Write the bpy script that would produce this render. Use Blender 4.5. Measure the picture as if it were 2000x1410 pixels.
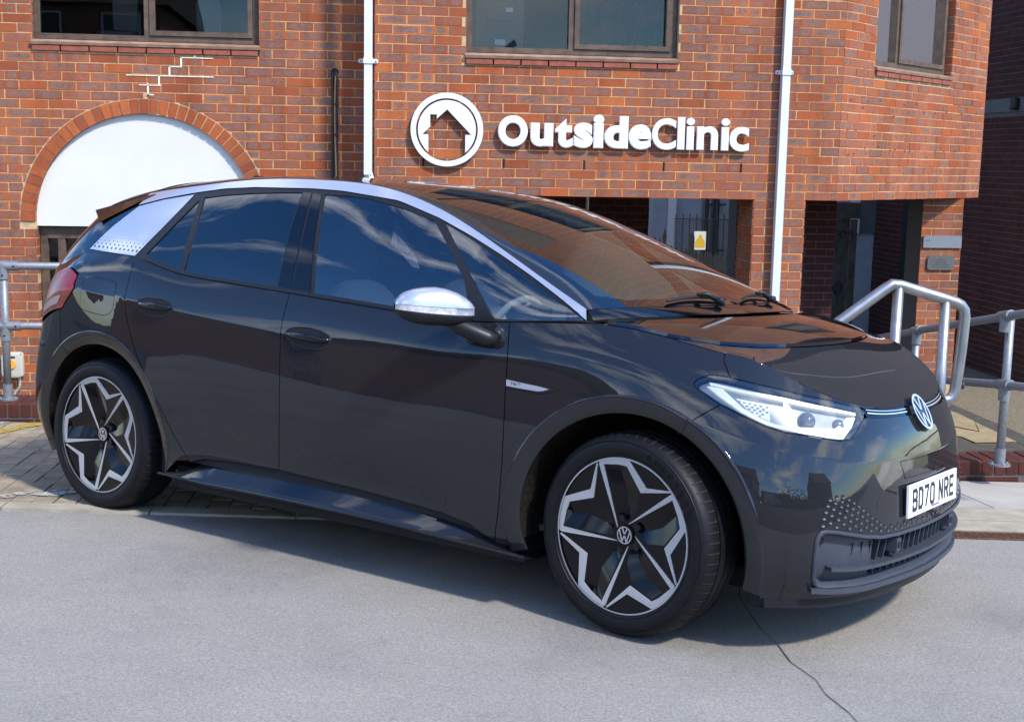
import bpy, math, random
import numpy as np
from mathutils import Matrix, Vector
from mathutils.geometry import delaunay_2d_cdt
PI=math.pi; R=math.radians
for o in list(bpy.data.objects): bpy.data.objects.remove(o)
SC=bpy.context.scene; COL=SC.collection
random.seed(7); RNG=np.random.default_rng(7)
# ------------------------------------------------------------------ camera
cam=bpy.data.cameras.new('camera'); camo=bpy.data.objects.new('camera',cam); COL.objects.link(camo); SC.camera=camo
cam.sensor_width=36; cam.lens=2565.98/2000*36; cam.clip_end=1500; cam.clip_start=.05
_r=(.99344754,-.11262633,.01942408); _u=(-.00192805,.15341596,.98815982); _f=(.11427278,.98172239,-.15219356); _c=(-3.2907333,-10.8687303,2.0522457)
camo.matrix_world=Matrix([[_r[i],_u[i],-_f[i],_c[i]] for i in range(3)]+[[0,0,0,1]])
# ------------------------------------------------------------------ sky and sun
SUN_AZ=R(-53); SUN_EL=R(47)
W=bpy.data.worlds.new("World"); SC.world=W; W.use_nodes=True
nt=W.node_tree; N=nt.nodes; L=nt.links; N.clear()
out=N.new('ShaderNodeOutputWorld'); bg=N.new('ShaderNodeBackground'); bg.inputs['Strength'].default_value=.15
sky=N.new('ShaderNodeTexSky'); sky.sky_type='NISHITA'; sky.sun_disc=False; sky.sun_elevation=SUN_EL
sky.sun_rotation=PI/2-SUN_AZ; sky.altitude=50; sky.air_density=1.0; sky.dust_density=.15; sky.ozone_density=1.6
tc=N.new('ShaderNodeTexCoord'); mp=N.new('ShaderNodeMapping'); mp.inputs['Scale'].default_value=(1.0,1.0,3.2); mp.inputs['Location'].default_value=(3.1,1.7,.4)
nz=N.new('ShaderNodeTexNoise'); nz.inputs['Scale'].default_value=2.1; nz.inputs['Detail'].default_value=9; nz.inputs['Roughness'].default_value=.58; nz.inputs['Distortion'].default_value=.35
cr=N.new('ShaderNodeValToRGB'); cr.color_ramp.elements[0].position=.50; cr.color_ramp.elements[1].position=.66
mx=N.new('ShaderNodeMix'); mx.data_type='RGBA'; mx.inputs[7].default_value=(9.5,9.8,10.3,1)
gm=N.new('ShaderNodeMath'); gm.operation='MULTIPLY'; gm.inputs[1].default_value=.85
hs=N.new('ShaderNodeHueSaturation'); hs.inputs['Saturation'].default_value=1.25; hs.inputs['Value'].default_value=1.0
L.new(sky.outputs[0],hs.inputs['Color'])
L.new(tc.outputs['Generated'],mp.inputs[0]); L.new(mp.outputs[0],nz.inputs['Vector']); L.new(nz.outputs['Fac'],cr.inputs[0])
L.new(cr.outputs[0],gm.inputs[0]); L.new(gm.outputs[0],mx.inputs[0]); tn=N.new('ShaderNodeMix'); tn.data_type='RGBA'; tn.blend_type='MULTIPLY'; tn.inputs[0].default_value=1; tn.inputs[7].default_value=(.74,.92,1.14,1); L.new(hs.outputs[0],tn.inputs[6]); L.new(tn.outputs[2],mx.inputs[6]); L.new(mx.outputs[2],bg.inputs['Color']); L.new(bg.outputs[0],out.inputs['Surface'])
sl=bpy.data.lights.new('sun','SUN'); sl.energy=2.4; sl.angle=R(5); sl.color=(1,.95,.87)
so=bpy.data.objects.new('sun',sl); COL.objects.link(so)
sdir=Vector((math.cos(SUN_EL)*math.cos(SUN_AZ),math.cos(SUN_EL)*math.sin(SUN_AZ),math.sin(SUN_EL)))
so.rotation_euler=sdir.to_track_quat('Z','Y').to_euler(); so.location=(20,-20,30)
SC.view_settings.view_transform='Standard'; SC.view_settings.look='None'; SC.view_settings.exposure=1.15; SC.view_settings.gamma=1; SC.view_settings.use_curve_mapping=False
SC.render.engine='CYCLES'
SC.cycles.max_bounces=10; SC.cycles.transparent_max_bounces=16
# ------------------------------------------------------------------ material helpers
def _m(name):
    m=bpy.data.materials.new(name); m.use_nodes=True; return m,m.node_tree.nodes,m.node_tree.links,m.node_tree.nodes['Principled BSDF']
def noise_node(N,L,scale,detail=4,rough=.6,vec=None,coord='Object'):
    n=N.new('ShaderNodeTexNoise'); n.inputs['Scale'].default_value=scale; n.inputs['Detail'].default_value=detail; n.inputs['Roughness'].default_value=rough
    t=N.new('ShaderNodeTexCoord'); L.new(t.outputs[coord] if vec is None else vec,n.inputs['Vector']); return n
def ramp(N,L,src,stops):
    r=N.new('ShaderNodeValToRGB'); e=r.color_ramp.elements
    while len(e)<len(stops): e.new(.5)
    for k,(p,c) in zip(e,stops): k.position=p; k.color=(*c,1)
    L.new(src,r.inputs[0]); return r
def bump(N,L,b,src,strength=.3,dist=.01):
    k=N.new('ShaderNodeBump'); k.inputs['Strength'].default_value=strength; k.inputs['Distance'].default_value=dist; L.new(src,k.inputs['Height']); L.new(k.outputs[0],b.inputs['Normal']); return k
ALB=.80
def mat(name,col,rough=.5,metal=0,scale=8,var=.15,bmp=.0,coat=0,spec=.5,bscale=None,col2=None,coord='Object'):
    """plain surface with mottled colour and fine relief"""
    m,N,L,b=_m(name)
    c=np.array(col,float)*ALB
    if col2 is not None: col2=np.array(col2)*ALB
    a=c*(1-var); z=np.clip(c*(1+var),0,1) if col2 is None else np.array(col2)
    n=noise_node(N,L,scale,5,.6,coord=coord); r=ramp(N,L,n.outputs['Fac'],[(.3,a),(.7,z)]); L.new(r.outputs[0],b.inputs['Base Color'])
    b.inputs['Roughness'].default_value=rough; b.inputs['Metallic'].default_value=metal; b.inputs['Coat Weight'].default_value=coat; b.inputs['Specular IOR Level'].default_value=spec
    b.inputs['Coat Roughness'].default_value=.03
    if bmp>0:
        n2=noise_node(N,L,bscale or scale*6,3,.6,coord=coord); bump(N,L,b,n2.outputs['Fac'],bmp,.004)
    return m
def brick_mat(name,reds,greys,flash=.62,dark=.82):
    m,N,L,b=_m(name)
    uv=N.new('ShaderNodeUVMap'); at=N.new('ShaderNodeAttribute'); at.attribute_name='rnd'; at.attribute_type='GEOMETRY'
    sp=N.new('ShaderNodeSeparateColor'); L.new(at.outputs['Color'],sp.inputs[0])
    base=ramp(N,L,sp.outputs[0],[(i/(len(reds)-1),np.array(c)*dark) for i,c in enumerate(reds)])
    # distance from brick centre as rounded box, for the flashed centre
    sx=N.new('ShaderNodeSeparateXYZ'); L.new(uv.outputs[0],sx.inputs[0])
    def mth(op,a,bv=None,c=None):
        k=N.new('ShaderNodeMath'); k.operation=op
        for i,v in enumerate((a,bv,c)):
            if v is None: continue
            if isinstance(v,(int,float)): k.inputs[i].default_value=v
            else: L.new(v,k.inputs[i])
        return k.outputs[0]
    # number of flash ovals: 1, 2 or none decided by rnd green
    two=mth('GREATER_THAN',sp.outputs[1],.66); 
    ux=mth('ABSOLUTE',mth('SUBTRACT',sx.outputs[0],.5))
    ux2=mth('ABSOLUTE',mth('SUBTRACT',ux,.24))
    sel=N.new('ShaderNodeMix'); sel.data_type='FLOAT'; L.new(two,sel.inputs[0]); L.new(ux,sel.inputs[2]); L.new(mth('MULTIPLY',ux2,2.6),sel.inputs[3])
    uy=mth('ABSOLUTE',mth('SUBTRACT',sx.outputs[1],.5))
    d=mth('POWER',mth('ADD',mth('POWER',mth('DIVIDE',sel.outputs[0],.44),4.0),mth('POWER',mth('DIVIDE',uy,.36),4.0)),.25)
    n=noise_node(N,L,14,5,.65); d2=mth('ADD',d,mth('MULTIPLY',mth('SUBTRACT',n.outputs['Fac'],.5),.55))
    mask=N.new('ShaderNodeMapRange'); mask.inputs['From Min'].default_value=1.08; mask.inputs['From Max'].default_value=.86; L.new(d2,mask.inputs['Value'])
    has=mth('LESS_THAN',sp.outputs[2],flash)
    str_=mth('MULTIPLY',mth('MULTIPLY',mask.outputs[0],has),mth('ADD',.45,mth('MULTIPLY',sp.outputs[0],.5)))
    gr=ramp(N,L,noise_node(N,L,30,4,.7).outputs['Fac'],[(.3,np.array(greys[0])*dark),(.7,np.array(greys[1])*dark)])
    mix=N.new('ShaderNodeMix'); mix.data_type='RGBA'; L.new(str_,mix.inputs[0]); L.new(base.outputs[0],mix.inputs[6]); L.new(gr.outputs[0],mix.inputs[7])
    # grain, pits and soot
    n3=noise_node(N,L,90,4,.7); mul=N.new('ShaderNodeMix'); mul.data_type='RGBA'; mul.blend_type='MULTIPLY'; mul.inputs[0].default_value=.55
    r3=ramp(N,L,n3.outputs['Fac'],[(.30,(.55,.55,.55)),(.62,(1.1,1.1,1.1))]); L.new(mix.outputs[2],mul.inputs[6]); L.new(r3.outputs[0],mul.inputs[7])
    n4=noise_node(N,L,1.1,4,.6); mul2=N.new('ShaderNodeMix'); mul2.data_type='RGBA'; mul2.blend_type='MULTIPLY'; mul2.inputs[0].default_value=1
    r4=ramp(N,L,n4.outputs['Fac'],[(.30,(.80,.80,.82)),(.60,(1.04,1.04,1.04))]); L.new(mul.outputs[2],mul2.inputs[6]); L.new(r4.outputs[0],mul2.inputs[7])
    tc5=N.new('ShaderNodeTexCoord'); ob=N.new('ShaderNodeNewGeometry'); mp5=N.new('ShaderNodeMapping'); mp5.inputs['Scale'].default_value=(5,5,.55); L.new(ob.outputs['Position'],mp5.inputs[0])
    n5=noise_node(N,L,1.0,6,.65,vec=mp5.outputs[0]); r5=ramp(N,L,n5.outputs['Fac'],[(.34,(.70,.69,.70)),(.52,(1.0,1.0,1.0)),(.75,(1.06,1.05,1.04))]); mul3=N.new('ShaderNodeMix'); mul3.data_type='RGBA'; mul3.blend_type='MULTIPLY'; mul3.inputs[0].default_value=.8; L.new(mul2.outputs[2],mul3.inputs[6]); L.new(r5.outputs[0],mul3.inputs[7])
    L.new(mul3.outputs[2],b.inputs['Base Color']); b.inputs['Roughness'].default_value=.88; b.inputs['Specular IOR Level'].default_value=.25
    bump(N,L,b,noise_node(N,L,220,4,.7).outputs['Fac'],.35,.003)
    return m
def glass_mat(name,tint,refl_ior=1.5,rough=.0,absorb=1.0):
    m=bpy.data.materials.new(name); m.use_nodes=True; N=m.node_tree.nodes; L=m.node_tree.links; N.clear()
    o=N.new('ShaderNodeOutputMaterial'); t=N.new('ShaderNodeBsdfTransparent'); t.inputs[0].default_value=(*tint,1)
    g=N.new('ShaderNodeBsdfGlossy'); g.inputs['Roughness'].default_value=rough; g.inputs['Color'].default_value=(absorb,absorb,absorb,1)
    fr=N.new('ShaderNodeFresnel'); fr.inputs['IOR'].default_value=refl_ior; mx=N.new('ShaderNodeMixShader')
    nz=noise_node(N,L,1.3,2,.5); bp=N.new('ShaderNodeBump'); bp.inputs['Strength'].default_value=.02; bp.inputs['Distance'].default_value=.02; L.new(nz.outputs['Fac'],bp.inputs['Height']); L.new(bp.outputs[0],g.inputs['Normal'])
    L.new(fr.outputs[0],mx.inputs[0]); L.new(t.outputs[0],mx.inputs[1]); L.new(g.outputs[0],mx.inputs[2]); L.new(mx.outputs[0],o.inputs[0]); return m
# ------------------------------------------------------------------ materials
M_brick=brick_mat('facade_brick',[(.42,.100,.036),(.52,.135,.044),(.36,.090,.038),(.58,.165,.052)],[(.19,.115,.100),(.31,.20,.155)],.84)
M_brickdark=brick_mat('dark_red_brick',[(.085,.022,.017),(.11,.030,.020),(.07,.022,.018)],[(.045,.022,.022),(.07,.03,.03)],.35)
M_engbrick=brick_mat('engineering_brick',[(.095,.028,.020),(.12,.036,.024),(.075,.025,.02)],[(.045,.025,.022),(.07,.035,.028)],.6)
M_mortar=mat('mortar',(.60,.43,.23),.95,scale=30,var=.25,bmp=.6,bscale=160)
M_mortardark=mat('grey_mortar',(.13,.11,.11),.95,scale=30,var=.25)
M_render=mat('white_painted_board',(.80,.775,.73),.6,scale=3,var=.03,bmp=.05,bscale=60)
M_pipe=mat('white_plastic',(.80,.80,.80),.35,scale=3,var=.02)
M_sign=mat('white_sign_acrylic',(.86,.86,.86),.3,scale=2,var=.01)
M_brown=mat('brown_stained_timber',(.115,.070,.042),.55,scale=12,var=.45,bmp=.25,bscale=90)
M_sillwood=mat('weathered_sill_timber',(.30,.17,.105),.7,scale=9,var=.35,bmp=.3,bscale=80)
M_tile=mat('red_sill_tile',(.34,.085,.045),.75,scale=20,var=.25,bmp=.3)
M_asphalt,N_,L_,b_=_m('grey_tarmac')
_n1=noise_node(N_,L_,115,6,.8); _r1=ramp(N_,L_,_n1.outputs['Fac'],[(.28,(.135,.124,.108)),(.5,(.265,.246,.218)),(.74,(.43,.405,.36))])
_n2=noise_node(N_,L_,.8,7,.68); _r2=ramp(N_,L_,_n2.outputs['Fac'],[(.3,(.74,.74,.75)),(.48,(1.0,1.0,1.0)),(.7,(1.16,1.15,1.12))])
_mx=N_.new('ShaderNodeMix'); _mx.data_type='RGBA'; _mx.blend_type='MULTIPLY'; _mx.inputs[0].default_value=1; L_.new(_r1.outputs[0],_mx.inputs[6]); L_.new(_r2.outputs[0],_mx.inputs[7]); L_.new(_mx.outputs[2],b_.inputs['Base Color'])
b_.inputs['Roughness'].default_value=.85; b_.inputs['Specular IOR Level'].default_value=.3; bump(N_,L_,b_,_n1.outputs['Fac'],.8,.006)
M_paver=brick_mat('grey_brown_block_paver',[(.38,.305,.205),(.46,.375,.26),(.33,.275,.19)],[(.26,.22,.165),(.38,.31,.22)],.4)
M_joint=mat('dark_sandy_joint',(.055,.050,.030),.95,scale=14,var=.5,col2=(.11,.10,.06))
M_slab=mat('pale_paving_slab',(.46,.42,.36),.85,scale=2.2,var=.16,bmp=.2,bscale=60)
M_kerb=mat('buff_kerb_stone',(.40,.35,.26),.9,scale=7,var=.25,bmp=.5,bscale=70)
M_gravel=mat('tan_gravel',(.20,.155,.095),.95,scale=60,var=.6,bmp=1.0,bscale=70)
M_tanslab=mat('tan_riven_slab',(.34,.26,.14),.85,scale=6,var=.2,bmp=.4)
M_concrete=mat('dark_concrete',(.075,.065,.048),.9,scale=9,var=.4,bmp=.5)  # plain dark concrete tone
M_rust=mat('rusty_iron',(.16,.070,.038),.75,metal=.3,scale=40,var=.5,bmp=.5)
M_galv=mat('galvanised_steel',(.30,.315,.33),.52,metal=.55,scale=45,var=.16,bmp=.08,bscale=90)
M_steel=mat('brushed_stainless_steel',(.40,.40,.40),.42,metal=.85,scale=14,var=.18,bmp=.05,bscale=60)
M_black=mat('black_painted_metal',(.012,.012,.013),.45,scale=10,var=.2)
M_cable=mat('black_cable_sheath',(.02,.02,.022),.5,scale=10,var=.2)
M_cabletan=mat('tan_cable_sheath',(.62,.36,.13),.5,scale=10,var=.1)
M_bandconc=mat('grey_concrete_band',(.13,.13,.125),.85,scale=5,var=.15)
M_whitewash=mat('white_rendered_wall',(.40,.41,.43),.9,scale=5,var=.1,bmp=.7,bscale=28)
M_fence=mat('weathered_grey_fence_timber',(.075,.066,.048),.85,scale=7,var=.5,bmp=.3)
M_graffiti=mat('dark_blue_spray_paint',(.010,.014,.045),.6,scale=9,var=.1)
M_yellow=mat('yellow_road_paint',(.55,.36,.035),.8,scale=50,var=.35,col2=(.62,.43,.07))
M_whitepaint=mat('worn_white_road_paint',(.50,.48,.43),.85,scale=40,var=.3)
M_plaque=mat('brushed_steel_plaque',(.42,.43,.45),.35,metal=.7,scale=4,var=.06)
M_plaque2=mat('dull_pewter_plaque',(.21,.20,.185),.4,metal=.6,scale=9,var=.12)
M_text=mat('black_lettering',(.02,.02,.022),.5,scale=4,var=.05)
M_room=mat('office_wall_brown',(.16,.080,.022),.9,scale=2,var=.1)
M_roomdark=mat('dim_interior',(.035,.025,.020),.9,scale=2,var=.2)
M_plasticgrey=mat('dark_grey_plastic',(.035,.036,.042),.4,scale=8,var=.1)
M_winglass=glass_mat('window_glass',(.80,.82,.80),1.36)
M_box=mat('cream_switch_box_plastic',(.55,.53,.43),.5,scale=4,var=.04)
M_orange=mat('yellow_rotary_knob',(.85,.42,.05),.5,scale=4,var=.05)
M_soffit=mat('brown_soffit_board',(.17,.11,.045),.8,scale=3,var=.2)
M_hollow=mat('painted_gap_shade',(.006,.006,.006),.9,scale=4,var=.1)  # flat black painted for the shade inside holes and recesses
M_signyellow=mat('warning_yellow',(.75,.48,.03),.5,scale=4,var=.05)
# ------------------------------------------------------------------ object helpers
def mesh_obj(name,verts,faces,m,parent=None,smooth=False,kind=None,uvs=None,rnd=None,link=True):
    me=bpy.data.meshes.new(name); me.from_pydata([tuple(map(float,v)) for v in verts],[],[tuple(map(int,f)) for f in faces]); me.materials.append(m)
    if smooth: me.polygons.foreach_set('use_smooth',[True]*len(me.polygons))
    if uvs is not None:
        ul=me.uv_layers.new(name='UVMap'); ul.data.foreach_set('uv',np.asarray(uvs,float).ravel())
    if rnd is not None:
        ca=me.color_attributes.new('rnd','FLOAT_COLOR','CORNER'); ca.data.foreach_set('color',np.asarray(rnd,float).ravel())
    me.validate(); me.update()
    o=bpy.data.objects.new(name,me)
    if link: COL.objects.link(o)
    if parent: o.parent=parent
    if kind: o['kind']=kind
    return o
def thing(name,label,cat,loc=(0,0,0),group=None,rot=None):
    o=bpy.data.objects.new(name,None); o.empty_display_size=.2; COL.objects.link(o); o.location=loc
    if rot is not None: o.rotation_euler=rot
    o['label']=label; o['category']=cat
    if group: o['group']=group
    return o
def tag(o,label,cat,group=None):
    o['label']=label; o['category']=cat
    if group: o['group']=group
    return o
class MB:
    """collects boxes, tubes and prisms into one mesh"""
    def __init__(s): s.v=[]; s.f=[]
    def add(s,v,f):
        k=len(s.v); s.v+= [tuple(p) for p in v]; s.f+=[tuple(i+k for i in q) for q in f]; return s
    def box(s,x0,x1,y0,y1,z0,z1,T=None):
        v=[(x,y,z) for z in (z0,z1) for y in (y0,y1) for x in (x0,x1)]
        if T is not None: v=[tuple(T@Vector(p)) for p in v]
        return s.add(v,[(0,2,3,1),(4,5,7,6),(0,1,5,4),(2,6,7,3),(0,4,6,2),(1,3,7,5)])
    def prism(s,poly,d0,d1,fr):
        """poly 2D, extruded d0..d1; fr(a,b,d)->xyz. simple polygons (n-gon caps)"""
        n=len(poly); s.add([fr(a,b,d0) for a,b in poly]+[fr(a,b,d1) for a,b in poly],[tuple(range(n))[::-1],tuple(range(n,2*n))]+[(i,(i+1)%n,(i+1)%n+n,i+n) for i in range(n)]); return s
    def tube(s,pts,r,n=12,cap=True):
        P=[Vector(p) for p in pts]; rr=r if hasattr(r,'__len__') else [r]*len(P); k=len(s.v); up=None
        for i,p in enumerate(P):
            t=((P[min(i+1,len(P)-1)]-P[max(i-1,0)])).normalized()
            if up is None: up=Vector((0,0,1)) if abs(t.z)<.9 else Vector((1,0,0))
            a=(up-t*up.dot(t)).normalized(); b=t.cross(a); up=a
            for j in range(n):
                an=2*PI*j/n; s.v.append(tuple(p+a*math.cos(an)*rr[i]+b*math.sin(an)*rr[i]))
        for i in range(len(P)-1):
            for j in range(n): s.f.append((k+i*n+j,k+i*n+(j+1)%n,k+(i+1)*n+(j+1)%n,k+(i+1)*n+j))
        if cap: s.f.append(tuple(k+j for j in range(n))[::-1]); s.f.append(tuple(k+(len(P)-1)*n+j for j in range(n)))
        return s
    def sell(s,c,a,n1=2.6,n2=2.6,nu=28,nv=16,T=None):
        k=len(s.v); sg=lambda v,e: math.copysign(abs(v)**e,v)
        for i in range(nv+1):
            ph=-PI/2+PI*i/nv
            for j in range(nu):
                th=2*PI*j/nu; p=Vector((a[0]*sg(math.cos(ph),2/n1)*sg(math.cos(th),2/n2),a[1]*sg(math.cos(ph),2/n1)*sg(math.sin(th),2/n2),a[2]*sg(math.sin(ph),2/n1)))
                if T is not None: p=T@p
                s.v.append((p[0]+c[0],p[1]+c[1],p[2]+c[2]))
        for i in range(nv):
            for j in range(nu): s.f.append((k+i*nu+j,k+i*nu+(j+1)%nu,k+(i+1)*nu+(j+1)%nu,k+(i+1)*nu+j))
        return s
    def build(s,name,m,parent=None,smooth=False,kind=None): return mesh_obj(name,s.v,s.f,m,parent,smooth,kind)
def smooth_by_angle(o,ang=35):
    me=o.data; me.polygons.foreach_set('use_smooth',[True]*len(me.polygons))
    import bmesh
    bm=bmesh.new(); bm.from_mesh(me)
    for e in bm.edges:
        if len(e.link_faces)==2 and e.calc_face_angle(0)>R(ang): e.smooth=False
    bm.to_mesh(me); bm.free(); return o
# ------------------------------------------------------------------ ground
GO=np.array((-3.91032182,-4.20068341,.37398164)); GN=np.array((.02966121,.05359485,.99812214))
def G(x,y):
    x=min(max(x,-14),7); y=min(max(y,-16),1.0)
    return GO[2]-(GN[0]*(x-GO[0])+GN[1]*(y-GO[1]))/GN[2]
def fy(x,o=0): return -5.19-.0602*(x)+o          # forecourt edge line
YWL=-2.33; YWR=-3.68
def sheet(name,poly,m,dz=0,parent=None,kind='structure',zf=None,nx=1):
    zf=zf or G
    v=[(x,y,zf(x,y)+dz) for x,y in poly]; o=mesh_obj(name,v,[tuple(range(len(v)))],m,parent,kind=kind); return o
xs=[-400,-14,-10,-7.5,-5,-2.5,-.5,1,3,5,7,400]; ys=[-400,-60,-30,-16,-12,-9,-7,None]
v=[];f=[]
for y in ys:
    for x in xs: yy=fy(min(max(x,-14),7)) if y is None else y; v.append((x,yy,G(x,yy)))
nx=len(xs)
for j in range(len(ys)-1):
    for i in range(nx-1): f.append((j*nx+i,j*nx+i+1,(j+1)*nx+i+1,(j+1)*nx+i))
road=mesh_obj('road',v,f,M_asphalt,kind='structure')
far=MB()
far.add([(-400,-4.3,-.25),(-9,-4.3,-.25),(-9,400,-.25),(-400,400,-.25)],[(0,1,2,3)])
far.add([(-9,-2.1,-.57),(9,-2.1,-.57),(9,60,-.57),(-9,60,-.57)],[(0,1,2,3)])
far.add([(-9,60,-.57),(400,60,-.57),(400,400,-.57),(-9,400,-.57)],[(0,1,2,3)])
far.build('lower_yard',M_concrete,kind='structure')
# crack sealed line across the tarmac at right
def onG(x,y,dz=0): return (x,y,G(x,y)+dz)
cr_pts=[(-1.80,-6.0),(-1.86,-6.2),(-1.885,-6.42),(-1.90,-6.60),(-1.895,-6.78),(-1.91,-6.95),(-1.885,-7.12),(-1.90,-7.25),(-1.885,-7.40),(-1.895,-7.62),(-1.88,-7.9),(-1.9,-8.6)]
cb=MB()
for (x0,y0),(x1,y1) in zip(cr_pts[:-1],cr_pts[1:]):
    w0=.0012+.0018*random.random(); w1=w0
    cb.add([onG(x0-w0,y0,.003),onG(x0+w0,y0,.003),onG(x1+w1,y1,.003),onG(x1-w1,y1,.003)],[(0,1,2,3)])
cb.build('tarmac_crack',M_joint,kind='structure')
# left: kerb strip, block paving
XS=-2.6
kl=MB()
for i in range(9):
    x0=-8.2+i*.66; x1=x0+.652
    if x1>XS: break
    z=[G(x0,fy(x0)),G(x1,fy(x1))]
    for (a,b,dz0,dz1) in ((0,.125,.010,.012),):
        p=[(x0,fy(x0,a)),(x1,fy(x1,a)),(x1,fy(x1,b)),(x0,fy(x0,b))]
        kl=MB(); kl.add([onG(x,y,.012) for x,y in p]+[onG(x,y,-.05) for x,y in p],[(0,1,2,3),(0,4,5,1),(1,5,6,2),(2,6,7,3),(3,7,4,0)])
        kl.build('kerb_stone',M_kerb,None,kind='structure')
# ------------------------------------------------------------------ brick machinery
def brick_mesh(poly,fr,depth,joint=.0):
    """poly: list of (u,z) corners (convex), fr(u,z,d) -> xyz with d outward. returns verts,faces,uvs,rnd"""
    n=len(poly); j=RNG.normal(0,.0011); r=(RNG.random(),RNG.random(),RNG.random(),1)
    us=[p[0] for p in poly]; zs=[p[1] for p in poly]; u0,u1,z0,z1=min(us),max(us),min(zs),max(zs)
    U0=u0;U1=max(u1,u0+1e-4)
    vs=[fr(u,z,depth+j) for u,z in poly]+[fr(u,z,-.005) for u,z in poly]
    fs=[tuple(range(n))]+[(i,i+n,(i+1)%n+n,(i+1)%n) for i in range(n)]
    ln=max(U1-U0,1e-3); fu=min(1,ln/.215)
    uvp=[(.5+(((u-u0)/ln)-.5)*fu,(z-z0)/max(z1-z0,1e-3)) for u,z in poly]
    uv=[uvp[k] for k in range(n)]
    for i in range(n): uv+=[uvp[i],uvp[i],uvp[(i+1)%n],uvp[(i+1)%n]]
    return vs,fs,uv,[r]*len(uv)
class Wall:
    def __init__(s): s.b=[]      # (priority,verts,faces,uv,rnd)
    def add(s,poly,fr,depth=.0035,pr=0): s.b.append((pr,)+brick_mesh(poly,fr,depth))
    def courses(s,fr,u0,u1,z0,z1,off,holes=(),L=.225,H=.075,j=.009,rule=None,pr=0,depth=.0035,parity=0,zbase=0):
        k0=math.floor((z0-zbase)/H+1e-6); 
        for k in range(k0,math.ceil((z1-zbase)/H-1e-6)):
            za=zbase+k*H; zb=za+H-j
            if zb>z1+.02: break
            o=off+(L/2 if (k+parity)%2 else 0)
            # free spans in this row
            spans=[(u0,u1)]
            for h in holes:
                a,b,c,d=h
                if zb>c+.012 and za<d-.012:
                    ns=[]
                    for (p,q) in spans:
                        if b<=p or a>=q: ns.append((p,q)); continue
                        if a>p: ns.append((p,a))
                        if b<q: ns.append((b,q))
                    spans=ns
            for (p,q) in spans:
                i=math.floor((p-o)/L); x=o+i*L
                while x<q:
                    a=max(x,p); b=min(x+L-j,q)
                    if p>u0+.001 and a==p: pass
                    if b-a>.025:
                        a+=RNG.normal(0,.0012); b+=RNG.normal(0,.0012); ja=RNG.normal(0,.0009)
                        poly=[(a,za+ja),(b,za+ja),(b,zb+ja),(a,zb+ja)]
                        if rule: poly=rule(poly)
                        if poly: s.add(poly,fr,depth,pr)
                    x+=L
    def flush(s,parent,m,limit=300,name='brick',rest='brickwork',key=None):
        s.b.sort(key=lambda t:t[0])
        for t in s.b[:limit]:
            c=np.mean(np.array(t[1]),axis=0); o=mesh_obj(name,np.array(t[1])-c,t[2],m,parent,uvs=t[3],rnd=t[4]); o.location=c
        V=[];F=[];U=[];C=[]
        for t in s.b[limit:]:
            k=len(V); V+=t[1]; F+=[tuple(i+k for i in q) for q in t[2]]; U+=t[3]; C+=t[4]
        if V: mesh_obj(rest,V,F,m,parent,kind='stuff',uvs=U,rnd=C)
def plane_fr(o,d,n):
    o=np.array(o,float); d=np.array(d,float); n=np.array(n,float)
    return lambda u,z,dd: tuple(o+d*u+n*dd+np.array((0,0,z)))
CAMP=np.array(_c); CF=np.array(_f); CR=np.array(_r); CU=np.array(_u)
def prio(fr,u,z):
    P=np.array(fr(u,z,0))-CAMP; return P@CF
# paving blocks
pv=Wall()
def frg(u,z,d): return (u,z,G(u,z)+d)
edge=lambda x: fy(x,.132)
i=0; x=-8.0
while x<XS:
    y=-5.0+(.1 if i%2 else 0)
    while y<YWL-.02:
        a,b=y,y+.193
        lo=edge(x)
        if b>lo+.02:
            a=max(a,lo); b=min(b,YWL-.012)
            if b-a>.03:
                ju=RNG.normal(0,.0015)
                vis= 0 if (x<-4.3 and x>-6.2) else 50
                pv.b.append((vis+abs(y+4.8)*.5+abs(x+5.2),)+brick_mesh([(x+ju,a),(x+.094+ju,a),(x+.094+ju,b),(x+ju,b)],frg,.008+RNG.normal(0,.0012)))
        y+=.2
    x+=.1; i+=1
bp=sheet('block_paving',[(-8.2,edge(-8.2)-.01),(XS,edge(XS)-.01),(XS,YWL),(-8.2,YWL)],M_joint,.001)
pv.flush(bp,M_paver,300,'paver','distant_pavers')
# painted lines on the block paving
def strip(name,quads,m,dz):
    b=MB()
    for q in quads: b.add([onG(x,y,dz) for x,y in q],[(0,1,2,3)])
    return b.build(name,m,kind='structure')
def worn(m,name,lo,hi):
    m=m.copy(); m.name=name; N=m.node_tree.nodes; L=m.node_tree.links; b=N['Principled BSDF']; n=noise_node(N,L,26,5,.7); r=ramp(N,L,n.outputs['Fac'],[(lo,(0,0,0)),(hi,(1,1,1))]); L.new(r.outputs[0],b.inputs['Alpha']); return m
M_yw=worn(M_yellow,'worn_yellow_paint',.40,.50); M_ww=worn(M_whitepaint,'worn_white_paint',.44,.55)
strip('yellow_bay_line',[[(-5.75,-3.30),(-5.66,-3.36),(-5.26,-2.36),(-5.38,-2.36)],[(-4.92,-3.55),(-4.72,-3.50),(-4.72,-3.46),(-4.92,-3.50)]],M_yw,.0135)
strip('white_bay_patch',[[(-6.3,-3.1),(-5.80,-2.95),(-5.50,-2.36),(-6.3,-2.36)],[(-4.86,-4.60),(-4.72,-4.63),(-4.45,-4.22),(-4.56,-4.20)],[(-5.0,-4.66),(-4.93,-4.68),(-4.8,-4.5),(-4.86,-4.48)]],M_ww,.0135)
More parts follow.
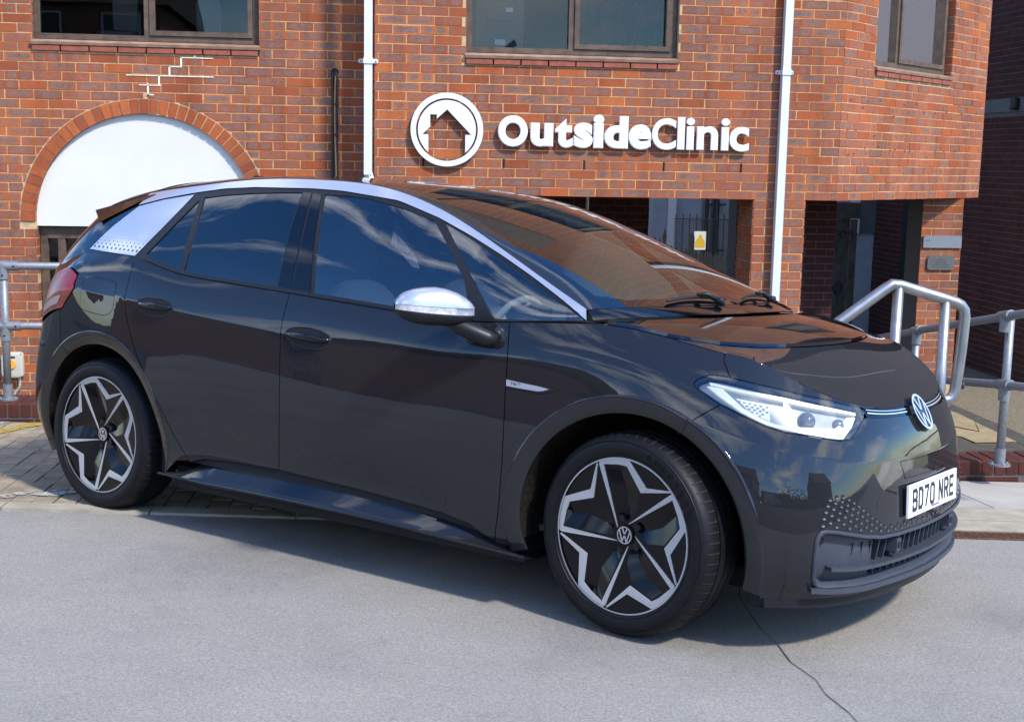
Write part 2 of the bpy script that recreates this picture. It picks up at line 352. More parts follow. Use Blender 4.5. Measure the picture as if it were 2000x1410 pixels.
# right: drain channel, kerb rows, slabs
dr=MB(); X0,X1=XS,7
p=[(X0,fy(X0)),(X1,fy(X1)),(X1,fy(X1,.16)),(X0,fy(X0,.16))]
sheet('drain_bed',p,M_hollow,-.03)
dt=thing('drain_channel','rusty slotted iron drain channel along the kerb beside the dark car','drain',onG(0,fy(0,.08)))
inv0=Matrix.Translation(-Vector(dt.location))
fb=MB()
for o0,o1 in ((0,.022),(.138,.16)):
    q=[(X0,fy(X0,o0)),(X1,fy(X1,o0)),(X1,fy(X1,o1)),(X0,fy(X0,o1))]
    fb.add([onG(a,b,.004) for a,b in q]+[onG(a,b,-.03) for a,b in q],[(0,1,2,3),(0,4,5,1),(1,5,6,2),(2,6,7,3),(3,7,4,0)])
fb.v=[tuple(inv0@Vector(q)) for q in fb.v]; fb.build('grate_rim',M_rust,dt)
x=-1.5; k=0
while x<1.6:
    b=MB(); 
    q=[(x,fy(x,.018)),(x+.020,fy(x,.018)),(x-.035,fy(x,.142)),(x-.055,fy(x,.142))]
    b.add([onG(a,c,.003) for a,c in q]+[onG(a,c,-.02) for a,c in q],[(0,1,2,3),(0,4,5,1),(1,5,6,2),(2,6,7,3),(3,7,4,0)])
    b.v=[tuple(inv0@Vector(q)) for q in b.v]; b.build('grate_bar',M_rust,dt); x+=.034; k+=1
def stones(name,o0,o1,x0,x1,step,m,gap=.008,shift=0,top=.010,yend=None):
    x=x0+shift
    while x<x1:
        a,b=x+gap/2,x+step-gap/2
        q=[(a,fy(a,o0)+gap/2),(b,fy(b,o0)+gap/2),(b,(fy(b,o1) if yend is None else yend)-gap/2),(a,(fy(a,o1) if yend is None else yend)-gap/2)]
        t=MB(); dz=top+RNG.normal(0,.0012); t.add([onG(u,w,dz) for u,w in q]+[onG(u,w,-.04) for u,w in q],[(0,1,2,3),(0,4,5,1),(1,5,6,2),(2,6,7,3),(3,7,4,0)])
        t.build(name,m,kind='structure'); x+=step
sheet('slab_bedding',[(XS,fy(XS,.16)),(X1,fy(X1,.16)),(X1,YWR),(XS,YWR)],M_joint,.0)
stones('kerb_stone',.16,.395,-2.0,6,.92,M_kerb,shift=-.55)
stones('kerb_stone',.395,.72,-2.0,6,.92,M_kerb,shift=-.55)
stones('paving_slab',.72,0,-2.2,6,1.35,M_slab,gap=.012,shift=-.47,yend=YWR-.01)
# left and right low brick walls
def low_wall(name,label,x0,x1,yf,depth,zt,zb,cap,m,mm,limit=200):
    t=thing(name,label,'wall',(x0,yf,zb))
    b=MB(); b.box(0,x1-x0,.006,depth-.006,0,zt-zb-.006); b.build('mortar_core',mm,t)
    w=Wall(); fr=lambda u,z,d:(u,-d+.006,z)
    H=zt-zb
    # header-on-edge top course wraps over the top
    x=0.
    while x<x1-x0-.03:
        jx=RNG.normal(0,.001); a,bb=x+jx,min(x+.066,x1-x0)+jx; z1=H+RNG.normal(0,.0015); z0=H-cap+.005
        vs=[(a,0,z0),(bb,0,z0),(bb,0,z1-.012),(a,0,z1-.012),(a,.010,z1),(bb,.010,z1),(bb,depth,z1),(a,depth,z1)]
        fs=[(0,1,2,3),(3,2,5,4),(4,5,6,7),(0,3,4),(1,5,2),(0,4,7),(1,6,5)]
        r=(RNG.random(),RNG.random(),RNG.random(),1); n=sum(len(q) for q in fs)
        uv=[]
        for q in fs: uv+=[((vs[i][0]-a)/(.066),vs[i][2]/H) for i in q]
        w.b.append((abs(x0+x-(-5.3)) if x0<-3 else abs(x0+x-.6),vs,fs,uv,[r]*n)); x+=.075
    w.courses(fr,0,x1-x0,0,H-cap-.004,.05,pr=5,depth=.001,zbase=H-cap-.075*8,H=.075)
    w.flush(t,m,limit)
    return t
low_wall('low_brick_wall','low engineering brick wall under the left guard rail behind the block paving',-8.0,-2.9,YWL,.30,.45,G(-5,YWL)-.12,.095,M_engbrick,M_mortardark)
low_wall('low_brick_wall','low dark brick wall under the sloping guard rail at the right edge',-1.6,4.2,YWR,.235,.352,G(0,YWR)-.10,.092,M_engbrick,M_mortardark)
# yard surfaces behind the right wall
def flat(name,poly,z,m,kind='structure'): return mesh_obj(name,[(x,y,z) for x,y in poly],[tuple(range(len(poly)))],m,kind=kind)
YZ=-.56
def yz(u): return u
flat('gravel_bed',[(-1.5,-3.4),(4.7,-3.4),(4.7,10),(-1.5,10)],YZ,M_gravel)
flat('dark_path_band',[(3.28,3.2),(3.25,2.83),(3.24,2.1),(3.25,1.72),(3.22,.89),(2.96,.4),(3.0,.91),(3.02,1.29),(3.06,1.91),(3.07,2.33),(3.05,2.68)],YZ+.006,M_concrete)  # narrow dark band beside the tan slabs
flat('tan_path_slab',[(3.02,2.62),(3.06,2.3),(3.04,1.89),(2.85,1.41),(2.75,1.55),(2.65,1.81)],YZ+.012,M_tanslab)
flat('tan_path_slab',[(3.035,1.86),(3.01,1.29),(2.99,.89),(2.56,.86),(2.55,1.11),(2.43,1.31),(2.63,1.76),(2.73,1.5),(2.84,1.36)],YZ+.012,M_tanslab)
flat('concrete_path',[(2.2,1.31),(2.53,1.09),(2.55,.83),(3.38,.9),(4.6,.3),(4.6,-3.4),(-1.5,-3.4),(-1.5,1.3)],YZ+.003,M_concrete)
# ------------------------------------------------------------------ main brick building
bld=thing('brick_building','orange brick office building with angled bay, white arch panel and brown framed windows','building',(0,0,0))
MAIN_ORDER=[]
YA=0.; YL=.38; XJ=-3.185; XC=.721; ZL=1.75; ZT=3.95
TH=R(42); dB=(math.cos(TH),math.sin(TH),0); nB=(math.sin(TH),-math.cos(TH),0)
frA=plane_fr((0,YA,0),(1,0,0),(0,-1,0)); frL=plane_fr((0,YL,0),(1,0,0),(0,-1,0)); frB=plane_fr((XC,0,0),dB,nB)
wl=Wall()
WR=(-2.452,-.697,2.80,9); WLh=(-5.935,-4.127,2.84,9)
# facade right of the jog, above the opening
wl.courses(frA,XJ,XC,ZL,ZT,0,[WR],zbase=ZL,parity=0,pr=0)
# pier right of opening, and pier left
wl.courses(frA,.005,.452,-.1,ZL-.005,0,[],zbase=ZL-.075*26,parity=1,pr=1,L=.225)
wl.courses(frA,XJ,-2.35,-.1,ZL-.005,0,[],zbase=ZL-.075*26,parity=0,pr=3)
ACX,ACZ,ARI,ARO=-5.06,1.462,.895,1.012
def arch_rule(poly):
    """keep the part of a brick outside the arch ring"""
    a,b=poly[0][0],poly[1][0]; z0,z1=poly[0][1],poly[2][1]
    if z1<=ACZ or z0>ACZ+ARO+.006: return poly
    Rq=ARO+.009
    zl=lambda x: ACZ+math.sqrt(max(Rq*Rq-(x-ACX)**2,0)) if abs(x-ACX)<Rq else -9
    X=[a+(b-a)*k/14 for k in range(15)]; ok=[x for x in X if zl(x)<z1-.004]
    if not ok: return None
    # one contiguous side (or all)
    L_=[x for x in ok if x<=ACX]; R_=[x for x in ok if x>ACX]
    ok=L_ if len(L_)>=len(R_) else R_
    if max(ok)-min(ok)<.02: return None
    low=[(x,max(z0,zl(x))) for x in ok]
    out=[]
    for p in low:
        if len(out)>=2 and abs(out[-1][1]-p[1])<1e-6 and abs(out[-2][1]-p[1])<1e-6: out[-1]=p
        else: out.append(p)
    return out+[(ok[-1],z1),(ok[0],z1)]
wl.courses(frL,-8.1,XJ-.005,-.56,ZT,-5.93,[WLh,(ACX-ARI,ACX+ARI,-.2,ACZ-.02)],zbase=ZL+.033-.075*30,parity=1,rule=arch_rule,pr=2)
# return of the jog
frJ=plane_fr((XJ,0,0),(0,1,0),(-1,0,0)); wl.courses(frJ,.0,.37,-.1,ZT,0,[],zbase=ZL-.075*26,pr=6)
# bay
WB=(.570,2.168,2.82,9)
wl.courses(frB,.0,3.02,ZL,ZT,-.1125,[WB],zbase=ZL,parity=1,pr=1.5)
# arch ring of half bricks
na=39
for i in range(na):
    a0=PI*(i+.06)/na; a1=PI*(i+.94)/na; zz=[(ACX+ARI*math.cos(a0),ACZ+ARI*math.sin(a0)),(ACX+ARO*math.cos(a0),ACZ+ARO*math.sin(a0)),(ACX+ARO*math.cos(a1),ACZ+ARO*math.sin(a1)),(ACX+ARI*math.cos(a1),ACZ+ARI*math.sin(a1))]
    t=(1.9,)+brick_mesh(zz,frL,.009); t=t[:4]+([(random.random(),random.random(),.95,1)]*len(t[4]),); 
    r=(RNG.random(),.2,.97,1); t=(t[0],t[1],t[2],t[3],[r]*len(t[3])); wl.b.append(t)
# pier faces inside the passage and window reveals
frP=plane_fr((0,0,0),(0,1,0),(-1,0,0)); wl.courses(frP,.0,.445,-.1,ZL-.005,0,[],zbase=ZL-.075*26,parity=0,pr=4)
frP2=plane_fr((.452,0,0),(0,1,0),(1,0,0)); wl.courses(frP2,.0,.445,-.1,ZL-.005,0,[],zbase=ZL-.075*26,parity=0,pr=7)
frR=plane_fr((ACX-ARI,YL,0),(0,1,0),(1,0,0)); wl.courses(frR,.0,.20,-.12,ACZ-.02,0,[],zbase=ZL+.033-.075*26,pr=5)
frW=plane_fr((WLh[0],YL,0),(0,1,0),(1,0,0)); wl.courses(frW,.0,.10,2.84,ZT,0,[],zbase=ZL+.033,pr=6)
frW2=plane_fr((WR[0],0,0),(0,1,0),(1,0,0)); wl.courses(frW2,.0,.10,2.80,ZT,0,[],zbase=ZL,pr=6)
e=np.array(frB(WB[1],0,0)); frWB=plane_fr((e[0],e[1],0),(-nB[0],-nB[1],0),(-dB[0],-dB[1],0)); wl.courses(frWB,.0,.22,2.82,ZT,0,[],zbase=ZL,pr=6)
wl.flush(bld,M_brick,300)
# mortar backing planes with the openings cut
def wall_back(fr,u0,u1,z0,z1,holes,d,m,name='mortar_bed',thick=.25,parent=bld):
    us=sorted({u0,u1,*[min(max(h[0],u0),u1) for h in holes],*[min(max(h[1],u0),u1) for h in holes]}); zs=sorted({z0,z1,*[min(max(h[2],z0),z1) for h in holes],*[min(max(h[3],z0),z1) for h in holes]})
    b=MB()
    for a,c in zip(us[:-1],us[1:]):
        for p,q in zip(zs[:-1],zs[1:]):
            if any(a>=h[0]-1e-6 and c<=h[1]+1e-6 and p>=h[2]-1e-6 and q<=h[3]+1e-6 for h in holes): continue
            vv=[fr(a,p,d),fr(c,p,d),fr(c,q,d),fr(a,q,d),fr(a,p,d-thick),fr(c,p,d-thick),fr(c,q,d-thick),fr(a,q,d-thick)]
            b.add(vv,[(0,1,2,3),(7,6,5,4),(0,4,5,1),(1,5,6,2),(2,6,7,3),(3,7,4,0)])
    return b.build(name,m,parent)
wall_back(frA,XJ+.004,XC-.003,ZL+.002,ZT,[(WR[0],WR[1],2.80,ZT)],0,M_mortar)
wall_back(frA,.008,.446,-.2,ZL+.002,[],0,M_mortar,thick=.44)
wall_back(frA,XJ+.004,-2.36,-.2,ZL+.002,[],0,M_mortar,thick=.44)
wall_back(frB,.003,3.02,ZL+.002,ZT,[(WB[0],WB[1],2.82,ZT)],0,M_mortar)
# left wall backing with arch hole: fan of quads around the arch
wall_back(frL,-8.1,XJ,ACZ+ARO,ZT,[(WLh[0],WLh[1],2.84,ZT)],0,M_mortar,thick=.2)
wall_back(frL,-8.1,ACX-ARO,-.2,ACZ+ARO,[],0,M_mortar,thick=.2); wall_back(frL,ACX+ARO,XJ,-.2,ACZ+ARO,[],0,M_mortar,thick=.2)
wall_back(frL,ACX-ARO,ACX-ARI+.002,-.2,ACZ,[],0,M_mortar,thick=.2); wall_back(frL,ACX+ARI-.002,ACX+ARO,-.2,ACZ,[],0,M_mortar,thick=.2)
b=MB(); n=40
for i in range(n):
    a0=PI*i/n; a1=PI*(i+1)/n; A=lambda a,r:(ACX+r*math.cos(a),ACZ+r*math.sin(a))
    def O(a):
        c,s_=math.cos(a),math.sin(a); k=ARO/max(abs(c),abs(s_)) ; return (ACX+k*c,ACZ+k*s_)
    for d in (0,):
        q=[A(a0,ARI+.004),O(a0),O(a1),A(a1,ARI+.004)]; b.add([frL(u,z,d) for u,z in q]+[frL(u,z,-.2) for u,z in q],[(0,1,2,3),(3,2,6,7),(0,3,7,4)])
b.build('arch_mortar',M_mortar,bld)
# white cracks of fresh mortar above the arch (stepped repointing)
b=MB()
for (u0,z0,u1,z1) in [(-5.04,2.505,-4.98,2.515),(-5.035,2.505,-5.02,2.60),(-5.10,2.583,-4.92,2.590),(-4.945,2.59,-4.930,2.665),(-5.20,2.66,-4.50,2.668),(-4.86,2.668,-4.845,2.74),(-4.86,2.735,-4.75,2.743),(-4.765,2.74,-4.75,2.815),(-4.765,2.81,-4.50,2.818),(-4.655,2.815,-4.64,2.838)]:
    b.add([frL(u0,z0,.009),frL(u1,z0,.009),frL(u1,z1,.009),frL(u0,z1,.009)],[(0,1,2,3)])
b.build('repointing',mat('pale_fresh_mortar',(1.0,.88,.66),.95,scale=60,var=.2),bld)
# weep slots
for x in (-2.786,-2.126,-1.456,-.784,-.122):
    b=MB(); b.box(x-.007,x+.007,-.0075,.01,ZL+.225,ZL+.295); b.build('weep_slot',M_hollow,bld)
# white arch panel, arch window below
b=MB(); n=48; P2=[(ACX+ARI*math.cos(PI*i/n),ACZ+ARI*math.sin(PI*i/n)) for i in range(n+1)]; P2+=[(ACX-ARI,ACZ-.035),(ACX+ARI,ACZ-.035)]
b.prism(P2,-.035,-.12,frL); b.build('arch_panel',M_render,bld)
def frame_rect(parent,name,fr,u0,u1,z0,z1,w,d0,d1,m):
    b=MB()
    for (a,c,p,q) in ((u0,u0+w,z0,z1),(u1-w,u1,z0,z1),(u0+w,u1-w,z0,z0+w),(u0+w,u1-w,z1-w,z1)):
        b.prism([(a,p),(c,p),(c,q),(a,q)],d0,d1,fr)
    return b.build(name,m,parent)
def window(fr,u0,u1,z0,z1,split,rec,label=None,sash=1,fw=.045):
    """brown timber window, z1 far above the picture; split = mullion position"""
    w=frame_rect(bld,'window',fr,u0,u1,z0,z1,fw,-rec+.03,-rec-.05,M_brown)
    if label: w['label']=label
    b=MB(); b.prism([(split-.022,z0+fw),(split+.022,z0+fw),(split+.022,z1-fw),(split-.022,z1-fw)],-rec+.03,-rec-.05,fr); b.build('mullion',M_brown,w)
    frame_rect(w,'sash',fr,*((split+.024,u1-fw-.004) if sash==1 else (u0+fw+.004,split-.024)),z0+fw+.003,z1-fw,.04,-rec+.045,-rec-.01,M_brown)
    for (a,c) in ((u0+fw,split-.022),(split+.022,u1-fw)):
        b=MB(); b.prism([(a,z0+fw),(c,z0+fw),(c,z1-fw),(a,z1-fw)],-rec-.008,-rec-.014,fr); b.build('pane',M_winglass,w)
    return w
def sill(fr,u0,u1,zt,zw):
    x=u0; k=0
    while x<u1-.03:
        a,c=x+.004,min(x+.222,u1)-.004; b=MB(); b.prism([(a,zt),(c,zt),(c,zt+.042),(a,zt+.042)],.022,-.1,fr); b.build('sill_tile',M_tile,bld); x+=.226
    b=MB(); z=zt+.046
    b.add([fr(u0-.01,z,.03),fr(u1+.01,z,.03),fr(u1+.01,z+.022,.034),fr(u0-.01,z+.022,.034),fr(u1+.01,z+.044,-.02),fr(u0-.01,z+.044,-.02),fr(u1,z+.05,-.1),fr(u0,z+.05,-.1),fr(u0-.01,z,-.1),fr(u1+.01,z,-.1)],[(0,1,2,3),(3,2,4,5),(5,4,6,7),(0,8,9,1),(1,9,6,4,2),(0,3,5,7,8)])
    b.build('window_sill',M_sillwood,bld)
sill(frA,WR[0],WR[1],2.803,0); window(frA,WR[0]+.006,WR[1]-.006,2.90,4.6,-1.582,.085)
sill(frL,WLh[0],WLh[1],2.843,0); window(frL,WLh[0]+.006,WLh[1]-.006,2.94,4.6,-5.035,.085)
sill(frB,WB[0],WB[1],2.823,0); window(frB,WB[0]+.004,WB[1]-.03,2.92,4.6,1.10,.09)
# window under the arch
w=frame_rect(bld,'window',frL,ACX-ARI+.01,ACX+ARI-.01,-.1,ACZ-.045,.06,-.10,-.18,M_brown)
b=MB(); b.prism([(ACX-ARI+.15,-.1),(ACX-ARI+.21,-.1),(ACX-ARI+.21,ACZ-.12),(ACX-ARI+.15,ACZ-.12)],-.10,-.17,frL); b.prism([(ACX-ARI+.07,ACZ-.14),(ACX+ARI-.07,ACZ-.14),(ACX+ARI-.07,ACZ-.10),(ACX-ARI+.07,ACZ-.10)],-.095,-.17,frL); b.build('mullion',M_brown,w)
b=MB(); b.prism([(ACX-ARI+.06,-.1),(ACX+ARI-.06,-.1),(ACX+ARI-.06,ACZ-.1),(ACX-ARI+.06,ACZ-.1)],-.135,-.141,frL); b.build('pane',M_winglass,w)
b=MB(); b.prism([(ACX-ARI+.3,-.1),(ACX-ARI+.32,-.1),(ACX-ARI+.32,ACZ-.1),(ACX-ARI+.3,ACZ-.1)],-.20,-.22,frL); b.build('blind_edge',M_bandconc,w)
# soffits
b=MB(); b.add([(0.0,.0,ZL),(-2.36,.0,ZL),(-2.36,.45,ZL),(-1.2,.45,ZL),(0,.45,ZL)],[(0,1,2,3,4)]); b.box(-2.36,0.0,.44,.47,ZL-.005,ZL+.6); b.build('passage_soffit',M_soffit,bld)
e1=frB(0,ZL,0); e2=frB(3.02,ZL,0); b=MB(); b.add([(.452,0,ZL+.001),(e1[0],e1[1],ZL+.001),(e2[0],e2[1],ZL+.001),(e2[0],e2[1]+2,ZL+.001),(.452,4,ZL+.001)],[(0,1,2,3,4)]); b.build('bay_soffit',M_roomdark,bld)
# dark passage walls
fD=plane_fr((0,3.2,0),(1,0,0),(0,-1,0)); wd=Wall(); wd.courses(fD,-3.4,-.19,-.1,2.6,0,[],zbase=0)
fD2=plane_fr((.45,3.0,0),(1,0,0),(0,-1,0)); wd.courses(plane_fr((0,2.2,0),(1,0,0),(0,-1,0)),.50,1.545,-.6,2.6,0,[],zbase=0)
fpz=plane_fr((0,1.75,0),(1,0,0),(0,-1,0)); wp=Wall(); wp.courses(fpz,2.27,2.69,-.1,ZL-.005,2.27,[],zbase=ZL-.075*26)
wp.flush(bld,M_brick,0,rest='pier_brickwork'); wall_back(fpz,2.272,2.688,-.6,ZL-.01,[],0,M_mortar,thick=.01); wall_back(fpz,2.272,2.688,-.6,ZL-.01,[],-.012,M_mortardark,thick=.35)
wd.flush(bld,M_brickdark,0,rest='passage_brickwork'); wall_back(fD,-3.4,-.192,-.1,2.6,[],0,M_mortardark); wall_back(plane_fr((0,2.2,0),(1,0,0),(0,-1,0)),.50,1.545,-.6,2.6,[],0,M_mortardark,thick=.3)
# upper storeys (seen only in reflections) and rooms
M_far=bpy.data.materials.new('far_brickwork'); M_far.use_nodes=True
def farbrick(name,c1,c2,mort,sc=4.44):
    m,N,L,b=_m(name); t=N.new('ShaderNodeTexCoord'); mp=N.new('ShaderNodeMapping'); br=N.new('ShaderNodeTexBrick'); mp.inputs['Rotation'].default_value=(R(90),0,0)
    br.inputs['Color1'].default_value=(*c1,1); br.inputs['Color2'].default_value=(*c2,1); br.inputs['Mortar'].default_value=(*mort,1); br.inputs['Scale'].default_value=1; br.inputs['Brick Width'].default_value=.225; br.inputs['Row Height'].default_value=.075; br.inputs['Mortar Size'].default_value=.006
    L.new(t.outputs['Object'],mp.inputs[0]); L.new(mp.outputs[0],br.inputs['Vector']); L.new(br.outputs['Color'],b.inputs['Base Color']); b.inputs['Roughness'].default_value=.9; return m
M_far=farbrick('upper_brickwork',(.36,.10,.042),(.20,.085,.062),(.45,.32,.18))
b=MB(); b.box(-8.1,XJ,YL,YL+.2,ZT+.002,7.2); b.box(XJ,XC,0,.2,ZT+.003,7.2); b.add([frB(0,ZT+.002,0),frB(3.02,ZT+.002,0),frB(3.02,7.2,0),frB(0,7.2,0)],[(0,1,2,3)])
b.build('upper_wall',M_far,bld)
b=MB(); b.box(-8.1,2.95,.1,3,7.2,7.3); b.build('roof_slab',M_roomdark,bld)
for x0 in (-5.9,-2.4):
    b=MB(); b.box(x0,x0+1.75,-.02 if x0>-3 else .36,.05 if x0>-3 else .43,5.2,6.5); b.build('upper_window',M_brown,bld)
def room(x0,x1,y0,y1,z0,z1,m,name='room'):
    b=MB(); b.box(x0,x1,y0,y1,z0,z1); b.f=b.f[:2]+b.f[3:]; b.build(name,m,bld)
room(-3.0,-.1,.26,2.6,2.6,4.9,M_room,'office_room'); room(-7,-3.3,.60,3.2,2.6,4.9,M_roomdark,'office_room'); room(-6.2,-4.0,.62,2.4,-.3,1.6,M_roomdark,'office_room')
b=MB(); P_=[frB(.3,2.6,-.3),frB(2.6,2.6,-.3),frB(2.6,4.9,-.3),frB(.3,4.9,-.3)]; Q_=[frB(.3,2.6,-1.6),frB(2.6,2.6,-1.6),frB(2.6,4.9,-1.6),frB(.3,4.9,-1.6)]
b.add(P_+Q_,[(4,5,6,7),(0,1,5,4),(1,2,6,5),(2,3,7,6),(3,0,4,7)]); b.build('office_room',M_roomdark,bld)
# pale blind panel behind bay window
b=MB(); b.prism([(1.62,2.9),(2.02,2.9),(2.02,4.6),(1.62,4.6)],-.16,-.17,frB); b.build('blind',mat('grey_blind',(.16,.15,.14),.8),bld)
b=MB(); b.prism([(.5,2.9),(1.60,2.9),(1.60,4.6),(.5,4.6)],-.45,-.46,frB); b.build('pane_darkener',M_hollow,bld)  # flat black panel added to keep the bay panes dark
b=MB(); cu=[(-1.56+i*.02,.40+.025*math.sin(i*1.1)) for i in range(42)]; b.add([(x,y,z) for x,y in cu for z in (2.88,4.6)],[(2*i,2*i+2,2*i+3,2*i+1) for i in range(41)]); b.build('pane_darkener',mat('painted_pane_reflection',(.050,.032,.026),.9,scale=6,var=.3),bld)  # added brown folds imitating the dark streaked reflection in this pane
# desks
b=MB(); b.box(-2.95,-.9,.30,1.0,2.84,2.87); b.build('desk',M_roomdark,bld)
# plugs in the bay
b=MB()
for s,z in ((.16,2.60),(.47,2.60),(.70,2.62),(1.18,2.60),(1.42,2.62),(.38,2.545),(.98,2.49),(1.60,2.55),(1.85,2.55),(2.1,2.57),(.13,2.35),(.28,2.35),(.62,2.31),(.72,2.22),(.46,2.20),(.95,2.19),(1.05,2.20),(1.25,2.19),(1.35,2.19),(.16,2.14),(.26,2.15),(1.9,2.2),(2.1,2.2),(2.35,2.21),(1.72,2.14),(2.45,2.57),(2.62,2.56),(2.8,2.58)):
    c=frB(s,z,.009); b.sell(c,(.007,.010,.005),2,2,8,5)
b.build('wall_plug',mat('blue_grey_plug',(.07,.08,.11),.6),bld,smooth=True,kind='stuff')
# ------------------------------------------------------------------ neighbouring dark building on the right (wall facing left)
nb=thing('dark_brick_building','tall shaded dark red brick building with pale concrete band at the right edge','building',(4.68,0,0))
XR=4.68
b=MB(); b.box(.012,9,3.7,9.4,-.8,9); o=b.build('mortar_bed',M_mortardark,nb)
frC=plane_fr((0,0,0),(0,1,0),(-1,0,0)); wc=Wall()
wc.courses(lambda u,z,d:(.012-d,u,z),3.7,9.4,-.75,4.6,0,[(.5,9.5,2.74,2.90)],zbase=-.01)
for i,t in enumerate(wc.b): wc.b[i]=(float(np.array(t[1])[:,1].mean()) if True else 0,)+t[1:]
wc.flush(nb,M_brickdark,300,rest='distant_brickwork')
b=MB(); y=3.7
while y<9.3: b.box(-.004,.2,y+.004,y+.85-.004,2.742,2.898); y+=.85
b.build('concrete_band',M_bandconc,nb)
lf=thing('bulkhead_light','small black bulkhead light on the pale concrete band','lamp',(XR-.02,4.68,2.83))
b=MB(); b.sell((-.02,0,0),(.045,.055,.075),5,5,20,12); b.build('housing',M_black,lf,smooth=True); b=MB(); b.box(-.072,-.062,-.03,.03,-.045,.045); b.build('lens',M_plasticgrey,lf)
b=MB(); b.box(-.03,.01,7.2,7.85,-.6,1.9); b.build('dark_recess',M_hollow,nb)  # solid black slab painting the shade of a recess
# ------------------------------------------------------------------ downpipes
def downpipe(label,x,zt,zb,brz,shoe=False):
    t=thing('downpipe',label,'drainpipe',(x,-.05,zb),group='white square downpipes on the brick facade')
    b=MB(); b.box(-.033,.033,-.033,.033,0,zt-zb); o=b.build('pipe',M_pipe,t)
    if shoe:
        b=MB(); b.tube([(0,0,.02),(.02,0,-.05),(.03,0,-.12),(.03,0,-.4)],.034,4); b.build('offset_bend',M_pipe,t)
    for z in brz:
        b=MB(); b.box(-.039,.039,-.041,.05,z-.022-zb,z+.022-zb)
        for s in (-1,1): b.sell((s*.055,.035,z-zb),(.024,.010,.018),3,3,12,6)
        br=b.build('bracket',M_pipe,t)
        for s in (-1,1):
            b=MB(); b.sell((s*.062,.022,z-zb),(.006,.004,.006),2,2,8,5); b.build('screw',M_black,br)
    return t
downpipe('white square downpipe between the arch panel and the round house sign',-3.237,4.2,1.90,[2.80],True)
downpipe('white square downpipe between the lettering and the angled bay',.208,4.2,-.1,[2.80])
# ------------------------------------------------------------------ cables from a dark hole
cb=thing('cable_bundle','black and tan cables dropping from a dark hole in the brick wall','cable',(-3.51,YL,2.74))
b=MB(); b.prism([(-3.545,2.70),(-3.50,2.69),(-3.475,2.735),(-3.50,2.765),(-3.535,2.755)],.0085,-.01,frL); b.v=[(x+3.51,y-YL,z-2.74) for x,y,z in b.v]; b.build('cable_hole',M_hollow,cb)
for k,(dx,m_,rr,wob) in enumerate(((-.018,M_cable,.011,.003),(.0,M_cable,.010,.004),(.018,M_cable,.012,.002),(.006,M_cabletan,.0065,.006))):
    pts=[(dx*.3,.0,.005),(dx*.8,-.03,-.03)]+[(dx+wob*math.sin(z*5+k),-.022-(.012 if m_ is M_cabletan else 0),-z) for z in np.linspace(.08,1.0,14)]
    b=MB(); b.tube(pts,rr,8); b.build('cable',m_,cb,smooth=True)
for z in (.27,.52):
    b=MB(); b.box(-.032,.032,-.048,.0,-z-.006,-z+.006); b.build('cable_tie',M_cable,cb)
# ------------------------------------------------------------------ signs on the facade
BOXES=[('O',-2.184,-1.939,2.146,2.398),('u',-1.917,-1.728,2.150,2.343),('t',-1.713,-1.566,2.146,2.382),('s',-1.559,-1.399,2.146,2.352),('i',-1.397,-1.307,2.148,2.419),('d',-1.304,-1.104,2.148,2.412),('e',-1.100,-0.908,2.144,2.348),('C',-0.905,-0.701,2.146,2.403),('l',-0.690,-0.628,2.150,2.415),('i',-0.615,-0.545,2.149,2.411),('n',-0.525,-0.344,2.151,2.345),('i',-0.320,-0.249,2.150,2.413),('c',-0.246,-0.078,2.144,2.346)]
sg=thing('lettering_sign','white raised bold lettering with the clinic name across the brick facade','sign',(-2.2,0,2.14))
BEV=.0
def text_mesh(ch,offset=.02,extrude=.5):
    c=bpy.data.curves.new('t','FONT'); c.body=ch; c.size=1; c.offset=offset if not isinstance(offset,tuple) else offset[0]; c.bevel_depth=0 if not isinstance(offset,tuple) else offset[1]; c.bevel_resolution=0; c.extrude=extrude if not isinstance(offset,tuple) else .05; c.resolution_u=6; c.fill_mode='BOTH'
    o=bpy.data.objects.new('t',c); COL.objects.link(o); bpy.context.view_layer.update()
    dg=bpy.context.evaluated_depsgraph_get(); me=bpy.data.meshes.new_from_object(o.evaluated_get(dg)); bpy.data.objects.remove(o); bpy.data.curves.remove(c)
    v=np.array([x.co[:] for x in me.vertices]); f=[list(p.vertices) for p in me.polygons]; bpy.data.meshes.remove(me); return v,f
def glyph(name,ch,x0,x1,z0,z1,y,th,m,parent,off,org):
    v,f=text_mesh(ch,off); lo=v.min(0); hi=v.max(0); s=(v-lo)/(hi-lo)
    V=np.c_[x0+s[:,0]*(x1-x0)-org[0], (y+(.5-s[:,2])*th)-org[1], z0+s[:,1]*(z1-z0)-org[2]]
    return mesh_obj(name,V,f,m,parent)
for i,(ch,x0,x1,z0,z1) in enumerate(BOXES):
    glyph('letter',ch,x0,x1,z0,z1,-.045,.022,M_sign,sg,(.030,.022) if i<7 else (.016,.012),(-2.2,0,2.14))
hs=thing('round_house_sign','round white sign with a house shape cut out left of the lettering','sign',(-2.6,0,2.272))
n=72; b=MB()
for i in range(n):
    a0=2*PI*i/n;a1=2*PI*(i+1)/n; q=[(r*math.cos(a),r*math.sin(a)) for r,a in ((.251,a0),(.295,a0),(.295,a1),(.251,a1))]
    F=lambda u,z,d:(u,-d,z); b.add([F(u,z,.055) for u,z in q]+[F(u,z,.033) for u,z in q],[(0,1,2,3),(1,5,6,2),(0,3,7,4),(7,6,5,4)])
b.build('ring',M_sign,hs)
H=[(0,.162),(.198,-.038),(.150,-.038),(.150,-.182),(-.150,-.182),(-.151,-.04),(-.199,-.04),(-.137,.022),(-.137,.12),(-.083,.12),(-.083,.086)]
rd=.236; a1=math.atan2(-.182,.150); a2=math.atan2(-.182,-.150)
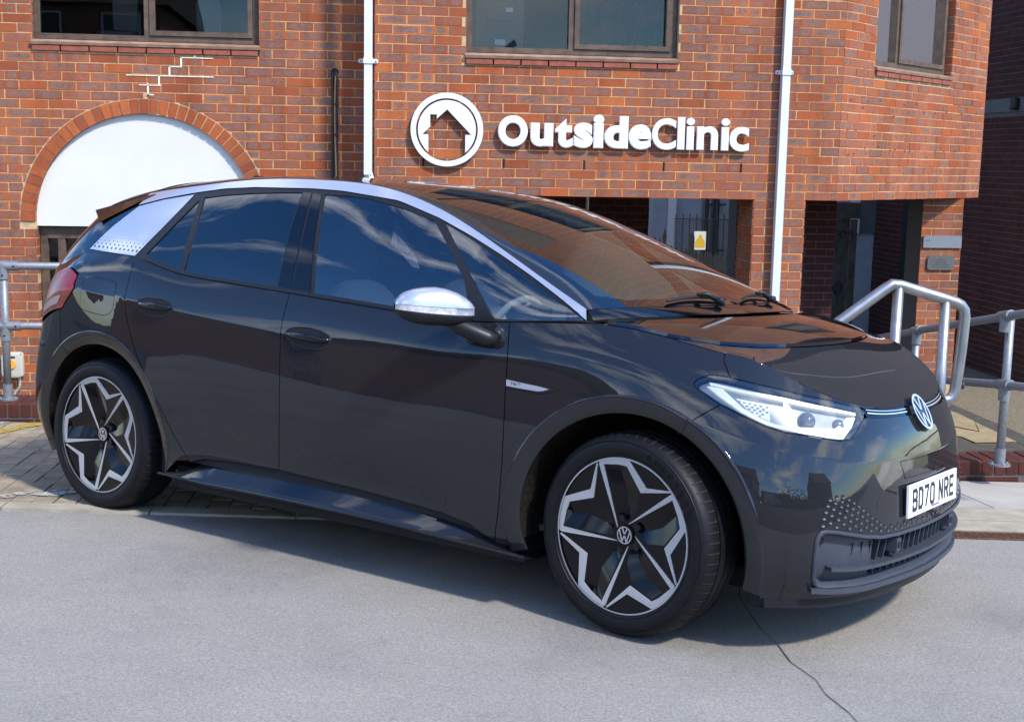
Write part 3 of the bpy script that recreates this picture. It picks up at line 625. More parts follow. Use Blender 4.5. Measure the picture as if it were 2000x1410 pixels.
arc_=[(rd*math.cos(a),rd*math.sin(a)) for a in np.linspace(a1,a2+2*PI,60)]
poly=arc_+[(-.151,-.04),(-.199,-.04),(-.137,.022),(-.137,.12),(-.083,.12),(-.083,.086),(0,.162),(.198,-.038),(.150,-.038)]
from mathutils.geometry import tessellate_polygon
tri=tessellate_polygon([[Vector((x,y,0)) for x,y in poly]]); b=MB(); n=len(poly)
b.add([(x,-.055,y) for x,y in poly]+[(x,-.033,y) for x,y in poly],[t for t in tri]+[tuple(i+n for i in t[::-1]) for t in tri]+[(i,(i+1)%n,(i+1)%n+n,i+n) for i in range(n)])
b.build('house_cutout_disc',M_sign,hs)
# ------------------------------------------------------------------ plaques on the rear pier
def plaque(label,x0,x1,z0,z1,m,cham,lines):
    t=thing('wall_plaque',label,'plaque',((x0+x1)/2,1.74,(z0+z1)/2)); w=(x1-x0)/2; h=(z1-z0)/2; c=cham
    P=[(-w+c,-h),(w-c,-h),(w,-h+c),(w,h-c),(w-c,h),(-w+c,h),(-w,h-c),(-w,-h+c)]
    b=MB(); b.prism(P,.018,.0,lambda u,z,d:(u,-d,z)); b.build('plate',m,t)
    b=MB()
    for (u0,u1,z) in lines: 
        u=u0
        while u<u1: 
            l=random.uniform(.006,.016); b.box(u,u+l,-.0192,-.018,z-.003,z+.003); u+=l+.004
    b.build('engraved_text',M_plasticgrey,t)
    for s in (-1,1):
        b=MB(); b.sell((s*(w-.012),-.019,h-.012),(.004,.002,.004),2,2,8,4); b.build('screw',M_black,t)
plaque('wide blank brushed steel plaque on the shaded brick pier',2.286,2.684,1.252,1.374,M_plaque,.001,[(-.18,-.14,.012)])
plaque('smaller dull engraved plaque with cut corners under the steel one',2.341,2.622,1.032,1.172,M_plaque2,.018,[(-.035,.03,.035),(-.06,.055,.015),(-.055,.06,-.003),(-.09,.09,-.02),(-.10,.10,-.042)])
# ------------------------------------------------------------------ guard rails
def flange(b,x,y,z,r=.062): b.tube([(x,y,z),(x,y,z+.010)],r,20); b.tube([(x,y,z+.01),(x,y,z+.10)],.031,16)
def coupling(b,p,d,l=.10,r=.031):
    p=Vector(p); d=Vector(d).normalized(); b.tube([p-d*l/2,p+d*l/2],r,16)
def rail_thing(label,posts,ends,levels,group=None):
    t=thing('guard_rail',label,'railing',tuple(posts[0][0]+( ) if False else posts[0][0])); o=Vector(posts[0][0]); r=.0243
    for (p,hh) in posts:
        b=MB(); q=Vector(p)-o; b.tube([q,q+Vector((0,0,hh))],r,16); b.build('post',M_galv,t,smooth=True).data
        b=MB(); flange(b,*q); fl=b.build('base_flange',M_galv,t); smooth_by_angle(fl)
        for dx,dy in ((.045,0),(-.045,0),(0,.045),(0,-.045)):
            b=MB(); b.sell((q.x+dx,q.y+dy,q.z+.013),(.008,.008,.006),3,3,8,4); b.build('bolt',M_galv,fl)
    for pts in levels:
        P=[Vector(p)-o for p in pts]; b=MB(); b.tube(P,r,16); b.build('rail',M_galv,t,smooth=True)
    return t,o
t,o=rail_thing('galvanised two-rail guard rail in front of the arch window at the left edge',[((-5.555,-2.2,.45),.86),((-8.2,-2.2,.45),.86),((-3.3,-2.2,.45),.86)],None,[[(-8.2,-2.2,1.315),(-3.3,-2.2,1.315)],[(-8.2,-2.2,.93),(-3.3,-2.2,.93)]])
for x,z in ((-5.555,1.315),(-5.555,.93)):
    b=MB(); coupling(b,Vector((x+.02,-2.2,z))-o,(1,0,0),.15,.0315); coupling(b,Vector((x,-2.2,z-.035))-o,(0,0,1),.10 if z>1 else .12,.0315); c_=b.build('pipe_coupling',M_galv,t); smooth_by_angle(c_)
    for dx,dz in ((.07,0),(0,-.06),(-.045,0)):
        b=MB(); b.sell(Vector((x+dx,-2.2-.031,z+dz))-o,(.008,.004,.008),2,2,10,5); b.build('grub_screw',M_plasticgrey,c_)
p1=Vector((.388,-3.85,.352)); p2=Vector((.490,-2.22,.02)); 
def zr(y,z1,z2): return z1+(z2-z1)*(y+3.85)/(1.63)
R1=[(.33-.4*.06,-3.85-.9,1.225+.9*.19),(.337,-3.85,1.225),(.478,-2.35,.945),(.56,-1.4,.76)]
R2=[(.36-.4*.06,-3.85-.9,.831+.9*.12),(.363,-3.85,.831),(.49,-2.35,.62),(.57,-1.4,.45)]
t,o=rail_thing('galvanised guard rail sloping away behind the steel handrail on the right',[((.388,-3.80,.352),.87),((.476,-2.35,-.09),1.03)],None,[R1,R2])
for p,d in (((.338,-3.84,1.225),Vector(R1[2])-Vector(R1[1])),((.363,-3.84,.831),Vector(R2[2])-Vector(R2[1])),((.478,-2.35,.945),Vector(R1[2])-Vector(R1[1]))):
    b=MB(); coupling(b,Vector(p)-o,d,.16,.0315); coupling(b,Vector(p)-o-Vector((0,0,.035)),(0,0,1),.11,.0315); c_=b.build('pipe_coupling',M_galv,t); smooth_by_angle(c_)
    for k in (-.055,0,.055):
        b=MB(); b.sell(Vector(p)-o+d.normalized()*k+Vector((-.028,-.012,0)),(.006,.006,.007),2,2,8,4); b.build('grub_screw',M_plasticgrey,c_)
# bright tubular handrail
hy=-4.3; hr=thing('handrail','bright steel tube handrail with bent looped end beside the bonnet','handrail',(-.37,hy,G(-.37,hy)))
o=Vector(hr.location); Z=lambda x,z:(x-o.x,0,z-o.z)
rr=.030
top=[Z(-1.55,.72),Z(-.916,1.165),Z(-.56,1.428),Z(-.534,1.444),Z(-.50,1.447)]
b=MB(); b.tube([Z(-1.75,.58),Z(-.916,1.165),Z(-.57,1.420),Z(-.535,1.441),Z(-.49,1.436),Z(-.24,1.366),Z(-.185,1.350),Z(-.155,1.336),Z(-.134,1.310),Z(-.127,1.275),Z(-.135,1.10),Z(-.150,.90),Z(-.155,.866),Z(-.172,.838),Z(-.20,.828),Z(-.235,.832)],[rr]*10+[rr,rr]+[rr*1.0]*4,18); b.build('handrail_tube',M_steel,hr,smooth=True)
for xt,xb,zt,zb in ((-.500,-.512,1.43,0),(-.2385,-.232,1.36,0)):
    b=MB(); b.tube([Z(xt,zt),Z(xb,G(xb,hy)+.004)],rr*.93,18); b.build('post',M_steel,hr,smooth=True)
    b=MB(); b.tube([Z(xb,G(xb,hy)+.002),Z(xb,G(xb,hy)+.012)],.06,20); b.build('base_flange',M_steel,hr)
b=MB(); b.tube([Z(-1.45,.78),Z(-1.45,G(-1.45,hy))],rr*.93,18); b.build('post',M_steel,hr,smooth=True)
for z in (1.268,.905):
    b=MB(); b.sell(Z(-.112,z),(.010,.016,.020),2,2,12,8); b.build('tube_dent',M_plasticgrey,hr,smooth=True)
# ------------------------------------------------------------------ rotary switch box on the wall
sb=thing('isolator_switch','cream rotary isolator switch box on the wall behind the left guard rail','switch box',(-6.17,YL,.275))
b=MB(); b.sell((0,-.045,0),(.088,.045,.108),7,7,28,14); smooth_by_angle(b.build('box',M_box,sb),40)
b=MB(); b.tube([(.0,-.085,.012),(.0,-.105,.012)],.038,24); k_=b.build('knob_base',M_orange,sb); b=MB(); b.box(-.010,.010,-.122,-.1,-.02,.044); b.build('knob_handle',M_orange,k_)
for x,z in ((-.075,.095),(.075,.095),(-.075,-.095),(.075,-.095)):
    b=MB(); b.sell((x,-.088,z),(.006,.003,.006),2,2,8,4); b.build('screw',M_plasticgrey,sb)
b=MB(); b.box(-.03,.03,-.0915,-.089,.060,.078); b.build('label_strip',M_plasticgrey,sb)
b=MB(); b.tube([(.052,-.045,-.10),(.052,-.045,-.145),(.045,-.03,-.19),(.02,-.02,-.22),(.0,-.015,-.25),(-.02,-.015,-.32)],.011,10); b.build('cable',M_box,sb,smooth=True)
# ------------------------------------------------------------------ things in the offices
mo=thing('computer_monitor','back of a dark monitor behind the right-hand office window','monitor',(-2.13,.52,2.87))
b=MB(); b.sell((0,0,.31),(.215,.028,.27),9,9,28,14); b.build('casing',M_plasticgrey,mo,smooth=False); b=MB(); b.box(-.03,.03,.0,.04,0,.2); b.build('stand',M_plasticgrey,mo); b=MB(); b.sell((0,.02,.01),(.12,.09,.012),4,4,20,6); b.build('foot',M_plasticgrey,mo)
b=MB(); b.prism([(-.10,.33),(.10,.33),(.14,.46),(-.14,.46)],.052,.03,lambda u,z,d:(u,-d,z)); b.build('vent_hump',M_plasticgrey,mo)
for (x,z,w_) in ((-.04,.13,.045),(.05,.40,.03)):
    b=MB(); b.box(x,x+w_*2,-.0545,-.053,z,z+.035) if z>.3 else b.box(x,x+w_*2,-.0305,-.0285,z,z+.045); b.build('label_sticker',M_sign,mo)
b=MB(); b.tube([(.13,-.03,.13),(.15,-.05,.08),(.17,-.05,.02)],.004,6); b.build('cable',M_sign,mo)
ph=thing('desk_phone','black desk phone on the sill beside the monitor','phone',(-1.78,.48,2.87))
b=MB(); b.prism([(-.08,0),(.10,0),(.085,.02),(.06,.10),(-.055,.10)],-.08,.08,lambda u,z,d:(u,d,z)); b.build('body',M_plasticgrey,ph); b=MB(); b.box(-.05,.06,-.10,-.06,.092,.115); b.build('handset',M_black,ph)
for i,(x,lb) in enumerate(((-5.33,'grey office chair back behind the left window, left of the mullion'),(-4.62,'grey office chair back behind the left window, right of the mullion'))):
    ch=thing('office_chair',lb,'chair',(x,1.2,2.6),group='office chairs behind the left window'); b=MB(); b.sell((0,0,.62),(.11,.03,.16),6,6,24,10); b.build('backrest',M_bandconc,ch); b=MB(); b.sell((0,-.2,.42),(.2,.2,.04),4,4,20,8); b.build('seat',M_plasticgrey,ch); b=MB(); b.tube([(0,0,0),(0,0,.6)],.02,8); b.build('column',M_black,ch)
# ------------------------------------------------------------------ beyond the passage
wb=thing('white_rendered_building','white pebble-dashed building seen beyond the dark passage','building',(2,9,-.2))
b=MB(); b.box(-2.9,3.2,0,3,-.4,6); b.build('wall',M_whitewash,wb)
b=MB(); b.box(-1.12,-1.06,-.04,0,-.0,6); b.box(-.62,-.50,-.05,0,.9,6); b.build('white_trim',M_render,wb); b=MB(); b.box(-.66,-.42,-.08,0,.82,.90); b.build('sill',M_render,wb)
b=MB(); b.box(2.28,2.42,-.06,0,1.2,6); b.build('window_reveal',M_render,wb); b=MB(); b.box(2.42,2.9,-.03,0,1.2,6); b.build('window',M_bandconc,wb)
dp=thing('black_downpipe','black downpipe on the white rendered wall behind the picket fence','drainpipe',(2.12,8.9,-.2)); b=MB(); b.tube([(0,0,0),(0,0,4)],.045,10); b.tube([(-.15,0,0),(-.15,0,4)],.03,10); b.build('pipe',M_black,dp)
b=MB(); b.box(-.1,.14,-.02,.06,.9,.93); b.box(-.1,.14,-.02,.06,1.6,1.63); b.build('pipe_clip',M_black,dp)
ms=thing('mesh_railing','black vertical bar railing with fine mesh in front of the white wall','railing',(1.1,7.6,-.15))
XM=[0.08+i*.1 for i in range(9)]
for x in XM:
    b=MB(); b.tube([(x,0,0),(x,0,1.47)],.009,6); b.build('bar',M_black,ms)
b=MB(); 
for i in range(34): b.tube([(.06+i*.025,0.01,.4),(.06+i*.025,0.01,1.40)],.0022,4,False)
for i in range(40): b.tube([(.06,0.01,.4+i*.025),(.90,0.01,.4+i*.025)],.0022,4,False)
b.build('wire_mesh',M_black,ms,kind='stuff')
b=MB(); b.box(.05,.92,-.01,.01,1.39,1.405); b.build('top_rail',M_black,ms)
ws=thing('warning_sign','small yellow and white warning sign on the dark picket fence','sign',(1.50,7.45,.95)); b=MB(); b.box(-.085,.085,-.004,.004,-.13,.13); b.build('plate',M_render,ws)
b=MB(); b.prism([(-.07,-.10),(.07,-.10),(.07,-.02),(.0,.10),(-.07,-.02)],.006,.004,lambda u,z,d:(u,-d,z)); b.build('yellow_panel',M_signyellow,ws)
pf=thing('picket_fence','dark pointed picket fence in front of the white rendered wall','fence',(.55,6.2,-.2))
def fz(i): return 1.18-.011*i
for i in range(17):
    x=.10+i*.068; h=fz(i)*1.0+(.22 if i in (6,) else 0); b=MB(); w_=.027 if i!=6 else .04; b.prism([(x-w_,0),(x+w_,0),(x+w_,h-.06),(x,h),(x-w_,h-.06)],.012,-.012,lambda u,z,d:(u,-d,z)); b.build('picket',M_black,pf)
b=MB(); b.box(.05,1.25,.012,.05,.75,.82); b.build('fence_rail',M_fence,pf)
ig=thing('iron_gate','black iron gate with spear finials at the left of the white wall','gate',(.35,5.6,-.2))
for i in range(9):
    x=-.28+i*.06; h=1.38 if i in (4,8) else 1.26; b=MB(); b.prism([(x-.016,0),(x+.016,0),(x+.016,h-.12),(x+.03,h-.10),(x,h+.05),(x-.03,h-.10),(x-.016,h-.12)],.01,-.01,lambda u,z,d:(u,-d,z)); b.build('bar',M_black,ig)
b=MB(); b.box(-.3,.24,-.02,.02,1.12,1.16); b.box(-.3,.24,-.02,.02,.3,.34); b.build('gate_rail',M_black,ig)
lt=thing('strip_light','slim white strip light hanging in the dark passage','lamp',(-.92,2.9,1.55)); b=MB(); b.tube([(0,0,-.02),(0,0,.30)],.016,8); b.build('tube',M_sign,lt)
wf=thing('board_fence','weathered grey board fence with dark graffiti beneath the bay','fence',(4.0,8.2,-.55))
x=-.33; i=0
while x<.10:
    b=MB(); yy=(i%2)*.015; b.box(x+.003,x+.105,-yy,.02-yy,0,1.80+random.uniform(-.01,.01)); b.build('board',M_fence,wf); x+=.108; i+=1
b=MB(); b.box(-.35,.12,-.05,-.018,1.81,2.05); b.build('top_board',M_fence,wf)
def curve_pts(n,f): return [f(k/(n-1)) for k in range(n)]
b=MB(); Yg=-.045
def scrib(pts,r=.010): b.tube([(x*.9-.0,Yg,z*1.05+.20) for x,z in pts],r*1.2,5)
scrib([(-.30+.07*math.cos(t),1.34+.06*math.sin(t)) for t in np.linspace(0,2*PI,14)]); scrib([(-.14+.06*math.cos(t),1.32+.05*math.sin(t)) for t in np.linspace(0,2*PI,14)])
scrib([(-.36,1.44),(-.30,1.50),(-.24,1.47),(-.30,1.42)]); scrib([(-.08,1.32),(.0,1.36),(.05,1.30),(.0,1.22),(-.08,1.20)]); scrib([(-.34,1.20),(-.28,1.22),(-.24,1.16),(-.30,1.12),(-.33,1.16)]); scrib([(-.24,1.16),(-.22,1.02)])
b.build('graffiti_tag',M_text,wf); b=MB()
scrib([(-.30,.66),(-.36,.62),(-.36,.34)]); scrib([(-.38,.52),(-.28,.54)]); scrib([(-.18,.62),(-.18,.30)]); scrib([(-.18+.08*math.sin(t),.55+.09*math.cos(t)) for t in np.linspace(0,2*PI,14)])
b.build('graffiti_tag',M_graffiti,wf)
# ------------------------------------------------------------------ surroundings behind the camera (seen in reflections)
M_farA=farbrick('opposite_brickwork',(.22,.085,.055),(.16,.07,.05),(.25,.20,.15)); M_rooft=mat('grey_brown_roof_tiles',(.09,.075,.06),.9,scale=5,var=.4)
M_hedge=mat('dark_hedge_leaves',(.022,.035,.014),.9,scale=3,var=.6,bmp=1); M_yel=mat('yellow_brown_fence_panel',(.26,.19,.06),.85,scale=2,var=.3)
def house(label,x0,x1,y0,y1,h,rh,nw,mw=M_farA,floors=2):
    t=thing('brick_house',label,'house',((x0+x1)/2,(y0+y1)/2,G((x0+x1)/2,y1))); w_=(x1-x0)/2; d_=(y1-y0)/2
    b=MB(); b.box(-w_,w_,-d_,d_,-1,h); b.build('wall',mw,t)
    b=MB(); b.add([(-w_-.3,-d_-.3,h),(w_+.3,-d_-.3,h),(w_+.3,d_+.3,h),(-w_-.3,d_+.3,h),(-w_-.3,0,h+rh),(w_+.3,0,h+rh)],[(0,1,5,4),(2,3,4,5),(0,4,3),(1,2,5)]); b.build('roof',M_rooft,t)
    for f in range(floors):
        for i in range(nw):
            x=-w_+(i+.5)*2*w_/nw; z=1.0+f*2.7
            fr_=lambda u,z_,d:(u,d_+d,z_); o_=frame_rect(t,'window',fr_,x-.6,x+.6,z,z+1.25,.07,.04,-.05,M_render); b=MB(); b.box(x-.53,x+.53,d_+.003,d_+.012,z+.07,z+1.18); b.build('pane',M_plasticgrey,o_)
    return t
house('long brick terrace across the car park with slate roof',-26,-9.5,-40,-31,5.2,2.6,7)
house('long low brick block with white windows far across the car park',-14,10,-74,-64,5.2,1.8,9)
house('low brick house behind the yellow fence panels',14,26,-33,-25,4.6,2.6,4)
house('brick terrace end far to the left of the car park',-38,-28,-24,-8,5.4,2.6,4)
fp=thing('panel_fence','long yellow-brown fence along the far side of the car park','fence',(12,-24,G(5,-24)))
for i in range(14):
    b=MB(); b.box(-13+i*1.8+.02,-13+i*1.8+1.78,-.04,.04,0,1.5); b.build('panel',M_yel,fp)
hd=MB()
for i in range(2600):
    x=random.uniform(-2,30); y=random.uniform(-30.5,-26.5); z=G(5,-28)+abs(random.gauss(0,1))*1.5; s=.28
    a=Vector((random.gauss(0,1),random.gauss(0,1),random.gauss(0,1))).normalized()*s; c=Vector((random.gauss(0,1),random.gauss(0,1),random.gauss(0,1))).normalized()*s
    p=Vector((x,y,z)); hd.add([p-a,p+c,p+a,p-c],[(0,1,2,3)])
hd.build('distant_shrubbery',M_hedge,kind='stuff')
def parked(label,x,y,rz,col,van=False):
    t=thing('parked_car',label,'car',(x,y,G(x,y)),rot=(0,0,rz),group='vehicles parked across the car park')
    m=mat('paint_'+str(len(bpy.data.materials)),col,.3,coat=1,var=.02); L_=2.1; H_=.78 if not van else .95
    prof=[(-L_,.28),(-L_,.75),(-1.7,.85),(-1.2,1.38),(.35,1.42),(1.05,.92),(1.9,.78),(L_,.6),(L_,.28)] if not van else [(-2.3,.3),(-2.3,1.9),(1.1,1.95),(1.7,1.15),(2.3,1.0),(2.35,.3)]
    b=MB(); b.prism(prof,-.85,.85,lambda u,z,d:(u,d,z)); b.build('body',m,t)
    for s in (-1,1):
        gl=[(-1.15,.9),(-1.05,1.30),(.3,1.33),(.85,.93)] if not van else [(.6,1.1),(.6,1.75),(1.05,1.75),(1.45,1.12)]
        b=MB(); b.prism(gl,.852*s,.858*s,lambda u,z,d:(u,d,z)); b.build('side_window',M_plasticgrey,t)
        for xx in (-1.3,1.3):
            b=MB(); b.tube([(xx,.70*s,.33),(xx,.87*s,.33)],.33,24); wh=b.build('wheel',M_black,t); b=MB(); b.tube([(xx,.868*s,.33),(xx,.875*s,.33)],.2,16); b.build('hubcap',M_galv,wh)
    return t
parked('dark blue hatchback parked across the car park behind the camera',-12.5,-17.5,R(20),(.012,.022,.05))
parked('white van with its side to the camera across the car park',-3.0,-27,R(5),(.6,.6,.6),True)
parked('red hatchback parked by the far terrace',-16,-27,R(0),(.22,.02,.02))
parked('blue and green liveried van near the far terrace',-8.5,-28,R(-4),(.01,.05,.22),True)
for q in ([(-9,-14),(-8.85,-14),(-8.3,-20),(-8.45,-20)],[(-6,-14),(-5.85,-14),(-5.3,-20),(-5.45,-20)],[(1,-15),(1.15,-15),(1.7,-21),(1.55,-21)],[(-9,-20),(3,-21.5),(3,-21.4),(-9,-19.9)]): strip('yellow_bay_line',[q],M_yellow,.004)

# darker block-paved car park behind the camera
cpk=MB(); YS=[-9.05,-12,-16,-22,-31]; XS_=[-40,-14,-8,-3,2,7,40]
for y0,y1 in zip(YS[:-1],YS[1:]):
    for x0,x1 in zip(XS_[:-1],XS_[1:]): cpk.add([(x,y,G(x,y)+.005) for x,y in ((x0,y0),(x1,y0),(x1,y1),(x0,y1))],[(3,2,1,0)])
m_,N_,L_,b_=_m('brown_car_park_blocks'); t_=N_.new('ShaderNodeTexCoord'); k_=N_.new('ShaderNodeTexBrick'); L_.new(t_.outputs['Object'],k_.inputs['Vector']); k_.inputs['Scale'].default_value=1; k_.inputs['Brick Width'].default_value=.2; k_.inputs['Row Height'].default_value=.1; k_.inputs['Mortar Size'].default_value=.006
k_.inputs['Color1'].default_value=(.085,.068,.05,1); k_.inputs['Color2'].default_value=(.05,.042,.034,1); k_.inputs['Mortar'].default_value=(.02,.02,.016,1); L_.new(k_.outputs['Color'],b_.inputs['Base Color']); b_.inputs['Roughness'].default_value=.9
cpk.build('car_park_paving',m_,kind='structure')
house('distant brick terrace beyond the left side of the car park',-75,-45,-30,0,6.5,3,8)
house('distant brick terrace far behind the car park',-60,-30,-62,-48,7,3.2,8)
strip('yellow_bay_line',[[(-5.2,-9.3),(-5.1,-9.3),(-4.6,-12.4),(-4.72,-12.4)],[(-7.9,-9.4),(-7.8,-9.4),(-7.3,-12.4),(-7.42,-12.4)],[(-7.4,-12.4),(-1.2,-12.8),(-1.2,-12.7),(-7.4,-12.3)]],M_yellow,.010)
ALB=1.0
# ================================================================== car surface functions
def ncs(t,P):
    """natural cubic spline -> evaluator. t (n,), P (n,d)"""
    t=np.asarray(t,float); P=np.asarray(P,float); n=len(t)
    if P.ndim==1: P=P[:,None]
    h=np.diff(t); A=np.zeros((n,n)); B=np.zeros((n,P.shape[1])); A[0,0]=A[-1,-1]=1
    for i in range(1,n-1):
        A[i,i-1]=h[i-1];A[i,i]=2*(h[i-1]+h[i]);A[i,i+1]=h[i]
        B[i]=6*((P[i+1]-P[i])/h[i]-(P[i]-P[i-1])/h[i-1])
    m=np.linalg.solve(A,B)
    def ev(x):
        x=np.atleast_1d(np.asarray(x,float)); i=np.clip(np.searchsorted(t,x,side='right')-1,0,n-2)
        hh=h[i][:,None]; a=(t[i+1][:,None]-x[:,None]); b=(x[:,None]-t[i][:,None])
        return m[i]*a**3/(6*hh)+m[i+1]*b**3/(6*hh)+(P[i]/hh-m[i]*hh/6)*a+(P[i+1]/hh-m[i+1]*hh/6)*b
    return ev
# ---- master plan (right side, y negative) from rear centre to front centre, level of widest line
PLAN=[(-.710,0),(-.707,-.25),(-.697,-.50),(-.66,-.70),(-.57,-.803),(-.40,-.862),(-.10,-.888),(.35,-.898),(.9,-.902),(1.5,-.902),(2.1,-.900),(2.6,-.893),(2.95,-.874),(3.19,-.825),(3.36,-.72),(3.465,-.54),(3.515,-.28),(3.527,0)]
PL=np.array(PLAN)
_d=np.r_[0,np.cumsum(np.hypot(*np.diff(PL,axis=0).T))]; US=_d/_d[-1]   # u of stations
def _mir(a): return np.array([[a[i,0],-a[i,1]] for i in (2,1)])
_ext=np.vstack([_mir(PL[:3]),PL,np.array([[PL[-2,0],-PL[-2,1]],[PL[-3,0],-PL[-3,1]]])])
_ue=np.r_[-US[2],-US[1],US,2-US[-2],2-US[-3]]
plan=ncs(_ue,_ext)
def plan_n(u):
    e=1e-4; d=plan(np.asarray(u)+e)-plan(np.asarray(u)-e); n=np.stack([d[:,1],-d[:,0]],1); n/=np.linalg.norm(n,axis=1)[:,None]
    return n   # outward? for rear->front on right side (y<0): d=(1,0) -> n=(0,-1) outward ok
def u_of_x(x):  # right side only
    uu=np.linspace(0,1,2001); X=plan(uu)[:,0]; return np.interp(x,X,uu)
# ---- sections: station u -> rows (inset,z). rows: 0 bottom,1,2,3,4 crease,5,6 top(belt / bonnet edge)
SEC=[ # key by station index or x
 ('rc', [(.05,.30),(.01,.42),(.0,.55),(.02,.70),(.06,.86),(.07,.95),(.09,1.03)]),
 (-.60, [(.05,.28),(.01,.40),(.0,.55),(.015,.70),(.05,.86),(.065,.96),(.09,1.07)]),
 (-.30, [(.04,.25),(.01,.38),(.0,.55),(.003,.76),(.010,.995),(.05,1.08),(.11,1.154)]),
 (.0,  [(.05,.25),(.012,.38),(.0,.56),(.0,.78),(.010,.992),(.042,1.09),(.092,1.172)]),
 (.25,  [(.05,.25),(.014,.38),(.0,.56),(.0,.78),(.010,.977),(.037,1.07),(.078,1.151)]),
 (.45,  [(.040,.28),(.032,.385),(.003,.56),(.0,.775),(.011,.960),(.035,1.043),(.070,1.113)]),
 (.7,  [(.031,.29),(.043,.39),(.006,.56),(.0,.77),(.012,.940),(.034,1.018),(.067,1.090)]),
 (1.2,  [(.029,.28),(.045,.375),(.006,.54),(.0,.745),(.015,.904),(.034,.987),(.062,1.062)]),
 (1.8,  [(.033,.25),(.041,.345),(.005,.52),(.0,.71),(.017,.864),(.033,.950),(.064,1.028)]),
 (2.1,  [(.045,.23),(.030,.33),(.004,.50),(.0,.69),(.016,.845),(.032,.938),(.066,1.019)]),
 (2.3,  [(.05,.22),(.022,.32),(.003,.49),(.0,.67),(.015,.831),(.030,.935),(.070,1.030)]),
 (2.63, [(.04,.22),(.012,.34),(.0,.52),(.0,.68),(.015,.82),(.040,.94),(.10,1.045)]),
 (2.9,  [(.04,.20),(.012,.34),(.0,.50),(.002,.64),(.018,.78),(.055,.905),(.125,1.010)]),
 (3.05,  [(.045,.20),(.013,.335),(.0,.48),(.004,.61),(.024,.75),(.065,.87),(.138,.982)]),
 (3.17, [(.05,.20),(.014,.33),(.0,.46),(.006,.585),(.032,.725),(.076,.845),(.150,.963)]),
 (3.25, [(.055,.20),(.013,.32),(.0,.445),(.007,.57),(.034,.705),(.078,.82),(.150,.938)]),
 (3.34, [(.06,.20),(.012,.31),(.0,.43),(.008,.555),(.036,.69),(.078,.795),(.145,.906)]),
 (3.44, [(.05,.20),(.008,.29),(.0,.41),(.008,.53),(.032,.66),(.067,.755),(.122,.858)]),
 (3.50, [(.04,.20),(.004,.285),(.0,.40),(.008,.525),(.025,.645),(.052,.73),(.100,.815)]),
 ('fc', [(.03,.20),(.0,.28),(.0,.40),(.008,.52),(.020,.64),(.044,.72),(.085,.80)]),
]
def _su(k): return 0. if k=='rc' else 1. if k=='fc' else float(u_of_x(k))
_su_=np.array([_su(k) for k,_ in SEC]); _sv=np.array([np.array(r).ravel() for _,r in SEC])
_e_u=np.r_[-_su_[1],_su_,2-_su_[-2]]; _e_v=np.vstack([_sv[1],_sv,_sv[-2]])
sect=ncs(_e_u,_e_v)
VR=np.array([0,.16,.33,.5,.7,.85,1.])
NC=4
def S1(u,v):
    """body side / bumper wrap. arrays u,v (n,) -> (n,3)"""
    u=np.atleast_1d(np.asarray(u,float)); v=np.atleast_1d(np.asarray(v,float)); u,v=np.broadcast_arrays(u,v)
    R=sect(u).reshape(-1,7,2)
    # spline along v per point: lower segment rows0..4, upper 4..6 ; linear algebra vectorised
    out=np.zeros((len(u),2))
    lo=v<=VR[NC]
    out_lo=_spl_rows(VR[:NC+1],R[:,:NC+1],np.minimum(v,VR[NC]))
    out_hi=_spl_rows(VR[NC:],R[:,NC:],np.maximum(v,VR[NC]))
    out=np.where(lo[:,None],out_lo,out_hi)
    P=plan(u); N=plan_n(u)
    xy=P-N*out[:,:1]
    return np.column_stack([xy,out[:,1]])
def _spl_rows(t,R,v):
    n=len(t); h=np.diff(t); A=np.zeros((n,n)); A[0,0]=A[-1,-1]=1
    B=np.zeros((len(R),n,R.shape[2]))
    for i in range(1,n-1):
        A[i,i-1]=h[i-1];A[i,i]=2*(h[i-1]+h[i]);A[i,i+1]=h[i]
        B[:,i]=6*((R[:,i+1]-R[:,i])/h[i]-(R[:,i]-R[:,i-1])/h[i-1])
    m=np.einsum('ij,kjd->kid',np.linalg.inv(A),B)
    i=np.clip(np.searchsorted(t,v,side='right')-1,0,n-2); k=np.arange(len(v))
    hh=h[i][:,None]; a=t[i+1][:,None]-v[:,None]; b=v[:,None]-t[i][:,None]
    return m[k,i]*a**3/(6*hh)+m[k,i+1]*b**3/(6*hh)+(R[k,i]/hh-m[k,i]*hh/6)*a+(R[k,i+1]/hh-m[k,i+1]*hh/6)*b

NEAR=np.array([(272,401),(286,386),(304,380),(340,373),(385,366)])
# ---- greenhouse
GH=[ # (u_x lower , upper(x,y,z))
 (None,(-.50,0,1.40)),('m',(-.485,-.33,1.395)),(-.50,(-.385,-.545,1.37)),(-.15,(-.12,-.585,1.43)),(.27,(.27,-.60,1.482)),
 (.75,(.75,-.61,1.523)),(1.15,(1.15,-.612,1.524)),(1.5,(1.5,-.615,1.492)),(1.8,(1.8,-.632,1.406)),(2.1,(2.1,-.695,1.285)),(2.4,(2.4,-.752,1.150)),(2.63,(2.60,-.800,1.067))]
G_u=np.array([0 if k is None else .12 if k=='m' else float(u_of_x(k)) for k,_ in GH])
G_U=np.array([p for _,p in GH])
_ge=np.r_[-G_u[1],G_u]; _gU=np.vstack([G_U[1]*[1,-1,1],G_U])
rail=ncs(_ge,_gU)
def S1m(u,v):
    u=np.atleast_1d(np.asarray(u,float)); v=np.atleast_1d(np.asarray(v,float)); u,v=np.broadcast_arrays(u,v)
    a=np.where(u>1,2-u,np.abs(u)); P=S1(a,v); P[:,1]*=np.where((u>1)|(u<0),-1,1); return P
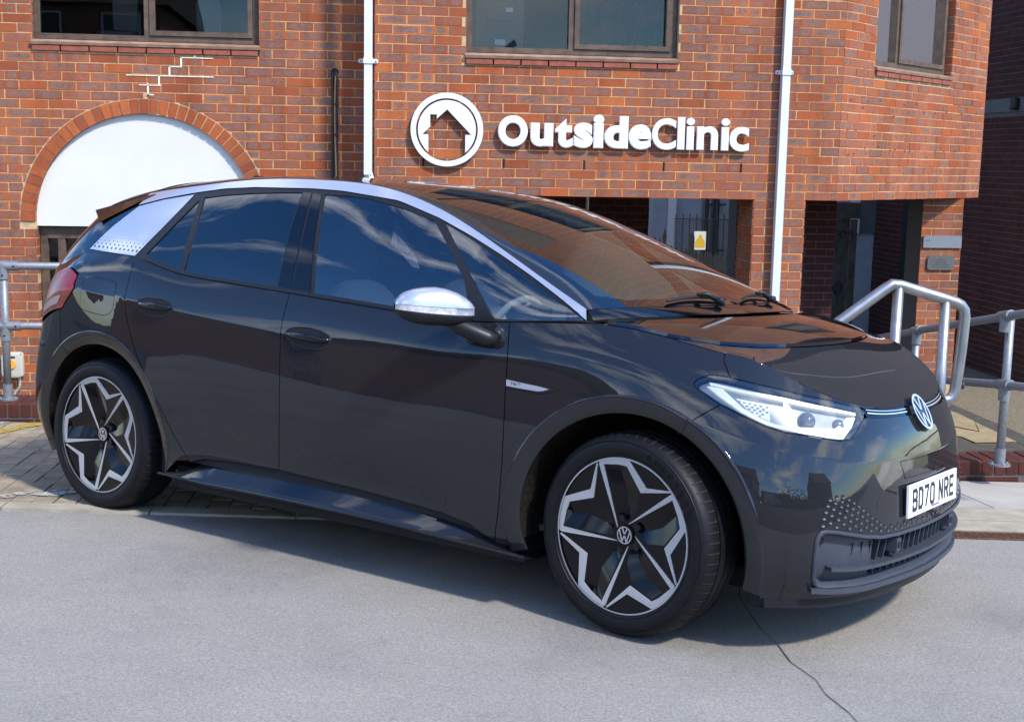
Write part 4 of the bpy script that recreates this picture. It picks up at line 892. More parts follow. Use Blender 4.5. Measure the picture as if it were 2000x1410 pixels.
def S4m(u,v):
    u=np.atleast_1d(np.asarray(u,float)); v=np.atleast_1d(np.asarray(v,float)); u,v=np.broadcast_arrays(u,v)
    P=S4(np.abs(u),v); P[:,1]*=np.where(u<0,-1,1); return P
def S3m(u,w):
    u=np.atleast_1d(np.asarray(u,float)); w=np.atleast_1d(np.asarray(w,float)); u,w=np.broadcast_arrays(u,w)
    P=S3(u,np.where(w>1,2-w,w)); P[:,1]*=np.where(w>1,-1,1); return P
def S2m(u,w):
    u=np.atleast_1d(np.asarray(u,float)); w=np.atleast_1d(np.asarray(w,float)); u,w=np.broadcast_arrays(u,w)
    P=S2(u,np.where(w>1,2-w,w)); P[:,1]*=np.where(w>1,-1,1); return P
def S4(u,v):
    u=np.atleast_1d(np.asarray(u,float)); v=np.atleast_1d(np.asarray(v,float)); u,v=np.broadcast_arrays(u,v)
    L=S1(u,np.ones(len(u))); U=rail(u); n=plan_n(u)
    b=.022*4*v*(1-v)*np.minimum(1,(U[:,2]-L[:,2])/.3)
    P=L+(U-L)*v[:,None]; P[:,:2]+=n*b[:,None]
    return P
# ---- roof / windscreen cap
CT=[(0,(-.50,0,1.40)),(.12,(-.50,0,1.405)),(-.50,(-.42,0,1.435)),(-.15,(-.12,0,1.51)),(.27,(.27,0,1.552)),(.75,(.75,0,1.566)),(1.15,(1.17,0,1.553)),(1.5,(1.56,0,1.515)),(1.8,(1.90,0,1.432)),(2.1,(2.24,0,1.318)),(2.4,(2.56,0,1.192)),(2.63,(2.84,0,1.078))]
_c_v=np.array([p for _,p in CT])
ctop=ncs(np.r_[-G_u[1],G_u],np.vstack([_c_v[1],_c_v]))
def _crown(E,C,w,p,q):
    w=w[:,None]; w=np.clip(w,0,1); h=(1-(1-w)**p)**(1/q)
    y=E[:,1:2]*(1-w); x=E[:,:1]+(C[:,:1]-E[:,:1])*(1-(1-w)**2); z=E[:,2:3]+(C[:,2:3]-E[:,2:3])*h
    return np.hstack([x,y,z])
def S3(u,w):
    u=np.atleast_1d(np.asarray(u,float)); w=np.atleast_1d(np.asarray(w,float)); u,w=np.broadcast_arrays(u,w)
    return _crown(rail(u),ctop(u),w,2.,1.5)
# ---- bonnet cap
HC=[(.7165,2.835,1.075),(.75,2.955,1.049),(.78,3.06,1.016),(.81,3.165,.972),(.835,3.255,.925),(.86,3.330,.879),(.89,3.380,.842),(.93,3.415,.815),(.97,3.436,.800),(1.0,3.442,.7955),(1.03,3.436,.800)]
H_u=np.array([h[0] for h in HC]); H_c=np.array([(h[1],0,h[2]) for h in HC])
hc=ncs(H_u,H_c)
def S2(u,w):
    u=np.atleast_1d(np.asarray(u,float)); w=np.atleast_1d(np.asarray(w,float)); u,w=np.broadcast_arrays(u,w)
    E=S1(u,np.ones(len(u))); C=hc(u)
    return _crown(E,C,w,2.,1.35)
PARTS={
'rear_door':[(0.2887,1.0074),(0.3006,0.9963),(0.3119,0.9892),(0.3196,0.9902),(0.3272,0.9909),(0.3347,0.9901),(0.3423,0.9868),(0.35,0.9908),(0.3578,0.9926),(0.3655,0.9927),(0.3733,0.9918),(0.3809,0.9902),(0.3885,0.9887),(0.3956,0.9895),(0.4027,0.9903),(0.4097,0.991),(0.4167,0.9917),(0.4236,0.9924),(0.4304,0.9931),(0.4374,0.9936),(0.4443,0.9941),(0.4511,0.9946),(0.4578,0.995),(0.4645,0.9955),(0.4654,0.9465),(0.4656,0.8795),(0.4653,0.8152),(0.4653,0.7691),(0.4651,0.7237),(0.4658,0.6819),(0.4662,0.6442),(0.4667,0.6086),(0.4672,0.5776),(0.4676,0.5491),(0.4679,0.523),(0.4682,0.499),(0.4685,0.4768),(0.4687,0.4557),(0.4688,0.4354),(0.4689,0.4155),(0.4689,0.3955),(0.4688,0.3753),(0.4685,0.3548),(0.4681,0.3334),(0.4673,0.3108),(0.4664,0.2866),(0.4651,0.2578),(0.4637,0.2263),(0.4624,0.1918),(0.4616,0.1538),(0.4617,0.1122),(0.4546,0.1083),(0.4474,0.1045),(0.4402,0.1009),(0.4329,0.0975),(0.4261,0.0943),(0.4193,0.0913),(0.4124,0.0885),(0.4054,0.0859),(0.398,0.0808),(0.3905,0.0758),(0.3829,0.071),(0.3748,0.0495),(0.3664,0.0272),(0.3596,0.0798),(0.3549,0.1201),(0.351,0.1566),(0.3476,0.1893),(0.345,0.2206),(0.3423,0.2493),(0.3395,0.2758),(0.3365,0.3019),(0.3332,0.3266),(0.3295,0.3499),(0.3266,0.3677),(0.3236,0.3851),(0.3204,0.4023),(0.3172,0.4195),(0.3142,0.4374),(0.3111,0.4556),(0.308,0.4741),(0.3049,0.5008),(0.3018,0.5293),(0.2986,0.5597),(0.2966,0.5851),(0.2946,0.6117),(0.292,0.6563),(0.2902,0.7037),(0.2904,0.7592),(0.2902,0.816),(0.2885,0.8899),(0.288,0.9467)],
'front_door':[(0.4645,0.9955),(0.4707,0.9947),(0.4768,0.9939),(0.4829,0.9931),(0.4889,0.9923),(0.4949,0.9915),(0.5008,0.9908),(0.5072,0.9906),(0.5135,0.9905),(0.5198,0.9903),(0.5261,0.9901),(0.5322,0.99),(0.5381,0.9899),(0.544,0.9898),(0.5498,0.9897),(0.5556,0.9896),(0.5613,0.9895),(0.567,0.9893),(0.5724,0.9905),(0.5778,0.9916),(0.5832,0.9927),(0.5885,0.9937),(0.5938,0.9945),(0.599,0.9951),(0.6043,0.9954),(0.6099,0.9964),(0.6156,0.9969),(0.6212,0.9967),(0.6269,0.9958),(0.6325,0.9941),(0.638,0.9918),(0.6435,0.9951),(0.649,0.9976),(0.6544,0.9995),(0.6597,1.0009),(0.6609,0.9629),(0.662,0.9273),(0.663,0.8926),(0.6639,0.859),(0.6645,0.8263),(0.6649,0.7944),(0.6652,0.7631),(0.6654,0.732),(0.6656,0.701),(0.6659,0.6701),(0.6661,0.6397),(0.6663,0.61),(0.6666,0.5823),(0.6668,0.5557),(0.667,0.5302),(0.6671,0.5059),(0.6671,0.4826),(0.6672,0.4603),(0.6671,0.4387),(0.6671,0.4175),(0.667,0.3967),(0.6669,0.3761),(0.6666,0.3545),(0.6662,0.333),(0.6659,0.3112),(0.6654,0.289),(0.665,0.2662),(0.6644,0.2425),(0.6638,0.2175),(0.6629,0.1895),(0.6619,0.1583),(0.6607,0.1221),(0.6594,0.0795),(0.658,0.0308),(0.654,0.0403),(0.6501,0.0565),(0.6461,0.0717),(0.6421,0.0861),(0.638,0.0997),(0.6321,0.1041),(0.6261,0.1087),(0.6201,0.1134),(0.6141,0.1183),(0.6081,0.1188),(0.6021,0.1194),(0.5961,0.1201),(0.59,0.1208),(0.5839,0.1216),(0.5777,0.1224),(0.5715,0.1226),(0.5653,0.1229),(0.559,0.1231),(0.5527,0.1233),(0.5464,0.1235),(0.54,0.1237),(0.5335,0.1223),(0.5271,0.121),(0.5205,0.1196),(0.514,0.1183),(0.5074,0.1169),(0.5007,0.1156),(0.4943,0.1149),(0.4879,0.1142),(0.4814,0.1136),(0.4749,0.1131),(0.4683,0.1126),(0.4617,0.1122),(0.4616,0.1538),(0.4624,0.1918),(0.4637,0.2263),(0.4651,0.2578),(0.4664,0.2866),(0.4673,0.3108),(0.4681,0.3334),(0.4685,0.3548),(0.4688,0.3753),(0.4689,0.3955),(0.4689,0.4155),(0.4688,0.4354),(0.4687,0.4557),(0.4685,0.4768),(0.4682,0.499),(0.4679,0.523),(0.4676,0.5491),(0.4672,0.5776),(0.4667,0.6086),(0.4662,0.6442),(0.4658,0.6819),(0.4651,0.7237),(0.4653,0.7691),(0.4653,0.8152),(0.4656,0.8795),(0.4654,0.9465)],
'front_fender':[(0.6597,1.0009),(0.6648,0.9998),(0.6699,0.9987),(0.6749,0.9974),(0.6798,0.9962),(0.6847,0.9951),(0.6895,0.9941),(0.6943,0.9934),(0.699,0.993),(0.7035,0.9931),(0.708,0.9936),(0.7124,0.9945),(0.7168,0.996),(0.7211,0.9979),(0.7254,1.0005),(0.7274,1),(0.7335,1),(0.7395,1),(0.7456,1),(0.7517,1),(0.7578,1),(0.7639,1),(0.77,1),(0.7761,1),(0.7822,1),(0.7883,1),(0.7943,1),(0.8004,1),(0.8065,1),(0.8073,0.968),(0.8095,0.9478),(0.8119,0.9253),(0.8142,0.9032),(0.8114,0.908),(0.809,0.9072),(0.8066,0.9063),(0.8044,0.9032),(0.8022,0.9),(0.8001,0.8965),(0.7981,0.8871),(0.7962,0.8777),(0.7942,0.8681),(0.7924,0.847),(0.7945,0.831),(0.7963,0.827),(0.798,0.823),(0.7997,0.8189),(0.8014,0.8147),(0.8032,0.8113),(0.8049,0.8077),(0.8066,0.8041),(0.8084,0.8004),(0.8101,0.7967),(0.8069,0.7769),(0.8036,0.7574),(0.8003,0.7377),(0.797,0.718),(0.7932,0.688),(0.7928,0.7098),(0.7867,0.7198),(0.7804,0.7262),(0.7739,0.7294),(0.7673,0.7297),(0.7606,0.7272),(0.7539,0.722),(0.7472,0.7142),(0.7406,0.7037),(0.734,0.6875),(0.7276,0.6673),(0.7213,0.6449),(0.7152,0.6208),(0.7094,0.5954),(0.7038,0.5688),(0.6985,0.5415),(0.6935,0.5135),(0.6889,0.4852),(0.6847,0.4567),(0.681,0.4278),(0.6776,0.3985),(0.6747,0.3685),(0.6723,0.3378),(0.6704,0.3061),(0.669,0.2729),(0.668,0.2377),(0.6676,0.1995),(0.6677,0.1563),(0.6684,0.1048),(0.6695,0.0437),(0.6695,0.02),(0.66,0.02),(0.658,0.0308),(0.6594,0.0795),(0.6607,0.1221),(0.6619,0.1583),(0.6629,0.1895),(0.6638,0.2175),(0.6644,0.2425),(0.665,0.2662),(0.6654,0.289),(0.6659,0.3112),(0.6662,0.333),(0.6666,0.3545),(0.6669,0.3761),(0.667,0.3967),(0.6671,0.4175),(0.6671,0.4387),(0.6672,0.4603),(0.6671,0.4826),(0.6671,0.5059),(0.667,0.5302),(0.6668,0.5557),(0.6666,0.5823),(0.6663,0.61),(0.6661,0.6397),(0.6659,0.6701),(0.6656,0.701),(0.6654,0.732),(0.6652,0.7631),(0.6649,0.7944),(0.6645,0.8263),(0.6639,0.859),(0.663,0.8926),(0.662,0.9273),(0.6609,0.9629)],
'quarter_panel':[(0.2229,0.7238),(0.2239,1),(0.2269,1),(0.2316,1),(0.2364,1),(0.2411,1),(0.2459,1),(0.2506,1),(0.2554,1),(0.2601,1),(0.2649,1),(0.2697,1),(0.2744,1),(0.2792,1),(0.2839,1),(0.2887,1),(0.2897,1.0091),(0.288,0.9467),(0.2885,0.8899),(0.2902,0.816),(0.2904,0.7592),(0.2902,0.7037),(0.292,0.6563),(0.2946,0.6117),(0.2966,0.5851),(0.2986,0.5597),(0.3018,0.5293),(0.3049,0.5008),(0.308,0.4741),(0.3111,0.4556),(0.3142,0.4374),(0.3172,0.4195),(0.3204,0.4023),(0.3236,0.3851),(0.3266,0.3677),(0.3295,0.3499),(0.3332,0.3266),(0.3365,0.3019),(0.3395,0.2758),(0.3423,0.2493),(0.345,0.2206),(0.3476,0.1893),(0.351,0.1566),(0.3549,0.1201),(0.3596,0.0798),(0.3649,0.0372),(0.3511,0.02),(0.3391,-0.0659),(0.3401,-0.0089),(0.3407,0.0505),(0.3409,0.1059),(0.3407,0.1538),(0.34,0.1948),(0.3388,0.2306),(0.3372,0.2629),(0.3352,0.2923),(0.3328,0.3192),(0.33,0.3441),(0.3267,0.367),(0.3231,0.3884),(0.3192,0.4084),(0.3149,0.4271),(0.3103,0.4445),(0.3054,0.4606),(0.3003,0.4754),(0.2949,0.4888),(0.2893,0.5007),(0.2835,0.5112),(0.2776,0.5199),(0.2716,0.5267),(0.2655,0.5314),(0.2593,0.5341),(0.2531,0.5346),(0.2469,0.5331),(0.2407,0.5297),(0.2346,0.5246),(0.2287,0.5181),(0.2228,0.5103),(0.2171,0.5011),(0.2116,0.4905),(0.2064,0.4785),(0.2062,0.469),(0.2059,0.489),(0.2056,0.5094),(0.2052,0.5301),(0.2049,0.5512),(0.2045,0.5725),(0.2041,0.5942),(0.2037,0.6161),(0.2074,0.6194),(0.2103,0.6314),(0.2132,0.6438),(0.216,0.6567),(0.2183,0.6677),(0.2206,0.679),(0.2229,0.6906),(0.2248,0.7043)],
'_tl':[(0.2037,0.6169),(0.2074,0.6194),(0.2103,0.6314),(0.2132,0.6438),(0.216,0.6567),(0.2183,0.6677),(0.2206,0.679),(0.2229,0.6906),(0.2248,0.7043),(0.2229,0.7238)],
'_rbq':[(0.2037,0.6161),(0.2041,0.5942),(0.2045,0.5725),(0.2049,0.5512),(0.2052,0.5301),(0.2056,0.5094),(0.2059,0.489),(0.2062,0.469),(0.2127,0.4365)],
'fuel_flap':[(0.2334,0.7271),(0.2348,0.7541),(0.2362,0.7739),(0.2405,0.7951),(0.25,0.8001),(0.2564,0.8001),(0.2627,0.7997),(0.269,0.7993),(0.2737,0.7937),(0.2765,0.7757),(0.2769,0.7486),(0.2771,0.7218),(0.277,0.6775),(0.2759,0.6414),(0.2724,0.618),(0.2679,0.6075),(0.2627,0.6048),(0.2565,0.6066),(0.2502,0.6082),(0.244,0.6109),(0.2377,0.6137),(0.2337,0.6215),(0.233,0.6339),(0.233,0.6522),(0.233,0.6705),(0.2329,0.689)],
'headlight':[(0.8138,0.9088),(0.8174,0.9097),(0.821,0.9112),(0.8247,0.9134),(0.8284,0.9166),(0.8321,0.9206),(0.8365,0.9257),(0.8409,0.9307),(0.8455,0.9354),(0.8503,0.94),(0.8548,0.9438),(0.8596,0.948),(0.8647,0.9531),(0.8695,0.9589),(0.8743,0.9644),(0.879,0.9694),(0.8836,0.974),(0.8881,0.9781),(0.8927,0.9816),(0.8972,0.9842),(0.9019,0.9863),(0.9066,0.9879),(0.9115,0.9891),(0.9166,0.9895),(0.9218,0.989),(0.9235,0.977),(0.9252,0.9646),(0.923,0.9466),(0.9211,0.929),(0.9164,0.902),(0.9122,0.8759),(0.9083,0.8503),(0.9011,0.8095),(0.8965,0.8031),(0.8921,0.796),(0.8865,0.7936),(0.8811,0.79),(0.8768,0.7869),(0.8726,0.7836),(0.8685,0.7803),(0.8645,0.7772),(0.8602,0.7738),(0.856,0.7711),(0.852,0.7688),(0.8488,0.7702),(0.8456,0.7712),(0.8424,0.7718),(0.8393,0.7717),(0.8363,0.7737),(0.8333,0.7753),(0.8304,0.7768),(0.8274,0.7783),(0.8244,0.7801),(0.8208,0.7837),(0.8173,0.7878),(0.8137,0.7922),(0.8101,0.7967),(0.8084,0.8004),(0.8066,0.8041),(0.8049,0.8077),(0.8032,0.8113),(0.8014,0.8147),(0.7997,0.8189),(0.798,0.823),(0.7963,0.827),(0.7945,0.831),(0.7924,0.847),(0.7942,0.8681),(0.7962,0.8777),(0.7981,0.8871),(0.8001,0.8965),(0.8022,0.9),(0.8044,0.9032),(0.8066,0.9063),(0.809,0.9072),(0.8114,0.908)],
'_hlt':[(0.8138,0.9107),(0.8174,0.9113),(0.821,0.9123),(0.8246,0.9142),(0.8284,0.917),(0.8321,0.9206),(0.8365,0.9257),(0.8409,0.9307),(0.8455,0.9354),(0.8503,0.94),(0.8548,0.9438),(0.8596,0.948),(0.8647,0.9531),(0.8695,0.9589),(0.8743,0.9644),(0.879,0.9694),(0.8836,0.974),(0.8881,0.9781),(0.8927,0.9816),(0.8972,0.9842),(0.9019,0.9863),(0.9066,0.9879),(0.9115,0.9891),(0.9166,0.9895),(0.9218,0.989)],
'_hfc':[(0.8073,0.968),(0.8095,0.9478),(0.8119,0.9253),(0.8142,0.9032)],
'_hlb':[(0.9211,0.929),(0.9164,0.902),(0.9122,0.8759),(0.9083,0.8503),(0.9011,0.8095),(0.8965,0.8031),(0.8921,0.796),(0.8865,0.7936),(0.8811,0.79),(0.8768,0.7869),(0.8726,0.7836),(0.8685,0.7803),(0.8645,0.7772),(0.8602,0.7738),(0.856,0.7711),(0.852,0.7688),(0.8488,0.7702),(0.8456,0.7712),(0.8424,0.7718),(0.8393,0.7717),(0.8363,0.7737),(0.8333,0.7753),(0.8304,0.7768),(0.8274,0.7783),(0.8244,0.7801),(0.8208,0.7837),(0.8173,0.7878),(0.8137,0.7922),(0.8101,0.7967)],
'_fbc':[(0.8103,0.7962),(0.8069,0.7769),(0.8036,0.7574),(0.8003,0.7377),(0.797,0.718),(0.7932,0.688),(0.7893,0.6534)],
'_bart':[(0.923,0.9833),(0.9283,0.9888),(0.9337,0.9933),(0.9394,0.9969),(0.9451,0.9994),(0.9509,1.0007),(0.9575,1.0034),(0.9644,1.0047),(0.9714,1.0047),(0.9787,1.0033)],
'_barb':[(0.9247,0.9339),(0.9303,0.938),(0.9361,0.9413),(0.9421,0.9437),(0.9483,0.9451),(0.9549,0.9468),(0.9618,0.9475),(0.9689,0.947),(0.9763,0.9453),(0.984,0.9424)],
'_hltip':[(0.9218,0.989),(0.9235,0.977),(0.9252,0.9646),(0.923,0.9466),(0.9211,0.929)],
'_flapt':[(0.9523,0.675),(0.9584,0.6758),(0.9647,0.6762),(0.9713,0.6761),(0.9782,0.6755),(0.9854,0.6744),(0.9938,0.6753),(1.0028,0.6753)],
'_flapb':[(0.9577,0.5685),(0.964,0.5703),(0.9706,0.5718),(0.9774,0.573),(0.9845,0.5738),(0.9947,0.5727),(1.0058,0.5693)],
'grille_outline':[(1.0039,0.3186),(0.9955,0.3187),(0.9877,0.3186),(0.9802,0.3182),(0.9729,0.3201),(0.9659,0.3214),(0.9592,0.3223),(0.9528,0.3227),(0.9467,0.3227),(0.9412,0.3247),(0.9359,0.3262),(0.9308,0.3271),(0.9261,0.3276),(0.92,0.3331),(0.9143,0.3377),(0.909,0.3414),(0.9043,0.3468),(0.8998,0.3514),(0.8955,0.3555),(0.8918,0.359),(0.8882,0.3619),(0.8847,0.3644),(0.8813,0.3642),(0.8781,0.3636),(0.875,0.3572),(0.8728,0.3398),(0.8714,0.3082),(0.8713,0.2893),(0.8712,0.2702),(0.8711,0.2508),(0.871,0.2311),(0.8712,0.2066),(0.8715,0.1814),(0.8719,0.1553),(0.8725,0.1279),(0.8743,0.0992),(0.877,0.0787),(0.8804,0.0766),(0.8838,0.0738),(0.8875,0.0759),(0.8914,0.0771),(0.8954,0.0771),(0.8993,0.0766),(0.9034,0.0748),(0.9079,0.0718),(0.9118,0.0732),(0.916,0.0737),(0.9205,0.0734),(0.9253,0.0722),(0.9303,0.0703),(0.9349,0.0722),(0.9398,0.0736),(0.945,0.0746),(0.9504,0.075),(0.956,0.075),(0.962,0.0745),(0.9683,0.0733),(0.9749,0.0712),(0.981,0.0742),(0.9875,0.0764),(0.9944,0.0774),(1.0021,0.0764),(1.0111,0.0709),(1.0215,0.0617)],
'_sil':[(0.2488,0.8014),(0.2569,0.8143),(0.2649,0.8289),(0.2727,0.8447),(0.2802,0.8612),(0.2886,0.8708),(0.2968,0.8807),(0.3048,0.8905),(0.3126,0.8997),(0.3202,0.9082),(0.329,0.9131),(0.3375,0.9175),(0.3459,0.9218),(0.3541,0.9261),(0.3613,0.9233),(0.3684,0.9211),(0.3753,0.9196),(0.3822,0.9189),(0.389,0.919),(0.396,0.9156),(0.403,0.9132),(0.4099,0.9116),(0.4167,0.9108),(0.4234,0.9106),(0.43,0.911),(0.4365,0.9119),(0.443,0.9132),(0.4494,0.9149),(0.4558,0.9139),(0.4622,0.9132),(0.4685,0.9128),(0.4747,0.9129),(0.4808,0.9135),(0.4877,0.9098),(0.4946,0.9073),(0.5013,0.906),(0.5079,0.9061),(0.5149,0.9077),(0.5217,0.9112),(0.5283,0.9168),(0.5349,0.9245),(0.5405,0.9204),(0.546,0.9175),(0.5515,0.9158),(0.557,0.9152),(0.5625,0.9158),(0.568,0.9175),(0.5734,0.9203),(0.5799,0.9183),(0.5864,0.9176),(0.5928,0.9184),(0.5993,0.9205),(0.6058,0.9238),(0.6121,0.9239),(0.6183,0.9248),(0.6244,0.926),(0.6303,0.9277),(0.6361,0.9297),(0.6409,0.9277),(0.6457,0.9255),(0.6504,0.923),(0.6551,0.9201),(0.6597,0.9168),(0.6644,0.9127),(0.6692,0.9021),(0.674,0.8893),(0.6789,0.8734),(0.6838,0.8532),(0.6889,0.8269),(0.6939,0.7916),(0.6991,0.7331),(0.7041,0.6499),(0.7088,0.5285),(0.713,0.3499),(0.7164,0.0942)],
'rear_quarter_glass':[(0.2978,0.0715),(0.3009,0.1424),(0.3039,0.2116),(0.3067,0.2789),(0.3095,0.3445),(0.3121,0.4077),(0.3146,0.4692),(0.3171,0.5292),(0.3195,0.5878),(0.3221,0.6477),(0.3247,0.7061),(0.3272,0.7633),(0.3297,0.8192),(0.3323,0.7283),(0.3344,0.6399),(0.336,0.5666),(0.3374,0.4944),(0.3385,0.4231),(0.3394,0.3523),(0.3404,0.2727),(0.3413,0.1935),(0.3419,0.1145),(0.3422,0.0355),(0.3327,0.04),(0.323,0.0401),(0.3148,0.0485),(0.3064,0.0582)],
'rear_door_glass':[(0.3344,0.8444),(0.3424,0.8494),(0.3504,0.854),(0.3582,0.8585),(0.3664,0.8589),(0.3744,0.8598),(0.3824,0.8615),(0.3902,0.8642),(0.397,0.8648),(0.4037,0.8662),(0.4103,0.8681),(0.4168,0.8707),(0.425,0.8724),(0.4331,0.8748),(0.4411,0.8778),(0.442,0.8094),(0.4428,0.7415),(0.4435,0.684),(0.4441,0.6267),(0.4446,0.5697),(0.4457,0.5088),(0.4468,0.4481),(0.4477,0.3877),(0.4485,0.3274),(0.4492,0.2697),(0.4498,0.212),(0.4503,0.1544),(0.4507,0.0969),(0.4511,0.0394),(0.4438,0.0378),(0.4365,0.0362),(0.4291,0.0346),(0.4212,0.0339),(0.4133,0.0332),(0.4053,0.0325),(0.3973,0.0317),(0.3891,0.0304),(0.3809,0.029),(0.3726,0.0274),(0.3643,0.027),(0.356,0.025),(0.3477,0.0206),(0.3472,0.1075),(0.3465,0.1945),(0.3459,0.263),(0.3452,0.3318),(0.3443,0.4009),(0.3431,0.4706),(0.3419,0.5429),(0.3404,0.6161),(0.3387,0.6905),(0.3367,0.7664)],
'rear_pillar_trim':[(0.4421,0.8793),(0.451,0.8767),(0.4525,0.8213),(0.4538,0.7663),(0.455,0.7116),(0.4561,0.6572),(0.4575,0.5936),(0.4587,0.5303),(0.4598,0.4672),(0.4608,0.4113),(0.4617,0.3555),(0.4625,0.2999),(0.4632,0.2443),(0.4639,0.1856),(0.4645,0.127),(0.465,0.0684),(0.4654,0.0098),(0.4529,0.0126),(0.4521,0.0408),(0.4518,0.0982),(0.4513,0.1557),(0.4508,0.2132),(0.4502,0.2708),(0.4495,0.3285),(0.4487,0.3885),(0.4478,0.4487),(0.4468,0.5091),(0.4457,0.5697),(0.4452,0.6269),(0.4446,0.6844),(0.4439,0.7421),(0.4431,0.8105)],
'front_pillar_trim':[(0.4523,0.8774),(0.4615,0.8736),(0.4635,0.8158),(0.4653,0.7584),(0.4671,0.7014),(0.4687,0.6448),(0.4704,0.5915),(0.472,0.5384),(0.4734,0.4857),(0.4748,0.4331),(0.4761,0.3807),(0.4779,0.3206),(0.4796,0.2607),(0.4812,0.201),(0.4827,0.1414),(0.484,0.0819),(0.4853,0.0225),(0.4791,0.0203),(0.4728,0.0181),(0.4665,0.0159),(0.4662,0.0734),(0.4658,0.1309),(0.4653,0.1885),(0.4647,0.2461),(0.4639,0.3015),(0.4631,0.357),(0.4622,0.4127),(0.4611,0.4685),(0.4601,0.5315),(0.4589,0.5948),(0.4576,0.6584),(0.4565,0.7127),(0.4552,0.7673),(0.4538,0.8222)],
'front_door_glass':[(0.4644,0.8731),(0.4723,0.8748),(0.48,0.8773),(0.4876,0.8808),(0.495,0.8801),(0.5022,0.8809),(0.5093,0.8832),(0.5158,0.8788),(0.5222,0.8759),(0.5285,0.8748),(0.5347,0.8753),(0.5407,0.8775),(0.5467,0.8761),(0.5526,0.876),(0.5585,0.8772),(0.5643,0.8796),(0.5702,0.8834),(0.5764,0.8377),(0.5826,0.7912),(0.5886,0.7412),(0.5945,0.6894),(0.599,0.6454),(0.6034,0.5996),(0.6077,0.5516),(0.6119,0.5011),(0.616,0.4476),(0.619,0.3681),(0.6218,0.2845),(0.6235,0.2088),(0.625,0.1309),(0.6264,0.0508),(0.6207,0.0463),(0.6151,0.0409),(0.6094,0.035),(0.6036,0.0287),(0.5981,0.0269),(0.5926,0.0248),(0.587,0.0225),(0.5815,0.0201),(0.5758,0.0177),(0.5702,0.0154),(0.5645,0.0132),(0.558,0.0125),(0.5515,0.0118),(0.5449,0.0111),(0.5383,0.0104),(0.5316,0.0098),(0.5253,0.0096),(0.5189,0.0095),(0.5124,0.0093),(0.5063,0.0096),(0.5001,0.0099),(0.4939,0.0102),(0.4876,0.0104),(0.4866,0.0653),(0.4854,0.1201),(0.4841,0.175),(0.4828,0.23),(0.4813,0.285),(0.4798,0.3402),(0.4782,0.401),(0.4765,0.4619),(0.4747,0.5231),(0.4728,0.5847),(0.4707,0.6466),(0.4693,0.7027),(0.4678,0.7591),(0.4661,0.8159)],
'front_quarter_glass':[(0.5792,0.9116),(0.5847,0.9079),(0.5903,0.905),(0.5958,0.903),(0.6013,0.9017),(0.6068,0.9011),(0.6128,0.8976),(0.6188,0.8944),(0.6246,0.8911),(0.6302,0.8877),(0.6357,0.8848),(0.6411,0.8816),(0.6464,0.8779),(0.6517,0.8737),(0.6564,0.8656),(0.6612,0.8561),(0.6659,0.8449),(0.6706,0.8315),(0.6754,0.8152),(0.6809,0.7887),(0.6864,0.7539),(0.692,0.7068),(0.6976,0.6413),(0.7032,0.5393),(0.7084,0.388),(0.7129,0.1646),(0.708,0.1153),(0.7032,0.0853),(0.6984,0.0663),(0.6937,0.0543),(0.6888,0.0466),(0.684,0.0415),(0.6794,0.0436),(0.6748,0.0454),(0.6702,0.0467),(0.6655,0.0475),(0.6608,0.0474),(0.656,0.0467),(0.6511,0.0452),(0.6462,0.043),(0.6431,0.1228),(0.6398,0.1965),(0.6365,0.2647),(0.6331,0.328),(0.6296,0.3886),(0.6261,0.4452),(0.6224,0.4981),(0.6186,0.5479),(0.6147,0.5944),(0.6103,0.6426),(0.6058,0.6883),(0.6013,0.7319),(0.5966,0.7737),(0.5923,0.8094),(0.588,0.8441),(0.5836,0.8781)],
'pillar_panel':[(0.2503,0.7809),(0.2583,0.7948),(0.2662,0.8103),(0.274,0.8268),(0.2815,0.8441),(0.2883,0.8515),(0.2949,0.8592),(0.3014,0.867),(0.3078,0.8746),(0.3141,0.8818),(0.3202,0.8886),(0.3187,0.8396),(0.3171,0.7901),(0.3155,0.7399),(0.3137,0.6891),(0.3117,0.6334),(0.3096,0.5767),(0.3074,0.5189),(0.3051,0.4599),(0.3029,0.4043),(0.3005,0.3477),(0.2981,0.29),(0.2955,0.2311),(0.2925,0.1611),(0.2893,0.0894),(0.286,0.0161),(0.2776,0.0088),(0.2689,0.0049),(0.2598,0.004),(0.2504,0.0062),(0.2397,0.016),(0.2284,0.0344),(0.2162,0.0672),(0.2192,0.1352),(0.222,0.2033),(0.2245,0.2712),(0.2283,0.3598),(0.2318,0.4481),(0.2351,0.5035),(0.2382,0.5587),(0.2412,0.6136),(0.2443,0.6697),(0.2474,0.7255)],
'_ws':[(0.7186,0.0717),(0.7127,0.0684),(0.7068,0.0651),(0.7009,0.0618),(0.695,0.0585),(0.6885,0.0585),(0.6821,0.0585),(0.6758,0.0586),(0.6696,0.0627),(0.6634,0.0671),(0.6571,0.0718),(0.6508,0.0768),(0.6443,0.0822),(0.6379,0.082),(0.6313,0.0819),(0.6245,0.082),(0.6175,0.0825),(0.6097,0.0837),(0.6016,0.0865),(0.5932,0.0916),(0.5834,0.0979),(0.5731,0.11),(0.5656,0.1065),(0.5576,0.1071)],
'_gap2':[(0.7688,0.0028),(0.7713,0.0155),(0.7738,0.0295),(0.776,0.0507),(0.778,0.0731),(0.7801,0.0966),(0.7822,0.1212),(0.7842,0.1469),(0.785,0.1778),(0.7858,0.2096),(0.7866,0.2424),(0.7874,0.2762),(0.7882,0.3112),(0.7882,0.3538),(0.7883,0.3976),(0.7884,0.4429),(0.7885,0.4896),(0.7886,0.538)],
}
